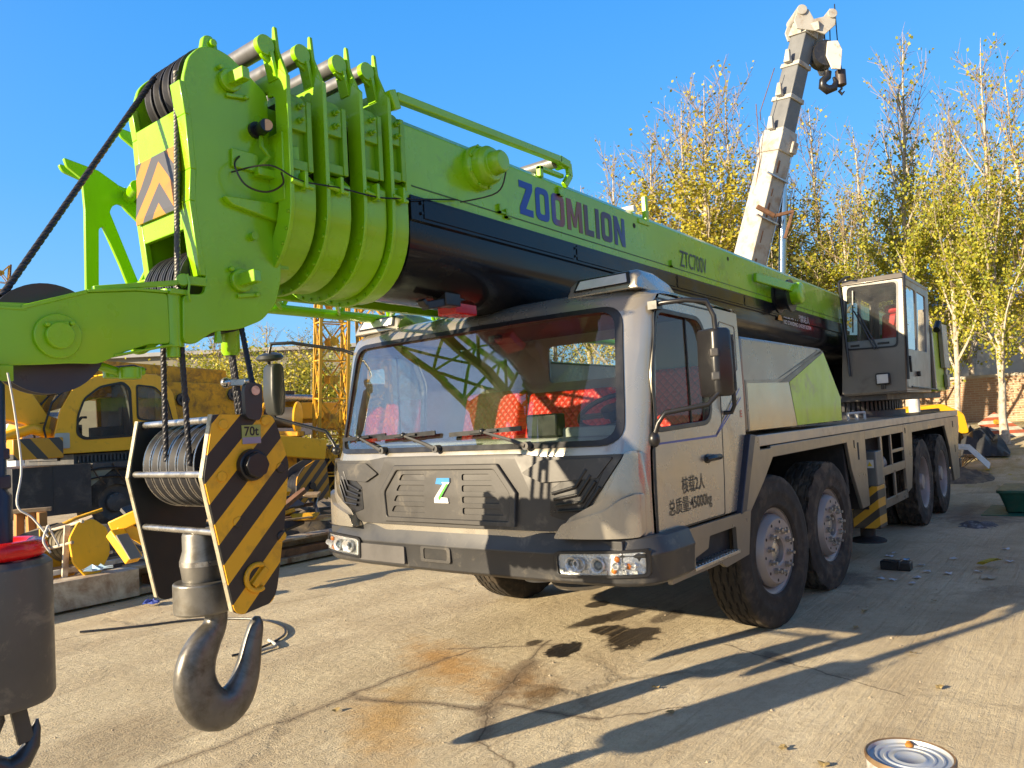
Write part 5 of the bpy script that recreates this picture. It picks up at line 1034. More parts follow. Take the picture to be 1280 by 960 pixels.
for px, py, rx, ry, a, s, col, am in ((705, 812, .21, .13, .2, .12, (.014, .011, .010), .97), (790, 797, .36, .19, .1, .2, (.020, .015, .012), .95), (762, 788, .2, .15, 0, .2, (.022, .017, .013), .95), (765, 771, .5, .14, -.3, .25, (.025, .019, .015), .93), (748, 755, .17, .11, 0, .2, (.025, .019, .015), .9), (835, 770, .3, .12, 0, .4, (.08, .06, .045), .8), (668, 803, .11, .06, 0, .3, (.04, .03, .022), .85), (680, 868, .26, .15, .3, .6, (.13, .08, .035), .85), (650, 850, .5, .3, .6, .8, (.25, .14, .05), .8), (560, 830, .95, .34, 1.1, .85, (.46, .25, .07), .8), (480, 905, .8, .3, .9, .9, (.48, .28, .09), .7), (845, 905, .10, .16, .3, .5, (.05, .045, .04), .0), (970, 822, .16, .10, .8, .3, (.06, .05, .045), .6), (500, 880, .8, .25, .55, .8, (.42, .27, .10), .6), (150, 930, .7, .5, 0, .6, (.25, .19, .12), .5), (1200, 640, 1.6, .4, 0, .6, (.12, .10, .09), .5), (1230, 650, .8, .5, 0, .5, (.12, .10, .09), .5), (1060, 725, .5, .3, 0, .5, (.06, .05, .045), .6)):
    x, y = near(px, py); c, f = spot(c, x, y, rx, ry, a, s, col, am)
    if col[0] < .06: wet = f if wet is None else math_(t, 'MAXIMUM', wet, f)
def seam(c, pa, pb, wid, col, amt):
    a, b_ = gpt(*pa), gpt(*pb); L = (b_ - a).length; ux, uy = (b_.x - a.x) / L, (b_.y - a.y) / L
    dx = math_(t, 'SUBTRACT', sep.outputs[0], a.x); dy = math_(t, 'SUBTRACT', sep.outputs[1], a.y)
    al = math_(t, 'ADD', math_(t, 'MULTIPLY', dx, ux), math_(t, 'MULTIPLY', dy, uy)); ac = math_(t, 'SUBTRACT', math_(t, 'MULTIPLY', dy, ux), math_(t, 'MULTIPLY', dx, uy))
    ac = math_(t, 'ABSOLUTE', math_(t, 'ADD', ac, math_(t, 'MULTIPLY', math_(t, 'SUBTRACT', noise(t, 2.2, 6, .6, co), .5), .22)))
    ov = math_(t, 'MAXIMUM', math_(t, 'MULTIPLY', al, -1), math_(t, 'SUBTRACT', al, L)); ov = math_(t, 'MAXIMUM', ov, 0)
    d = math_(t, 'ADD', ac, ov); w = math_(t, 'MULTIPLY', noise(t, 9, 5, .7, co), wid * 2.2)
    soft = ramp(t, math_(t, 'DIVIDE', d, w), [(.0, amt), (.35, amt * .8), (1, 0.)]); core = ramp(t, d, [(.003, .6), (.008, 0.)])
    c = mixc(t, soft, c, col); return mixc(t, core, c, (.06, .045, .03))
for pa, pb, wd, am in (((440, 868), (560, 822), .05, .55), ((560, 822), (640, 800), .02, .4), ((450, 872), (600, 886), .055, .7), ((605, 890), (660, 826), .10, .7), ((655, 824), (690, 800), .03, .5), ((612, 882), (602, 925), .09, .7), ((625, 882), (745, 900), .05, .7), ((745, 900), (860, 885), .02, .4), ((600, 925), (640, 960), .02, .5), ((70, 800), (250, 770), .015, .35), ((250, 770), (420, 742), .012, .3), ((905, 805), (1130, 870), .012, .35), ((560, 812), (700, 806), .03, .45), ((360, 900), (445, 868), .05, .5), ((200, 960), (360, 900), .05, .45)): c = seam(c, pa, pb, wd, (.15, .11, .075), am)
# fine tyre scuffs along the truck's way
mpt = _n(t, 'ShaderNodeMapping'); mpt.inputs['Scale'].default_value = (.7, 16, 1); mpt.inputs['Rotation'].default_value = (0, 0, .12); t.links.new(co, mpt.inputs['Vector']); trk = noise(t, 1.6, 6, .7, mpt.outputs[0], .6)
c = mixc(t, math_(t, 'MULTIPLY', ramp(t, trk, [(.52, 0.), (.68, .6)]), ramp(t, noise(t, .5, 3, .5, co), [(.4, .1), (.6, 1.)])), c, (.33, .25, .15))
far = ramp(t, noise(t, 1.1, 7, .7, co, .4), [(.42, 0.), (.6, .8)]); c = mixc(t, math_(t, 'MULTIPLY', far, ramp(t, math_(t, 'DIVIDE', sep.outputs[0], 40), [(.28, 0.), (.38, 1.)])), c, (.34, .27, .11))
t.links.new(c, b.inputs['Base Color']); t.links.new(ramp(t, wet, [(0, .9), (1, .35)]), b.inputs['Roughness']); b.inputs['Specular IOR Level'].default_value = .3
h = math_(t, 'ADD', math_(t, 'MULTIPLY', fine, .5), math_(t, 'ADD', math_(t, 'MULTIPLY', grit, .22), math_(t, 'MULTIPLY', crm, -.8))); h = math_(t, 'ADD', h, math_(t, 'ADD', math_(t, 'MULTIPLY', mid, .9), math_(t, 'MULTIPLY', trk, -.5))); bumpn(t, b, h, .75, .035)
m.build('ground', G, None, 0, 60, kind='structure')

# ------------------------------------------------------------------ trees
def make_tree(seed, H, n_limb, spread, leaves, leafs, leaf_size, top_bare, mats_):
    r = random.Random(seed); tm = MB(); lm = MB(); tw = MB(); twigs = []
    tp = []; x = y = 0
    for i in range(15):
        x += r.gauss(0, .035) * H / 12; y += r.gauss(0, .035) * H / 12; tp.append(V((x, y, H * i / 14)))
    rad = lambda h: .125 * (H / 12) * (1 - h / H) ** .85 + .008
    tm.tube(tp, [rad(p.z) * (1.35 if i == 0 else 1) for i, p in enumerate(tp)], 7)
    def trunk(h): i = min(13, int(h / H * 14)); return tp[i].lerp(tp[i + 1], h / H * 14 - i)
    for k in range(n_limb):
        h = H * (.14 + .80 * (k / n_limb) ** .9); a = k * 2.4 + r.uniform(-.5, .5); base = trunk(h); f = 1 - h / H
        L = H * spread * (.13 + .50 * f ** .8) * r.uniform(.7, 1.2); el = math.radians(r.uniform(30, 60) + (1 - f) * 14)
        d = V((math.cos(a) * math.cos(el), math.sin(a) * math.cos(el), math.sin(el))); pts = [base]; n = 5
        for i in range(n): d = (d + V((r.gauss(0, .10), r.gauss(0, .10), .09))).normalized(); pts.append(pts[-1] + d * L / n)
        r0 = max(.012, rad(h) * .55); (tm if r0 > .03 else tw).tube(pts, [r0 * (1 - i / n * .85) for i in range(n + 1)], 4)
        for i in range(1, n + 1):
            for q in range(3):
                p = pts[i - 1].lerp(pts[i], r.random()); dd = (d + V((r.gauss(0, .6), r.gauss(0, .6), r.gauss(.15, .35)))).normalized(); l2 = L * r.uniform(.14, .34) + .15
                p1 = p + dd * l2 * .5 + V((0, 0, .03)); p2 = p + dd * l2 + V((0, 0, .1 * l2)); tw.tube([p, p1, p2], [.010, .007, .004], 3); twigs.append((p, p1, p2))
    for p in [tp[-1]]: twigs.append((p - V((0, 0, .5)), p, p + V((0, 0, .3))))
    ws = []
    for p, p1, p2 in twigs: f = p2.z / H; ws.append(max(.0, (1 - sm(top_bare - .25, top_bare + .12, f))) * (r.random() ** 1.6) + .012)
    tot = sum(ws)
    for (p, p1, p2), w in zip(twigs, ws):
        n = leaves * w / tot; n = int(n) + (1 if r.random() < n - int(n) else 0)
        for _ in range(n):
            q = p.lerp(p1, r.random()) if r.random() < .35 else p1.lerp(p2, r.random() * 1.15); q = q + V((r.gauss(0, .10), r.gauss(0, .10), r.gauss(-.03, .10)))
            u = V((r.gauss(0, 1), r.gauss(0, 1), r.gauss(0, .6))).normalized(); w_ = u.orthogonal().normalized(); w_.rotate(Matrix.Rotation(r.uniform(0, 6.3), 3, u)); s = leaf_size * r.uniform(.6, 1.25)
            lm.poly([q, q + u * s * .5 + w_ * s * .42, q + u * s, q + u * s * .5 - w_ * s * .42])
    return tm, tw, lm
def tree_proto(name, label, cat, *a):
    tm, tw, lm = make_tree(*a); mats_ = a[-1]
    T = thing(name, label, cat); tm.build('trunk', BARK, T, 0, 60); w = tw.build('twigs', TWIG, T, 0, 60, recalc=False); c = lm.build('crown', mats_, T, 0, 0, recalc=False); return T
PROT = [tree_proto('poplar_tree', '', 'tree', 3, 12, 26, .56, 5600, 0, .11, .70, LEAF_Y), tree_proto('poplar_tree', '', 'tree', 8, 12, 30, .60, 8800, 0, .115, .78, LEAF_Y), tree_proto('poplar_tree', '', 'tree', 21, 12, 25, .52, 6800, 0, .115, .66, LEAF_G), tree_proto('poplar_tree', '', 'tree', 34, 12, 28, .64, 9500, 0, .12, .76, LEAF_G), tree_proto('poplar_tree', '', 'tree', 55, 12, 24, .5, 2600, 0, .10, .6, LEAF_Y)]
used = set()
def plant(px, d, top, k, label, group, wide=1., lean=0, py=500):
    p = P2(at(px, py, d)); H = at(px, top, d).z - p.z; src = PROT[k]
    o = src if k not in used else copy_tree(src); used.add(k); o.name = 'poplar_tree'
    o.location = p; s = H / 12; o.scale = (s * wide, s * wide, s); o.rotation_euler = (0, 0, rnd.uniform(0, 6.28)); tag(o, label, 'tree', group)
    if lean:
        ax = RF.copy(); ax.z = 0; ax.normalize(); o.rotation_mode = 'QUATERNION'; from mathutils import Quaternion as Q; o.rotation_quaternion = Q(ax, lean) @ Q((0, 0, 1), rnd.uniform(0, 6.28))
GB = 'golden poplars behind the green boom'; GR = 'poplars in the row behind the operator cab'
for a in ((700, 37, 268, 4, 'faint bare poplar above the end of the guard rail', GB, 1.1), (742, 34, 226, 4, 'bare thin poplar just right of the boom lettering', GB, 1.2), (783, 29, 188, 0, 'bare topped poplar above the boom stop bracket', GB), (822, 27, 172, 1, 'wide yellow poplar above the model lettering', GB, 1.2), (862, 28, 118, 1, 'tall golden poplar left of the white crane boom', GB), (888, 25, 92, 1, 'golden poplar with the highest bare tip left of the white boom', GB, 1.1), (930, 28, 100, 0, 'golden poplar partly hidden by the white crane boom', GB),
          (975, 30, 165, 3, 'leafy green poplar right behind the white lifting cylinder', GR, 1.1), (1005, 27, 215, 3, 'dense low poplar between white cylinder and operator cab', GR, 1.3), (1040, 27, 128, 0, 'bare topped poplar below the hanging small hook', GR), (1068, 24, 235, 3, 'dense poplar rising just behind the operator cab', GR, 1.2), (1100, 26, 150, 2, 'slim poplar standing behind the cab roof edge', GR), (1134, 22, 28, 2, 'tallest pale poplar with a forked bare top', GR, .8, .05), (1160, 29, 95, 0, 'thin bare poplar between the two tallest poplars', GR), (1192, 21, 118, 3, 'poplar with clumped leaves right of the operator cab', GR, .8, .05), (1222, 27, 140, 1, 'golden poplar in the gap before the right border', GR), (1250, 19, 38, 2, 'nearest poplar with a pale straight trunk at the right', GR, .8, .02), (1300, 21, 75, 1, 'golden poplar cut by the right border', GR, 1., .03), (1345, 24, 110, 1, 'poplar outside the right border', GR)):
    if a[0] > 1310: continue
    plant(*a)
# low leafy bushes at the feet of the row, and the young trees beyond the yellow crane
def bush(name, label, cat, p, R, H, n, material, seed, group=None, size=.11):
    r = random.Random(seed); T = thing(name, label, cat, P2(p), group); lm = MB(); sm_ = MB(); o = P2(p)
    for k in range(9):
        a = r.uniform(0, 6.28); q = o + V((math.cos(a) * R * .6 * r.random(), math.sin(a) * R * .6 * r.random(), H * r.uniform(.6, 1.0))); b0 = o + V((math.cos(a), math.sin(a), 0)) * .12 * R; sm_.tube([b0, b0.lerp(q, .5) + V((r.gauss(0, .05), r.gauss(0, .05), .05)), q], [.03, .02, .008], 4)
    cl = [(o + V((r.gauss(0, R * .42), r.gauss(0, R * .42), H * r.uniform(.25, .98))), R * r.uniform(.18, .42)) for _ in range(16)]
    for _ in range(n):
        c_, rr = r.choice(cl); q = c_ + V((r.gauss(0, rr * .55), r.gauss(0, rr * .55), r.gauss(0, rr * .55)))
        if q.z < o.z + .05: continue
        u = V((r.gauss(0, 1), r.gauss(0, 1), r.gauss(0, .7))).normalized(); w_ = u.orthogonal().normalized(); w_.rotate(Matrix.Rotation(r.uniform(0, 6.3), 3, u)); s = size * r.uniform(.6, 1.25)
        lm.poly([q, q + u * s * .5 + w_ * s * .4, q + u * s, q + u * s * .5 - w_ * s * .4])
    sm_.build('stem', BARK, T, 0, 60); lm.build('foliage', material, T, 0, 0, recalc=False); return T
for i, (px, d, top, R, mt, lab) in enumerate(((985, 23, 300, 1.6, LEAF_D, 'dark leafy bush behind the green boom end'), (1025, 25, 330, 1.5, LEAF_D, 'dark bush just left of the operator cab roof'))):
    p = P2(at(px, 500, d)); H = at(px, top, d).z - p.z; bush('leafy_bush', lab, 'bush', p, R, H, 900, mt, 60 + i, 'bushes at the foot of the poplars', .14)
GL = 'young trees beyond the yellow crane'
for i, (px, d, top, lab) in enumerate(((236, 34, 425, 'young tree above the yellow crane cab roof'), (268, 37, 410, 'pale young tree behind the hook ropes'), (300, 33, 430, 'young tree left of the round mirror'), (338, 36, 400, 'tallest young tree behind the mirror housing'), (372, 33, 415, 'young tree left of the lattice mast'), (400, 38, 395, 'young tree seen through the lattice mast'), (470, 35, 372, 'young tree seen under the collars'), (520, 36, 350, 'bare young tree left of the hook rest'), (566, 34, 340, 'bare young tree behind the hook rest'), (610, 36, 335, 'bare young tree under the green jib'), (650, 35, 330, 'bare young tree hidden by the cab roof'))):
    p = P2(at(px, 520, d)); H = at(px, top, d).z - p.z; src = PROT[(1, 3, 0, 4, 1, 3, 4, 4, 0, 4, 4)[i]]; o = copy_tree(src); o.name = 'young_tree'; o.location = p; o.scale = (H / 12 * 1.6, H / 12 * 1.6, H / 12); o.rotation_mode = 'XYZ'; o.rotation_euler = (0, 0, i * 1.3); tag(o, lab, 'tree', GL)
for i, (px, d, top, R, lab) in enumerate(((225, 31, 470, 2.6, 'yellowing bush above the yellow crane cab'), (262, 30, 455, 2.6, 'yellowing bush behind the yellow boom plates'), (305, 31, 446, 2.6, 'yellowing bush beside the crane ropes'), (345, 32, 440, 2.6, 'yellowing bush behind the mirror housing'), (378, 30, 448, 2.4, 'yellowing bush just left of the lattice mast'), (430, 31, 450, 2.6, 'yellowing bush behind the two lattice masts'))):
    p = P2(at(px, 520, d)); H = at(px, top, d).z - p.z; bush('yellow_bush', lab, 'bush', p, R, H, 2300, LEAF_G if i % 2 else LEAF_Y, 80 + i, 'yellowing bushes behind the yard', .13)

# ------------------------------------------------------------------ walls and buildings
PLAST = mat('pale_render', (.50, .46, .38), .9, 0, .12, .6, (.30, .26, .20), .4, 1.2, .03, 20)
def brickmat():
    m, t, b = _new('old_brick'); tc = _n(t, 'ShaderNodeTexCoord'); sp = _n(t, 'ShaderNodeSeparateXYZ'); cb = _n(t, 'ShaderNodeCombineXYZ'); t.links.new(tc.outputs['Object'], sp.inputs[0]); t.links.new(sp.outputs[0], cb.inputs[0]); t.links.new(sp.outputs[2], cb.inputs[1])
    bk = _n(t, 'ShaderNodeTexBrick'); t.links.new(cb.outputs[0], bk.inputs['Vector']); bk.inputs['Scale'].default_value = 1; bk.inputs['Brick Width'].default_value = .25; bk.inputs['Row Height'].default_value = .075; bk.inputs['Mortar Size'].default_value = .01
    bk.inputs['Color1'].default_value = (.40, .22, .12, 1); bk.inputs['Color2'].default_value = (.30, .155, .085, 1); bk.inputs['Mortar'].default_value = (.42, .36, .28, 1)
    c = mixc(t, ramp(t, noise(t, 1.3, 7, .7, tc.outputs['Object']), [(.4, 0.), (.7, .6)]), bk.outputs['Color'], (.45, .36, .25)); t.links.new(c, b.inputs['Base Color']); b.inputs['Roughness'].default_value = .9; return m
BRICK = brickmat()
def wallframe(pxa, pxb, da, db):
    a = P2(at(pxa, 500, da)); b = P2(at(pxb, 500, db)); d = (b - a); d.z = 0; return a, d.length, math.atan2(d.y, d.x)
a, L, ang = wallframe(1120, 1420, 27, 22); Hh = at(1220, 472, 24.5).z - a.z
T = thing('brick_wall', 'low weathered brick wall behind the poplars at the right', 'wall', a); T.rotation_euler.z = ang; WO[T] = V((0, 0, 0))
m = MB(); m.box(0, L, 0, .24, -.3, Hh); m.build('wall', BRICK, T)
for k in range(4): m = MB(); m.box(1.2 + k * 3.6, 1.62 + k * 3.6, -.12, .1, -.3, Hh + .06); m.build('pillar', BRICK, T)
m = MB(); m.box(-.02, L, -.03, .27, Hh, Hh + .08); m.build('coping', PLAST, T)
a, L, ang = wallframe(1060, 1500, 36, 31); Hh = at(1230, 382, 34).z - a.z
T = thing('pale_building', 'pale rendered building with a blue roof edge behind the poplars', 'building', a); T.rotation_euler.z = ang; WO[T] = V((0, 0, 0))
m = MB(); m.box(0, L, 0, 6, -.3, Hh); m.build('wall', PLAST, T); m = MB(); m.prism([(-.4, Hh), (6.4, Hh), (6.4, Hh + .15), (3, Hh + 1.0), (-.4, Hh + .15)], 'X', -.3, L + .3); m.build('roof', mat('blue_roof', (.05, .12, .30), .5, 0, .1, 2), T)
for k in range(3): m = MB(); m.box(3.2 + k * 4.5, 4.6 + k * 4.5, -.02, .05, 1.6, 3.0); w = m.build('window', mat('window_frame_white', (.6, .6, .58), .5), T, .01); m = MB(); m.box(3.28 + k * 4.5, 4.52 + k * 4.5, -.028, -.02, 1.68, 2.92); m.build('pane', mat('dark_pane', (.03, .04, .05), .1), w)
for k in range(6): m = MB(); m.box(1.0 + k * 3.1, 1.3 + k * 3.1, -.12, 0, -.3, Hh); m.build('pier', PLAST, T)
a, L, ang = wallframe(-60, 470, 50, 52); Hh = at(330, 436, 50).z - a.z
T = thing('long_shed', 'long grey shed behind the young trees with a level roof line', 'shed', a); T.rotation_euler.z = ang; WO[T] = V((0, 0, 0))
m = MB(); m.box(0, L, 0, 8, -.3, Hh); m.build('wall', mat('shed_grey', (.20, .185, .14), .8, 0, .15, .5, (.2, .18, .14), .3, .8), T); m = MB(); m.box(-.4, L + .4, -.4, 8.4, Hh, Hh + .25); m.build('roof', mat('shed_roof', (.30, .30, .30), .6), T)
a, L, ang = wallframe(18, 82, 27, 28); T = thing('site_container', 'white and blue site container behind the yellow crane boom', 'container', a); T.rotation_euler.z = ang; WO[T] = V((0, 0, 0))
m = MB(); m.box(0, L, 0, 2.4, .1, 2.9); m.build('wall', mat('container_white', (.55, .58, .62), .5, 0, .1, 2), T); m = MB(); m.box(-.05, L + .05, -.03, 2.43, 2.9, 3.05); m.build('roof', mat('container_blue', (.07, .16, .36), .5), T)
for k in range(3): m = MB(); m.box(.25 + k * .62, .7 + k * .62, -.02, .02, 1.3, 2.2); m.build('window', mat('dark_pane', (.03, .04, .05), .1), T, .004)
# ------------------------------------------------------------------ second crane: yellow, parked behind
YC2 = thing('yellow_crane', 'yellow truck crane with a round edged cab parked behind the hook block', 'crane truck', (3.0, 11.5, 0))
Yf = 11.5
cab_o = rnd_poly([(1.98, 1.62), (2.0, 1.98), (2.10, 2.40), (2.34, 2.82), (2.72, 3.04), (3.45, 3.14), (3.98, 3.07), (4.24, 2.72), (4.34, 2.1), (4.30, 1.62)], .06, 3)
dwin = rnd_poly([(2.38, 1.98), (2.40, 2.30), (2.52, 2.62), (2.80, 2.84), (3.22, 2.93), (3.36, 2.80), (3.38, 1.90), (2.5, 1.88)], .08, 4); rwin = rnd_poly([(3.50, 2.22), (3.50, 2.88), (3.86, 2.84), (4.10, 2.60), (4.22, 2.08)], .07, 4)
m = MB(); m.prism(cab_o, 'Y', Yf, Yf + .05, [dwin, rwin]); m.prism(cab_o, 'Y', Yf + 1.45, Yf + 1.5, [dwin, rwin])
m.box(1.985, 2.02, Yf + .05, Yf + 1.45, 1.62, 1.70); m.box(3.9, 4.32, Yf + .05, Yf + 1.45, 1.62, 2.0); m.hexa([(3.0, Yf + .04, 3.08), (3.95, Yf + .04, 3.06), (3.95, Yf + 1.46, 3.06), (3.0, Yf + 1.46, 3.08), (3.0, Yf + .04, 3.12), (3.95, Yf + .04, 3.10), (3.95, Yf + 1.46, 3.10), (3.0, Yf + 1.46, 3.12)]); m.box(2.0, 4.3, Yf + .05, Yf + 1.45, 1.62, 1.70)
cabp_ = m.build('cab', YEL, YC2, .015)
for nm_, lp in (('window_gasket', dwin), ('window_gasket', rwin)):
    cx_, cz_ = sum(p[0] for p in lp) / len(lp), sum(p[1] for p in lp) / len(lp)
    m = MB(); m.prism([(cx_ + (p[0] - cx_) * 1.05, cz_ + (p[1] - cz_) * 1.05) for p in lp], 'Y', Yf - .012, Yf - .002, [[(cx_ + (p[0] - cx_) * .95, cz_ + (p[1] - cz_) * .95) for p in lp]]); m.build(nm_, BLACKP, cabp_)
m = MB(); m.poly([(x, Yf + .03, z) for x, z in dwin]); m.build('door_window', glass('door_glass', (.7, .72, .68), smear=.06), cabp_)
m = MB(); m.poly([(x, Yf + .03, z) for x, z in rwin]); m.build('rear_window', glass('dusty_glass', (.60, .63, .55), smear=.3), cabp_)
m = MB(); fr = [(1.99, 1.95), (2.08, 2.38), (2.32, 2.82), (2.70, 3.04), (3.0, 3.09)]
m.loft([[(x, Yf + .05, z) for x, z in fr], [(x, Yf + 1.45, z) for x, z in fr]], closed=False); m.build('windshield', glass('pale_glass', (.66, .72, .66), smear=.25), cabp_)
m = MB(); m.prism(rnd_poly([(1.97, 1.72), (2.24, 1.72), (2.24, 2.0), (2.0, 2.0)], .03), 'Y', Yf - .03, Yf - .004); m.build('lower_window', mat('pale_pane', (.42, .46, .42), .2), cabp_)
m = MB()
for dy in (.1, .6): m.tube([(1.93, Yf + dy, 1.72), (1.86, Yf + dy, 2.1), (2.0, Yf + dy, 2.55), (2.4, Yf + dy, 3.0), (2.9, Yf + dy, 3.2), (3.5, Yf + dy, 3.28), (3.75, Yf + dy, 3.2)], .018, 6)
for x, z in ((1.88, 2.2), (2.12, 2.72), (2.6, 3.08), (3.2, 3.22)): m.bar((x, Yf + .1, z), (x, Yf + .6, z), .02)
m.build('roof_guard', BLACKP, cabp_)
m = MB(); m.box(3.0, 3.55, Yf + .4, Yf + 1.0, 1.72, 2.1); m.hexa([(3.35, Yf + .4, 2.1), (3.6, Yf + .4, 2.1), (3.6, Yf + 1.0, 2.1), (3.35, Yf + 1.0, 2.1), (3.45, Yf + .45, 2.75), (3.65, Yf + .45, 2.75), (3.65, Yf + .95, 2.75), (3.45, Yf + .95, 2.75)]); m.box(2.35, 2.6, Yf + .3, Yf + 1.1, 1.7, 2.15); m.tube([(2.6, Yf + .7, 2.1), (2.75, Yf + .7, 2.3), (2.85, Yf + .7, 2.3)], .03, 6); m.box(3.42, 3.50, Yf + .08, Yf + 1.4, 1.7, 3.0); m.build('seat', mat('grey_seat', (.10, .10, .11), .7), cabp_, .03)
m = MB(); m.box(1.94, 2.02, Yf - .06, Yf + .05, 1.72, 1.86); m.build('lamp', WHITEL, cabp_, .02)
m = MB(); m.box(2.35, 4.6, Yf + .1, Yf + 2.4, 1.42, 1.6)
for k in range(30): m.box(2.42 + k * .07, 2.455 + k * .07, Yf + .06, Yf + .1, 1.45, 1.56)
m.box(2.3, 6.4, Yf + .7, Yf + 2.2, 1.5, 1.62); m.build('slew_ring', GREYD, YC2)
m = MB(); m.box(1.22, 2.5, Yf - .25, Yf + .5, .55, 1.42); m.box(1.86, 1.875, Yf - .262, Yf - .25, .57, 1.40); m.build('side_tank', mat('tank_black', (.03, .03, .034), .5, .1, .2, 2, (.1, .09, .08), .3, 3), YC2, .02)
m = MB(); m.box(0.3, 9.5, Yf + .3, Yf + 2.4, .75, 1.42); m.box(2.55, 4.6, Yf - .2, Yf + .4, 1.28, 1.42); m.build('chassis', GREYD, YC2, .01)
m = MB()
for k in range(5): m.tube([(2.5 + k * .4, Yf - .22, 1.40), (2.6 + k * .4, Yf - .23, 1.20), (2.75 + k * .4, Yf - .22, 1.02)], .014, 5)
for z in (1.30, 1.14): m.tube([(2.5 + k * .2, Yf - .23, z + .03 * math.sin(k)) for k in range(11)], .014, 5)
m.build('net', BLACKP, YC2)
m = MB(); m.prism([(2.52, 1.0), (2.52, 1.38), (4.5, 1.38), (4.5, 1.1), (3.7, 1.42), (2.9, 1.28)], 'Y', Yf - .19, Yf - .15); m.build('mudguard', mat('dusty_olive', (.22, .21, .15), .8), YC2)
def plain_wheel(parent, c, r, w, hubmat):
    m = MB(); m.lathe([(r * .55, -w / 2), (r * .88, -w / 2), (r, -w * .38), (r, w * .38), (r * .88, w / 2), (r * .55, w / 2)], c, (0, 1, 0), 40); wh = m.build('wheel', RUBBER_D, parent, 0, 40)
    m = MB(); m.lathe([(r * .56, -w / 2 + .01), (r * .53, -w / 2 + .08), (r * .3, -w / 2 + .10), (r * .28, -w / 2 + .02), (r * .2, -w / 2), (0, -w / 2)], c, (0, 1, 0), 32)
    for k in range(10): a = k * PI / 5; m.cyl((c[0] + r * .24 * math.cos(a), c[1] - w / 2 + .05, c[2] + r * .24 * math.sin(a)), (c[0] + r * .24 * math.cos(a), c[1] - w / 2 - .0, c[2] + r * .24 * math.sin(a)), .02, n=6)
    m.build('rim', hubmat, wh)
for x in (2.98, 4.4, 7.3, 8.7): plain_wheel(YC2, (x, Yf - .02, .66), .62, .34, GREYD)
m = MB(); m.box(1.16, 1.95, Yf - .5, Yf - .2, 1.56, 1.92); m.build('striped_fender', stripes('fender_stripes', (.60, .30, .012), (.05, .05, .05), (1, 0, .8), .46, .62, .1), YC2, .02)
m = MB(); m.loft([[(x, Yf + y, z) for y, z in ((.9, z0), (.9, z1), (1.9, z1), (1.9, z0))] for x, z0, z1 in ((1.0, 2.05, 2.5), (1.95, 2.35, 3.2), (3.2, 2.7, 3.45), (6.0, 2.6, 3.3))]); m.build('boom', YEL_OLD, YC2, .02)
m = MB(); m.loft([[(x, Yf + y, z) for y, z in ((.3, z0), (.3, z1), (.75, z1), (.75, z0))] for x, z0, z1 in ((1.05, 2.35, 3.1), (1.6, 2.2, 3.02), (2.0, 2.0, 2.35), (2.6, 1.9, 2.1))]); m.tube([(1.2, Yf + .2, 1.95), (1.7, Yf + .2, 2.1), (2.3, Yf + .3, 1.9)], .10, 8); m.build('boom_foot', YEL, YC2, .02)
m = MB(); m.loft([[(x, Yf + y, z) for y, z in ((.6, z0), (.6, z1), (1.6, z1), (1.6, z0))] for x, z0, z1 in ((4.15, 2.2, 3.0), (5.4, 2.1, 2.98), (6.6, 2.0, 2.92), (7.0, 1.95, 2.6), (9.4, 1.8, 2.45))])
tb = m.build('counter_frame', YEL_OLD, YC2, .02)
m = MB()
for x, z in ((4.75, 2.62), (5.95, 2.72)):
    m.cyl((x, Yf + .6, z), (x, Yf + .54, z), .15, n=8); m.cyl((x, Yf + .54, z), (x, Yf + .5, z), .07, n=12)
m.box(4.3, 4.36, Yf + .5, Yf + .6, 2.3, 3.35); m.box(6.9, 7.5, Yf + .45, Yf + .6, 2.62, 2.80); m.build('pin_boss', GREYD, tb, .01)
m = MB(); m.cyl((7.0, Yf + .4, 2.62), (8.0, Yf + .4, 2.60), .09); m.build('hydraulic_ram', STEEL, YC2); m = MB(); m.box(6.7, 7.9, Yf + .1, Yf + .6, 1.72, 2.0); m.build('white_beam', WHITEP, YC2, .02); m = MB(); m.box(7.5, 8.6, Yf + .2, Yf + .9, 2.1, 2.5); m.build('winch_cover', YEL, YC2, .03)
m = MB(); m.lathe([(.10, .3), (.10, 1.7), (.16, 1.72), (.16, 1.8), (0, 1.8)], (7.15, Yf - .1, 0), (0, 0, 1), 14); m.build('outrigger_leg', stripes('leg_stripes', (.5, .28, .02), (.03, .03, .03), (1, 1, 1.2), .22, .5), YC2)
# ------------------------------------------------------------------ lattice masts
def lattice(name, label, pa, pb, w, bays, material, group=None, tilt=.3):
    pa, pb = V(pa), V(pb); d = (pb - pa).normalized(); u = d.cross(V((math.sin(tilt), math.cos(tilt), 0))).normalized(); v = d.cross(u)
    T = thing(name, label, 'lattice mast', pa, group); L = (pb - pa).length
    cs = [u * s * w / 2 + v * q * w / 2 for s, q in ((1, 1), (1, -1), (-1, -1), (-1, 1))]
    for c in cs: m = MB(); m.bar(pa + c, pb + c, w * .11, w * .11, u); m.build('chord', material, T, .004)
    m = MB()
    for i in range(bays):
        a, b = pa + d * (L * i / bays), pa + d * (L * (i + 1) / bays); mid = (a + b) / 2
        for k in range(4):
            c, e = cs[k], cs[(k + 1) % 4]; m.bar(a + c, b + e, w * .055, w * .055, u); m.bar(a + e, b + c, w * .055, w * .055, u); m.bar(a + c, a + e, w * .05, w * .05, d)
            n = (c + e).normalized(); q = mid + (c + e) / 2; m.cyl(q - n * .008, q + n * .008, w * .17, n=8)
    m.build('bracing', YEL_OLD, T); return T
GM = 'yellow lattice masts left of the truck cab'
lattice('lattice_mast', 'upright yellow lattice mast just left of the windscreen', at(412, 640, 17.5), at(417, 215, 17.5), .62, 9, mat('mast_yellow', (.52, .29, .015), .5, 0, .12, 4, (.25, .12, .03), .3, 6), GM, .45)
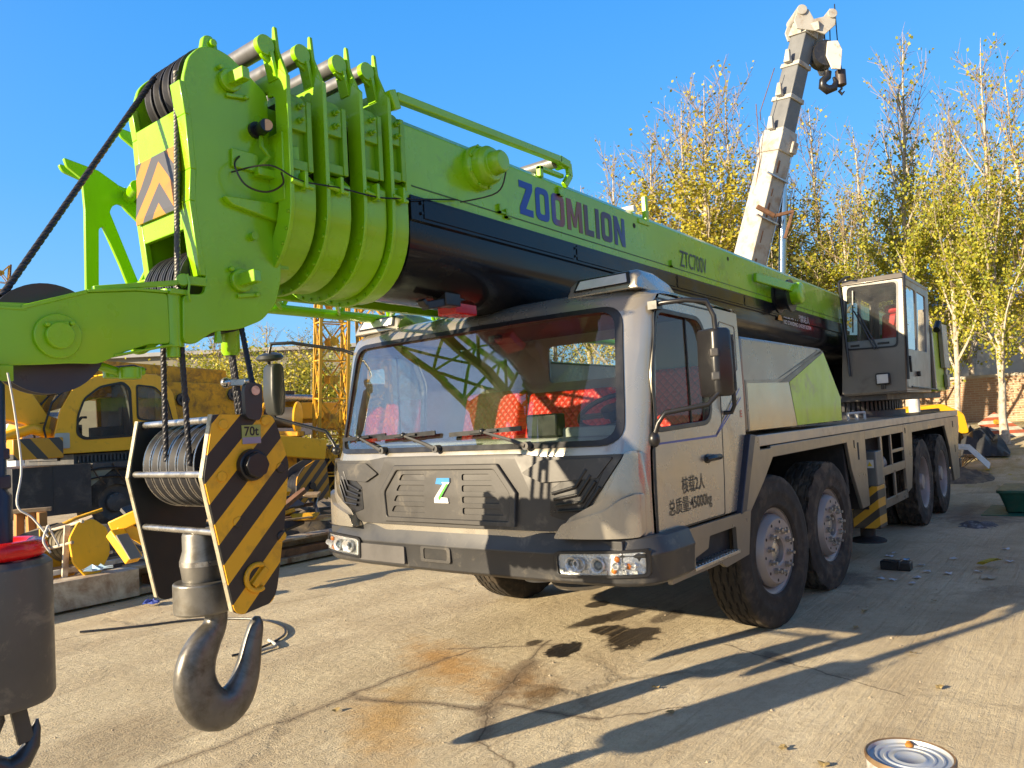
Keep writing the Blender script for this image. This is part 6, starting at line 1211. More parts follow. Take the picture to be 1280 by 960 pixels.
lattice('lattice_mast', 'leaning yellow lattice mast behind the left roof lamp', at(474, 560, 18.5), at(457, 240, 18.5), .64, 8, MATS['mast_yellow'], GM, .9)
lattice('lattice_mast', 'thin rusty lattice mast at the left edge of the yard', at(-14, 560, 30), at(2, 330, 30), .55, 10, RUST, GM, .2)
# ------------------------------------------------------------------ white crane behind
WB = thing('white_crane', 'old white telescopic crane with its boom raised high behind the green boom', 'crane', P2(at(905, 500, 20)))
d_ = 20.0; A = at(905, 455, d_); B = at(975, 168, d_); Cc = at(1009, 24, d_); ax = (Cc - A).normalized(); nn = RF.copy(); nn.z = 0; nn.normalize()
uu = ax.cross(nn).normalized(); uu = uu if uu.dot(RX) > 0 else -uu; uu.rotate(Matrix.Rotation(math.radians(32), 3, ax)); vv = ax.cross(uu).normalized()
def secr(c, hw, hd): return [c + uu * a * hw + vv * b_ * hd for a, b_ in ((-1, -1), (1, -1), (1, 1), (-1, 1))]
m = MB(); m.loft([secr(A - ax * 1.2, .30, .36), secr(B, .255, .31)]); wb = m.build('boom_section', mat('aged_white', (.40, .385, .35), .55, 0, .1, 2, (.26, .17, .10), .34, 3, .03, 20), WB, .02)
m = MB()
for k in range(9):
    q = A.lerp(B, .12 + k * .1); 
    m.bar(q + vv * -.354 * (1 - .10 * k / 9) - uu * .12 + ax * .0, q + vv * -.354 * (1 - .10 * k / 9) - uu * .12 + ax * (.2 + .12 * ((k * 7) % 3)), .035 + .03 * (k % 2), .004, vv)
m.build('peeling_letters', RUST, wb)
m = MB(); m.bar(A.lerp(B, .05) + uu * .305 - vv * .36, B + uu * .262 - vv * .32, .02, .02)
for k, t_ in enumerate((.30, .62, .80)): q = A.lerp(B, t_); m.bar(q - uu * .5 - vv * .37, q + uu * .32 - vv * .36, .05, .04)
m.build('cable_tray', STEEL, wb)
zz = [(.0, .36, .40), (.19, .345, .385), (.36, .33, .37), (.55, .32, .35)]
for i in range(3):
    q0 = B.lerp(Cc, i * .29); q1 = B.lerp(Cc, (i + 1) * .29); hw, hd = .24 - .018 * i, .285 - .018 * i
    m = MB(); m.loft([secr(q0, hw, hd), secr(q1, hw - .01, hd - .01)]); s_ = m.build('boom_section', mat('boom_dark_grey', (.15, .155, .16), .5, .1), WB, .02)
    m = MB(); m.loft([secr(q0 - ax * .06, hw + .05, hd + .05), secr(q0 + ax * .06, hw + .04, hd + .04)]); m.loft([secr(q0 - uu * (hw + .12), .06, .1), secr(q0 - uu * (hw + .12) + ax * .3 - uu * .1, .04, .05)]); m.build('boom_collar', MATS['aged_white'], s_, .015)
m = MB(); m.loft([secr(B - ax * .55, .30, .355), secr(B - ax * .12, .295, .35), secr(B, .27, .325)]); m.loft([secr(B - ax * .5 + uu * .2 - vv * .33, .10, .10), secr(B - ax * .2 + uu * .2 - vv * .33, .10, .10)]); m.build('boom_collar', MATS['aged_white'], WB, .02)
hd0 = B.lerp(Cc, .87); m = MB(); rr_ = uu * .0 + RX
hp = [(-.42, -.05), (.20, -.15), (.55, -.30), (.95, .10), (1.0, .65), (.80, .80), (.55, .45), (.2, .35), (.05, .75), (-.30, .9), (-.50, .3)]
for sgn in (-.36, .30): m.loft([[hd0 + uu * 0 + RX * p[0] * .72 + V((0, 0, 1)) * p[1] * .62 + nn * q for p in hp] for q in (sgn, sgn + .05)])
m.loft([secr(hd0 - ax * .1, .25, .28), secr(hd0 + ax * .3, .2, .26)]); m.bar(hd0 + RX * .1 - nn * .36, hd0 + RX * .6 + V((0, 0, .3)) + nn * .3, .3, .2); m.cyl(hd0 + RX * .62 + V((0, 0, .35)) - nn * .4, hd0 + RX * .62 + V((0, 0, .35)) + nn * .4, .12); m.cyl(hd0 - RX * .15 + V((0, 0, .45)) - nn * .4, hd0 - RX * .15 + V((0, 0, .45)) + nn * .4, .13); m.build('boom_head', MATS['aged_white'], WB, .01)
m = MB(); q0 = at(984, 226, d_ - .1); m.loft([[A.lerp(B, t_) + uu * (.26 + o) + vv * s for o, s in ((-.02, -.30), (w_, -.20), (w_, .20), (-.02, .30))] for t_, w_ in ((.60, .25), (.66, .38), (.82, .22), (.97, .02))]); m.build('ram_bracket', MATS['aged_white'], WB, .02)
r0, r1 = at(979, 225, d_), at(978, 345, d_); m = MB(); m.cyl(r0, r1 + (r1 - r0) * .15, .10); m.build('lifting_cylinder', mat('polished_rod', (.45, .5, .55), .15, 1., .05, 4), WB); m = MB(); m.cyl(r1 + (r1 - r0) * .15, r1 + (r1 - r0) * 1.1, .15); m.build('cylinder_barrel', MATS['aged_white'], WB)
m = MB(); q = at(955, 268, d_ - .6); m.bar(at(946, 258, d_ - .6), at(968, 270, d_ - .6), .10, .10); m.bar(at(968, 270, d_ - .6), at(992, 264, d_ - .6), .08, .08); m.bar(at(991, 264, d_ - .6), at(981, 298, d_ - .6), .07, .07); m.build('hook_holder', RUST, WB, .01)
m = MB(); m.tube([at(945, 130, d_), at(950, 200, d_), at(935, 290, d_)], .012, 5); m.tube([at(968, 85, d_ - .2), at(950, 140, d_ - .2), at(951, 150, d_)], .012, 5); m.build('loose_cable', RUST, WB)
bp = P2(at(905, 500, d_)); m = MB(); m.box(bp.x - 1.0, bp.x + 2.5, bp.y - 1.2, bp.y + 1.2, 1.3, 2.4); m.box(bp.x - 3.5, bp.x + 5, bp.y - 1.25, bp.y + 1.25, .7, 1.3); m.build('carrier', MATS['aged_white'], WB, .03)
for x in (-2.6, -1.2, 2.5, 3.9): plain_wheel(WB, (bp.x + x, bp.y - 1.2, .95 if False else .55), .55, .3, GREYD)
for pts_, nm in (([(1014, 55), (1014, 80)], 0), ([(1030, 35), (1032, 62)], 0), ([(1037, 30), (1038, 62)], 0), ([(1043, 5), (1050, 90)], 0)):
    m = MB(); m.cyl(at(*pts_[0], d_), at(*pts_[1], d_), .014, n=6); m.build('hoist_rope', BLACKP, WB)
k0 = at(1034, 72, d_); H2 = thing('white_hook_block', 'white hook block with a dark hook hanging from the white crane head', 'hook block', at(1027, 105, d_))
def off(a, b, c=0): return k0 + RX * a + V((0, 0, b)) + nn * c
m = MB(); pl_ = [(-.06, .32), (.20, .34), (.30, .1), (.22, -.42), (.0, -.40), (-.12, -.05)]
m.loft([[off(a, b, c) for a, b in pl_] for c in (-.24, -.19)]); m.loft([[off(a - .16, b, c) for a, b in pl_] for c in (.15, .2)]); m.build('side_plate', WHITEP, H2, .01)
m = MB(); c1 = off(.0, .05, -.18); m.cyl(c1 - RX * .08, c1 - RX * .12 + nn * .34, .34, n=28); m.box(0, .001, 0, .001, 0, .001) if False else None; m.build('sheave', SHEAVE, H2)
m = MB(); m.tube([off(a, b) for a, b in ((-.02, -.38), (-.04, -.52), (-.16, -.62), (-.18, -.76), (-.05, -.86), (.12, -.80), (.18, -.64), (.12, -.52))], [.1, .1, .1, .11, .12, .1, .07, .03], 12); m.build('hook', BLACKP, H2, 0, 60)
H3 = thing('small_hook', 'small dark weight with a hook dangling on a single rope of the white crane', 'hook weight', at(1047, 112, d_)); c1 = at(1051, 98, d_)
m = MB(); m.lathe([(0, .42), (.03, .40), (.05, .22), (.13, .2), (.13, -.18), (.06, -.22), (0, -.22)], c1, (0, 0, 1), 20); m.build('weight', mat('dark_brown_weight', (.05, .035, .03), .5), H3); m = MB(); m.tube([c1 + V((0, 0, -.2)), c1 + V((0, 0, -.28)), c1 + RX * -.07 + V((0, 0, -.34)), c1 + V((0, 0, -.42)), c1 + RX * .07 + V((0, 0, -.34))], [.03, .03, .035, .04, .015], 8); m.build('hook', BLACKP, H3)

# ------------------------------------------------------------------ scrap and timber on the left
def rest(name, label, cat, group=None): return name
B1 = thing('steel_beam', 'long white painted steel beam lying in front of the scrap heap', 'steel beam', (0, 5.15, 0))
DIRTYW = mat('dirty_white_steel', (.64, .58, .46), .65, 0, .15, 2, (.20, .105, .05), .75, 3, .08, 25)
m = MB(); m.prism([(5.15, .03), (5.15, .33), (5.19, .33), (5.50, .33), (5.50, .29), (5.19, .29), (5.19, .07), (5.50, .07), (5.50, .03)], 'X', -3.5, .36); m.build('web', DIRTYW, B1, .006)
m = MB(); m.box(.35, .40, 5.15, 5.5, .03, .33); m.build('end_plate', DIRTYW, B1, .005)
B2 = thing('steel_channel', 'rusty open steel channel continuing the white beam towards the truck', 'steel beam', (2, 5.2, 0)); m = MB(); m.prism([(5.2, .03), (5.2, .10), (5.24, .10), (5.55, .10), (5.55, .30), (5.59, .30), (5.59, .03)], 'X', .42, 3.6); m.box(.42, 3.6, 5.30, 5.60, .30, .335); m.build('channel', mat('rusty_white', (.42, .36, .27), .7, 0, .2, 3, (.16, .08, .04), .6, 4, .06, 25), B2, .006)
m = MB(); m.box(.6, 3.5, 5.3, 5.5, .10, .20); m.build('rust_strip', RUST, B2)
T = thing('flat_bar', 'thin white edged bar laid along the top of the white beam', 'metal bar', (0, 5.5, .34)); m = MB(); m.bar((-2.5, 5.45, .36), (1.3, 5.62, .40), .06, .05); m.build('bar', WHITEP, T, .004)
T = thing('wooden_pole', 'pale round pole lying behind the white beam', 'pole', (1, 5.8, .3)); m = MB(); m.cyl((-.3, 5.75, .37), (2.4, 5.85, .40), .045, .035); m.build('pole', WOOD, T)
def heap(name, label, cat, c, rx, ry, h, material, seed, n=22):
    r = random.Random(seed); T = thing(name, label, cat, c); m = MB(); rows = []
    for i in range(n + 1):
        row = []
        for j in range(n + 1):
            u, v = -1 + 2 * i / n, -1 + 2 * j / n; q = max(0, 1 - (u * u + v * v)); row.append(m.v((c[0] + u * rx, c[1] + v * ry, c[2] - .05 + h * q ** .7 * r.uniform(.55, 1.1))))
        rows.append(row)
    for i in range(n):
        for j in range(n): m.f([rows[i][j], rows[i + 1][j], rows[i + 1][j + 1], rows[i][j + 1]])
    m.build('mound', material, T, 0, 20); return T
SCR = mat('scrap_dirt', (.10, .085, .07), .9, 0, .4, 4, (.25, .19, .12), .5, 6, .2, 20)
heap('scrap_heap', 'dark heap of scrap and soil behind the white beam', 'scrap heap', (.6, 7.5, 0), 3.2, 1.8, .72, SCR, 5)
heap('scrap_heap', 'heap of rusty scrap beside the truck nose', 'scrap heap', (4.4, 7.7, 0), 2.4, 1.7, .6, SCR, 9)
heap('rubble_heap', 'grey rubble heap under the yellow crane', 'rubble heap', (1.5, 9.9, 0), 2.5, .9, .4, mat('rubble_grey', (.14, .13, .12), .9, 0, .4, 6, (.3, .26, .2), .4, 8, .2, 20), 12)
# old small hook block on the heap
T = thing('old_hook_block', 'old yellow hook block with exposed sheaves lying on the scrap heap', 'hook block', at(100, 690, 8.6))
e1 = RX.copy(); e1.z = 0; e1.normalize(); e2 = V((0, 0, 1)); e3 = e1.cross(e2)
o = at(100, 683, 8.6); A_ = (e1 * .86 + e3 * .42 + e2 * .18).normalized(); U_ = (e2 * .85 - e1 * .22 - e3 * .2); U_ = (U_ - A_ * U_.dot(A_)).normalized(); W_ = A_.cross(U_)
def loc(a, b, c): return o + A_ * a + U_ * b + W_ * c
hxp = [(-.34, -.06), (-.36, .10), (-.20, .24), (.06, .27), (.24, .16), (.27, -.02), (.16, -.18), (-.12, -.20)]
def cheek(a, material): m = MB(); m.loft([[loc(a + k, b, c) for b, c in rnd_poly(hxp, .04, 3)] for k in (0, .03)]); m.build('cheek_plate', material, T, .005)
cheek(.20, YEL); cheek(-.30, YEL_OLD)
for k in range(6):
    m = MB(); m.lathe([(.04, -.03), (.185, -.03), (.165, -.004), (.165, .004), (.185, .03), (.04, .03)], loc(-.23 + k * .075, .06, .02), A_, 26); m.build('sheave', mat('old_sheave', (.15, .12, .07), .6, .2), T)
for b, c in ((-.26, .02), (.24, .12), (.02, .25), (-.12, -.2)):
    m = MB(); m.cyl(loc(-.32, b, c), loc(.25, b, c), .018, n=10); m.build('tie_bar', DIRTYW, T)
m = MB(); m.bar(loc(-.36, -.35, .2), loc(-.30, .26, .22), .03, .07); m.build('strut', YEL_OLD, T, .004); m = MB(); m.bar(loc(.08, -.35, .25), loc(.16, .22, .24), .03, .06); m.build('strut', DIRTYW, T, .004)
T = thing('bent_frame', 'bent yellow steel frame leaning out of the scrap beside the hook block', 'steel frame', at(170, 690, 7.8)); q = lambda x, y, d: at(x, y, d)
m = MB(); m.bar(q(143, 665, 7.8), q(168, 700, 7.7), .16, .10); m.bar(q(140, 660, 7.9), q(200, 632, 8.0), .12, .14); m.bar(q(150, 655, 7.9), q(205, 690, 8.1), .08, .12); m.build('frame', YEL, T, .012); m = MB(); m.bar(q(152, 668, 7.72), q(170, 698, 7.62), .13, .015); m.build('liner', mat('grey_liner', (.2, .19, .18), .7), T, .004)
GP = 'wooden posts stacked by the tank'
for i, (a, b) in enumerate((((24, 640), (24, 680)), ((38, 640), (40, 676)), ((52, 640), (53, 674)))):
    T = thing('wooden_post', ('leftmost', 'middle', 'rightmost')[i] + ' of three orange wooden posts under the black tank', 'post', at(*b, 10.2), GP); m = MB(); m.bar(at(*a, 10.2), at(*b, 10.2), .10, .10); m.build('post', mat('orange_wood', (.42, .2, .06), .8), T, .005)
T = thing('pallet_board', 'pale board lying across the wooden posts', 'board', at(40, 638, 10.1)); m = MB(); m.bar(at(12, 640, 10.1), at(64, 636, 10.3), .12, .05); m.build('board', WOOD, T, .004)
r = random.Random(4)
GT = 'timbers and bars strewn by the truck nose'; cols = [WOOD, DIRTYW, RUST, WOOD, GREYD, DIRTYW, WOOD, RUST, DIRTYW, WOOD, RUST, GREYD, WOOD, DIRTYW]
for i in range(14):
    T = thing('timber' if cols[i] is WOOD else 'metal_bar', '', 'timber' if cols[i] is WOOD else 'metal bar', (2.3 + r.uniform(-1.2, 1.5), 5.9 + r.uniform(-.1, 1.4), 0), GT); p = V(T.location); z = .22 + r.uniform(0, .45); a = r.uniform(-.5, .5); Lh = r.uniform(.5, 1.3)
    T['label'] = 'one of the weathered timbers strewn by the truck nose' if cols[i] is WOOD else 'one of the metal bars strewn by the truck nose'; dv = V((math.cos(a), math.sin(a), r.uniform(-.08, .08))) * Lh; m = MB(); c_ = p + V((0, 0, z)); m.bar(c_ - dv, c_ + dv, r.uniform(.04, .11), r.uniform(.02, .06)); m.build('beam', cols[i], T, .004)
T = thing('striped_hook_block', 'second black and yellow striped hook block standing left of the truck nose', 'hook block', (5.5, 8.9, 0))
m = MB(); po = [(5.22, .50), (5.26, .90), (5.40, 1.08), (5.72, 1.22), (5.96, 1.20), (6.02, .75), (5.95, .0), (5.45, .05)]; m.prism(rnd_poly(po, .06, 4), 'Y', 8.9, 8.93); m.build('striped_plate', stripes('second_block_stripes', (.56, .25, .012), (.035, .035, .04), (-1.0, 0, 1.0), .26, .5, .1, damt=.3), T, .004)
m = MB(); m.prism(rnd_poly(po, .06, 4), 'Y', 9.32, 9.35); m.build('side_plate', GREYD, T); m = MB()
for k in range(4): m.lathe([(.05, -.04), (.30, -.04), (.27, 0), (.30, .04), (.05, .04)], (5.6, 9.0 + k * .085, .72), (0, 1, 0), 28)
m.cyl((5.6, 8.86, .72), (5.6, 9.38, .72), .07); m.cyl((5.68, 8.88, .62), (5.68, 8.93, .62), .05); m.build('sheave', SHEAVE, T)
heap('grey_tarpaulin', 'crumpled grey tarpaulin lying left of the striped hook block', 'tarpaulin', (4.75, 8.6, .0), .42, .4, .75, mat('tarp_grey', (.30, .24, .20), .6, 0, .3, 6), 3, 10)
for i, (px, py, d, s, mt_, nm, lab) in enumerate(((120, 712, 7.6, .14, 'blue', 'plastic_rag', 'pale blue plastic rag in front of the old hook block'), (190, 757, 6.2, .10, 'deep', 'blue_rag', 'deep blue rag at the foot of the white beam'))):
    T = thing(nm, lab, 'rag', P2(gpt(px, py))); m = MB(); c0 = at(px, py, d) if i == 0 else gpt(px, py) + V((0, 0, .03)); r = random.Random(i); R_ = [[m.v(c0 + V((math.cos(a) * s * q * r.uniform(.6, 1.3), math.sin(a) * s * q * r.uniform(.6, 1.3), r.uniform(0, .06) * (1.3 - q)))) for a in [k * .6 for k in range(10)]] for q in (.3, .7, 1)]
    for a_, b_ in zip(R_, R_[1:]): m.bridge(a_, b_)
    m.f(R_[0]); m.build('cloth', mat('rag_' + mt_, (.35, .5, .62) if mt_ == 'blue' else (.03, .06, .3), .7), T, 0, 0)
c0 = gpt(330, 795); T = thing('hose', 'thin black hose curled on the ground behind the big hook', 'hose', c0); m = MB(); pts = [gpt(x, y) + V((0, 0, .015)) for x, y in ((100, 792), (180, 784), (250, 776), (320, 776), (350, 783), (357, 793), (345, 803), (318, 815), (290, 822))]; m.tube(smooth_path(pts), .010, 8); m.build('tube', BLACKP, T); m = MB(); m.tube(smooth_path([gpt(x, y) + V((0, 0, .02)) for x, y in ((300, 826), (330, 815), (345, 810), (336, 803))]), .013, 8); m.build('white_end', mat('hose_white', (.5, .48, .42), .6), T)
# ------------------------------------------------------------------ right side of the yard
c0 = at(1137, 943, 2.82); zt_ = c0.z; T = thing('paint_can', 'battered white paint can with a closed lid at the bottom right', 'paint can', (c0.x, c0.y, 0)); R_ = .148
CAN = mat('can_label', (.50, .49, .47), .45, .2, .12, 4, (.16, .12, .09), .5, 7, .03, 30); LID = mat('can_lid', (.42, .46, .52), .38, .35, .15, 5, (.5, .46, .38), .4, 7, .03, 30)
m = MB(); m.lathe([(R_ * .97, 0.004), (R_, .015), (R_, zt_ - .03), (R_ * .985, zt_ - .02)], (c0.x, c0.y, 0), (0, 0, 1), 64); m.build('body', CAN, T)
m = MB(); m.lathe([(R_ * .985, zt_ - .022), (R_ * 1.03, zt_ - .016), (R_ * 1.035, zt_ - .004), (R_ * 1.0, zt_ + .002), (R_ * .955, zt_ - .002)], (c0.x, c0.y, 0), (0, 0, 1), 64); m.build('rim', mat('can_rim', (.30, .20, .11), .5, .5, .3, 9, (.12, .07, .04), .5, 12), T)
m = MB(); m.lathe([(R_ * .955, zt_ - .002), (R_ * .93, zt_ - .014), (R_ * .80, zt_ - .014), (R_ * .78, zt_ - .009), (R_ * .74, zt_ - .009), (R_ * .72, zt_ - .014), (R_ * .60, zt_ - .014), (R_ * .58, zt_ - .010), (R_ * .54, zt_ - .010), (R_ * .52, zt_ - .014), (R_ * .4, zt_ - .014), (R_ * .38, zt_ - .011), (R_ * .34, zt_ - .011), (R_ * .32, zt_ - .014), (0, zt_ - .013)], (c0.x, c0.y, 0), (0, 0, 1), 64); m.build('lid', LID, T, 0, 50)
q = V((c0.x, c0.y, zt_ - .012)) + RX * .05 + RF * .10; q.z = zt_ - .01; m = MB(); m.sphere(q, .016, (1.2, 1, .6), 10, 6); m.sphere(q + V((.012, .004, .004)), .010, (1, 1, .7), 8, 6); m.build('rust_lump', mat('rust_orange', (.4, .16, .02), .7), T)
q = gpt(1296, 638); T = thing('green_crate', 'dark green plastic crate standing on a green sheet at the right border', 'crate', q); GRN = mat('crate_green', (.015, .085, .055), .5, 0, .25, 4, (.06, .08, .05), .3, 6)
ce, se = math.cos(-.05), math.sin(-.05)
m = MB(); rings = [[(q.x + a * k, q.y + b_ * k, z) for a, b_ in rnd_poly([(-.55, -.62), (.55, -.62), (.55, .42), (-.55, .42)], .08, 3)] for z, k in ((.02, .80), (.10, .84), (.30, .98), (.34, 1.0))]; m.loft(rings); m.loft([[(q.x + a * 1.04, q.y + b_ * 1.04, z) for a, b_ in rnd_poly([(-.55, -.62), (.55, -.62), (.55, .42), (-.55, .42)], .08, 3)] for z in (.30, .345)]); m.build('body', GRN, T, .01); m = MB(); m.box(q.x - .75, q.x + .5, q.y - .75, q.y + .62, .004, .012); m.build('sheet', mat('sheet_green', (.01, .12, .09), .6), T)
p0 = P2(at(1218, 525, 18.5)); heap('dark_tarpaulin', 'black tarpaulin bundle in front of the brick wall', 'tarpaulin', (p0.x, p0.y, p0.z), .75, .7, .72, mat('tarp_black', (.02, .022, .025), .5, 0, .3, 6), 14, 12)
p0 = P2(at(1198, 548, 16.5)); T = thing('white_bonnet', 'bent white metal panel leaning on scrap behind the truck tail', 'metal panel', p0); m = MB(); m.loft([[p0 + V((0, a, b)) + V((c_, 0, 0)) for a, b in ((-.55, .02 + e), (-.2, .42 + e), (.2, .46 + e), (.5, .28 + e))] for c_, e in ((-.3, .1), (.0, .2), (.3, .12))], closed=False); m.build('panel', WHITEP, T, 0, 60)
p0 = P2(at(1195, 570, 16)); heap('car_scrap', 'heap of grey scrap parts behind the truck tail', 'scrap heap', (p0.x, p0.y, p0.z), .8, .7, .3, SCR, 25, 12)
p0 = P2(at(1248, 552, 20.0)); T = thing('striped_board', 'weathered red and white striped board lying tilted near the brick wall', 'warning board', p0)
bd_ = [(-.50, .35), (.10, .62), (.62, .06), (.50, -.06), (-.42, .10)]; m = MB(); m.loft([[p0 + e1 * a + V((0, 0, b)) - nn * (.35 - b * .9) + nn * k for a, b in bd_] for k in (0, .04)]); sbd = m.build('board', stripes('board_stripes', (.62, .56, .45), (.45, .10, .04), (0, 0, 1.0), .17, .5, .1, rough=.8, damt=.5), T)
m = MB(); q = p0 + e1 * -.05 + V((0, 0, .36)) - nn * .05; m.cyl(q, q - nn * .03 + V((0, 0, .02)), .07, n=14); m.build('boss', YEL_OLD, T)
p0 = P2(at(1230, 560, 16.8)); T = thing('wire_coil', 'tangled coil of pale wire beside the striped board', 'wire', p0); m = MB(); m.tube([p0 + V((.35 * math.cos(a), .3 * math.sin(a * 1.1), .16 + .13 * math.sin(a * 2.3))) - e1 * .25 for a in [k * .35 for k in range(44)]], .012, 5); m.build('wire', WOOD, T)
p0 = P2(at(1160, 505, 18.5)); T = thing('yellow_loader', 'small yellow machine half hidden behind the truck deck', 'loader', p0)
m = MB(); m.loft([[p0 + e1 * a + V((0, 0, b)) + nn * k for a, b in rnd_poly([(-.85, .55), (-.75, .95), (-.45, 1.22), (.35, 1.30), (.85, 1.05), (.95, .55)], .1, 3)] for k in (0, 1.2)]); bl = m.build('body', YEL, T, .02); m = MB(); m.loft([[p0 + e1 * a + V((0, 0, b)) + nn * k for a, b in rnd_poly([(-.35, .95), (-.25, 1.18), (.25, 1.2), (.3, .95)], .03, 3)] for k in (-.01, .0)]); m.build('window', BLACKP, bl)
for a in (-.6, .6): q = p0 + e1 * a; plain_wheel(T, (q.x, q.y, p0.z + .3), .3, .2, GREYD)
p0 = P2(at(1143, 510, 17.0)); T = thing('white_stake', 'white painted stump behind the grab rail of the deck', 'post', p0); m = MB(); m.cyl(p0, V((p0.x, p0.y, at(1143, 487, 17).z)), .13, .11, 12); m.build('stump', WHITEP, T)
# litter
GLT = 'litter scattered beside the rear wheels'
q = gpt(1121, 712); T = thing('black_box', 'small black box lying among the litter', 'box', q, GLT); m = MB(); m.box(q.x - .07, q.x + .07, q.y - .14, q.y + .14, .004, .09); m.box(q.x - .075, q.x + .075, q.y - .05, q.y - .02, .004, .094); m.build('case', BLACKP, T, .008)
def scrapbit(name, label, px, py, s, material, seed, h=.05, group=GLT):
    r = random.Random(seed); q = gpt(px, py); T = thing(name, label, name.replace('_', ' '), q, group); m = MB(); c0 = m.v(q + V((0, 0, h * .8))); rg = [m.v(q + V((math.cos(a) * s * r.uniform(.5, 1.2), math.sin(a) * s * r.uniform(.5, 1.2), .006 + r.uniform(0, h)))) for a in [k * PI / 4 for k in range(8)]]
    for k in range(8): m.f([c0, rg[k], rg[(k + 1) % 8]])
    m.build('sheet', material, T, 0, 0)
scrapbit('yellow_wrapper', 'crumpled yellow wrapper lying alone in the truck shadow', 1238, 710, .11, mat('wrapper_yellow', (.5, .42, .02), .4), 3, .12)
scrapbit('pale_card', 'torn pale card below the yellow wrapper', 1236, 724, .07, mat('card', (.42, .38, .28), .8), 5, .03)
scrapbit('blue_scrap', 'bright blue scrap beside the black box', 1133, 703, .05, mat('cap_blue', (.15, .4, .7), .4), 6, .05)
PAP = mat('paper_white', (.55, .57, .60), .7)
for i, (px, py) in enumerate(((1101, 725), (1116, 726), (1112, 696), (1140, 731), (1152, 708), (1160, 716), (1185, 718), (1192, 700), (1118, 692), (1147, 723), (1263, 703), (1258, 687), (1224, 716))): scrapbit('paper_scrap', 'one of the white paper scraps scattered beside the rear wheels', px, py, .045, PAP, 20 + i, .02)
for i, (px, py) in enumerate(((1080, 766), (1142, 819), (1174, 862), (1168, 753), (838, 893), (820, 862), (995, 727), (290, 860), (1071, 786), (980, 938), (1030, 958), (420, 890))): scrapbit('fallen_leaf', 'one of the dry leaves lying on the open concrete', px, py, .03, mat('dry_leaf', (.30, .22, .09), .8), 50 + i, .02, 'dry leaves on the concrete')
T = heap('rag_pile', 'flat pile of dark rags near the green crate', 'rag pile', tuple(gpt(1222, 656)), .5, .32, .10, mat('rag_dark', (.10, .10, .11), .8, 0, .5, 9, (.4, .4, .4), .3, 14), 31, 14)
for i, (px, py) in enumerate(((445, 845), (7, 850), (245, 804))): pass
r = random.Random(8); m = MB()
for i in range(700):
    x, y = r.uniform(13, 30), r.uniform(-6, 6); s = r.uniform(.04, .09); z = ground_z(x, y) + .012; a = r.uniform(0, 6.3); m.poly([(x + s * math.cos(a + k * PI / 2) * (1 if k % 2 else .6), y + s * math.sin(a + k * PI / 2) * (1 if k % 2 else .6), z + r.uniform(0, .02)) for k in range(4)])
o = m.build('leaf_litter', LEAF_Y, None, 0, 0, recalc=False); tag(o, 'fallen yellow leaves strewn over the sunlit ground before the brick wall', 'leaf litter', None, 'stuff')
r = random.Random(18); m = MB()
for i in range(700):
    d = r.uniform(0, 1) ** .7 * 9; a = r.uniform(-1.25, 1.0); c_ = V((CP.x + 1.5 + d * math.cos(a + .67), CP.y + d * math.sin(a + .67) + .4, 0))
    if c_.x > 12: continue
    s = .003 + .008 * r.random() ** 3; n_ = 6; c0 = m.v((c_.x, c_.y, s * 1.1)); rg = [m.v((c_.x + s * math.cos(k * 1.05) * r.uniform(.7, 1.5), c_.y + s * math.sin(k * 1.05) * r.uniform(.7, 1.5), .001)) for k in range(6)]
    for k in range(6): m.f([c0, rg[k], rg[(k + 1) % 6]])
o = m.build('gravel', mat('grit', (.36, .29, .2), .9, 0, .4, 30), None, 0, 0); tag(o, 'loose grit scattered over the concrete yard', 'gravel', None, 'stuff')

# ------------------------------------------------------------------ the other side of the yard (mirrored in the door glass and paint)
T = thing('red_truck', 'red truck with white chevrons on its tail mirrored in the door window', 'truck', (3.5, -12, 0))
RDT = mat('truck_red', (.50, .015, .012), .35, 0, .12, 3, (.12, .03, .02), .2, 4, 0, 9, .2)
m = MB(); m.box(1.0, 9.5, -13.2, -10.9, .9, 1.5); m.box(1.0, 3.6, -13.2, -10.8, 1.5, 3.2); m.box(4.4, 9.3, -13.0, -10.9, 1.5, 2.7); m.build('body', RDT, T, .05)
m = MB(); m.box(1.3, 2.6, -10.82, -10.79, 2.1, 2.95); m.build('window', BLACKP, T, .02)
for x0 in (3.8, 5.6, 7.4):
    m = MB(); m.box(x0 - .05, x0 + 1.15, -10.90, -10.84, 1.0, 2.75); pn = m.build('chevron_panel', RDT, T)
    m = MB()
    for k in range(3): m.prism([(x0, 1.2 + k * .5), (x0 + .55, 1.55 + k * .5), (x0 + 1.1, 1.2 + k * .5), (x0 + 1.1, 1.38 + k * .5), (x0 + .55, 1.73 + k * .5), (x0, 1.38 + k * .5)], 'Y', -10.838, -10.83)
    m.build('chevrons', WHITEP, pn)
for x in (2.0, 6.4, 7.7): plain_wheel(T, (x, -12.9, .55), .55, .3, GREYD)
m = MB(); m.box(2.6, 12.0, -12.6, -11.6, 3.2, 3.9); m.build('boom', YEL, T, .03)
for i, (x, y, k) in enumerate(((-4, -19, 1), (1.5, -21, 3), (6, -18.5, 1), (11, -20, 3), (16, -19, 0))):
    o = copy_tree(PROT[k]); o.name = 'poplar_tree'; o.location = (x, y, 0); o.scale = (1, 1, .9); o.rotation_euler = (0, 0, i); tag(o, 'one of the poplars across the yard, mirrored in the door window', 'tree', 'poplars across the yard')

for i, (x, y, k) in enumerate(((17, -7.5, 1), (22, -8, 3), (26, -6.5, 1))):
    o = copy_tree(PROT[k]); o.name = 'poplar_tree'; o.location = (x, y, ground_z(x, y)); o.scale = (1, 1, .9); o.rotation_euler = (0, 0, i); tag(o, 'one of the poplars across the yard, mirrored in the door window', 'tree', 'poplars across the yard')
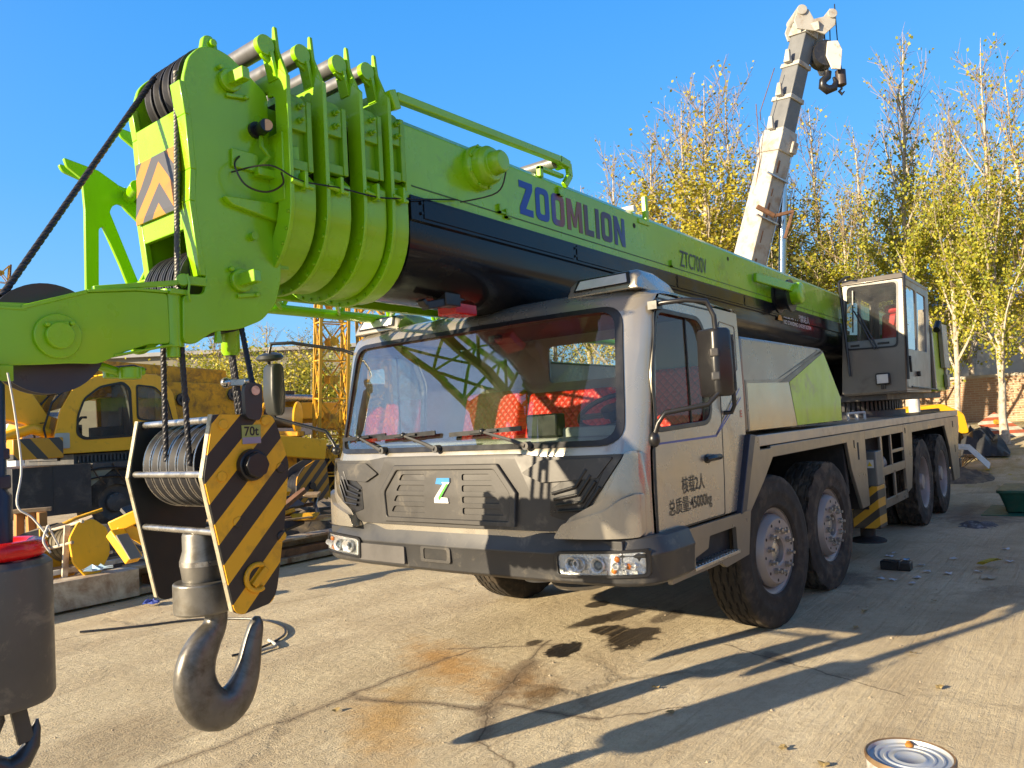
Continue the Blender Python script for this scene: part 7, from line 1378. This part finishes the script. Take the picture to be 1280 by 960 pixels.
# loose scrap pieces on the heaps
r = random.Random(77); smats = [YEL_OLD, RUST, GREYD, DIRTYW, WOOD, GREYD, RUST, BLACKP]; nms = ['yellow', 'rusty', 'dark grey', 'off white', 'brown', 'dark grey', 'rusty', 'black']
for i in range(60):
    x = r.uniform(-.9, 4.3); y = r.uniform(5.85, 9.2) if i % 3 else r.uniform(5.7, 6.6); z = .42 + r.uniform(0, .38); k = i % 8
    T = thing('scrap_piece', 'one of the %s scrap pieces thrown on the heaps behind the white beam' % nms[k], 'scrap metal', (x, y, 0), 'scrap pieces on the heaps')
    M_ = Matrix.Rotation(r.uniform(0, 3), 3, 'Z') @ Matrix.Rotation(r.uniform(-.7, .7), 3, 'X') @ Matrix.Rotation(r.uniform(-.5, .5), 3, 'Y'); c_ = V((x, y, z)); m = MB(); q = r.random()
    if q < .35:
        R1 = r.uniform(.05, .13); m.lathe([(R1 * .4, -.04), (R1, -.04), (R1 * .85, 0), (R1, .04), (R1 * .4, .04), (R1 * .4, -.04)], c_, M_ @ V((0, 0, 1)), 18)
    elif q < .7:
        a, b_, h = r.uniform(.1, .3), r.uniform(.05, .16), r.uniform(.01, .03); pl_ = [(-a, -b_), (a * .8, -b_), (a, b_ * .3), (a * .5, b_), (-a * .7, b_ * .9)]; m.loft([[c_ + M_ @ V((p[0], p[1], zz)) for p in pl_] for zz in (-h, h)])
    else:
        L_ = r.uniform(.25, .7); d = M_ @ V((1, 0, 0)); m.tube([c_ - d * L_, c_ + M_ @ V((0, .04, .02)), c_ + d * L_ * .8], r.uniform(.015, .035), 7)
    m.build('scrap', smats[k], T, .004)

T = thing('yellow_outrigger_beam', 'yellow box beam with striped end lying behind the second striped hook block', 'steel beam', at(372, 560, 16.0))
o = at(330, 556, 15.6); q = at(402, 562, 16.4); m = MB(); m.bar(o, q, .45, .42); m.build('beam', YEL, T, .02); m = MB(); m.bar(at(322, 556, 15.5), o, .47, .44); m.build('striped_end', MATS['fender_stripes'], T, .01)
T = thing('yellow_winch', 'yellow winch drum with dark rope standing behind the mirror housing', 'winch', at(352, 520, 16.5))
c_ = at(352, 522, 16.4); m = MB(); m.cyl(c_ - RX * .32, c_ + RX * .32, .22, n=28); m.build('rope_drum', mat('wound_rope', (.05, .045, .04), .6), T); m = MB(); m.cyl(c_ - RX * .36, c_ - RX * .32, .34, n=28); m.cyl(c_ + RX * .32, c_ + RX * .36, .34, n=28); m.build_each('flange', YEL, T); m = MB(); m.bar(c_ - RX * .4 - V((0, 0, .34)), c_ + RX * .4 - V((0, 0, .34)), .5, .10); m.bar(c_ - V((0, 0, .39)), V((c_.x, c_.y, .2)), .4, .4); m.build('base', YEL_OLD, T, .01)
T = thing('orange_arm', 'orange machine arm rising behind the yellow crane boom foot', 'machine arm', at(40, 520, 19))
m = MB(); m.bar(at(20, 560, 19), at(52, 488, 19), .55, .5); m.bar(at(52, 490, 19), at(112, 470, 19.5), .5, .45); m.cyl(at(52, 489, 18.6), at(52, 489, 19.4), .32, n=20); m.build('arm', mat('arm_orange', (.75, .30, .01), .4, 0, .1, 2), T, .03)
T = thing('yellow_base_plate', 'dark base plate with yellow lugs lying on the scrap by the truck nose', 'metal plate', (3.4, 6.9, .5))
m = MB(); M_ = Matrix.Rotation(.4, 3, 'Z') @ Matrix.Rotation(.5, 3, 'X'); c_ = V((3.3, 6.9, .72)); m.loft([[c_ + M_ @ V((a, b, k)) for a, b in rnd_poly([(-.55, -.3), (.5, -.34), (.62, .2), (-.4, .34)], .06, 3)] for k in (0, .05)]); m.build('plate', GREYD, T, .006)
m = MB(); m.cyl(c_ + M_ @ V((-.2, 0, .05)), c_ + M_ @ V((-.2, 0, .2)), .12, n=18); m.cyl(c_ + M_ @ V((.25, 0, .05)), c_ + M_ @ V((.25, 0, .2)), .12, n=18); m.build_each('lug', YEL, T)
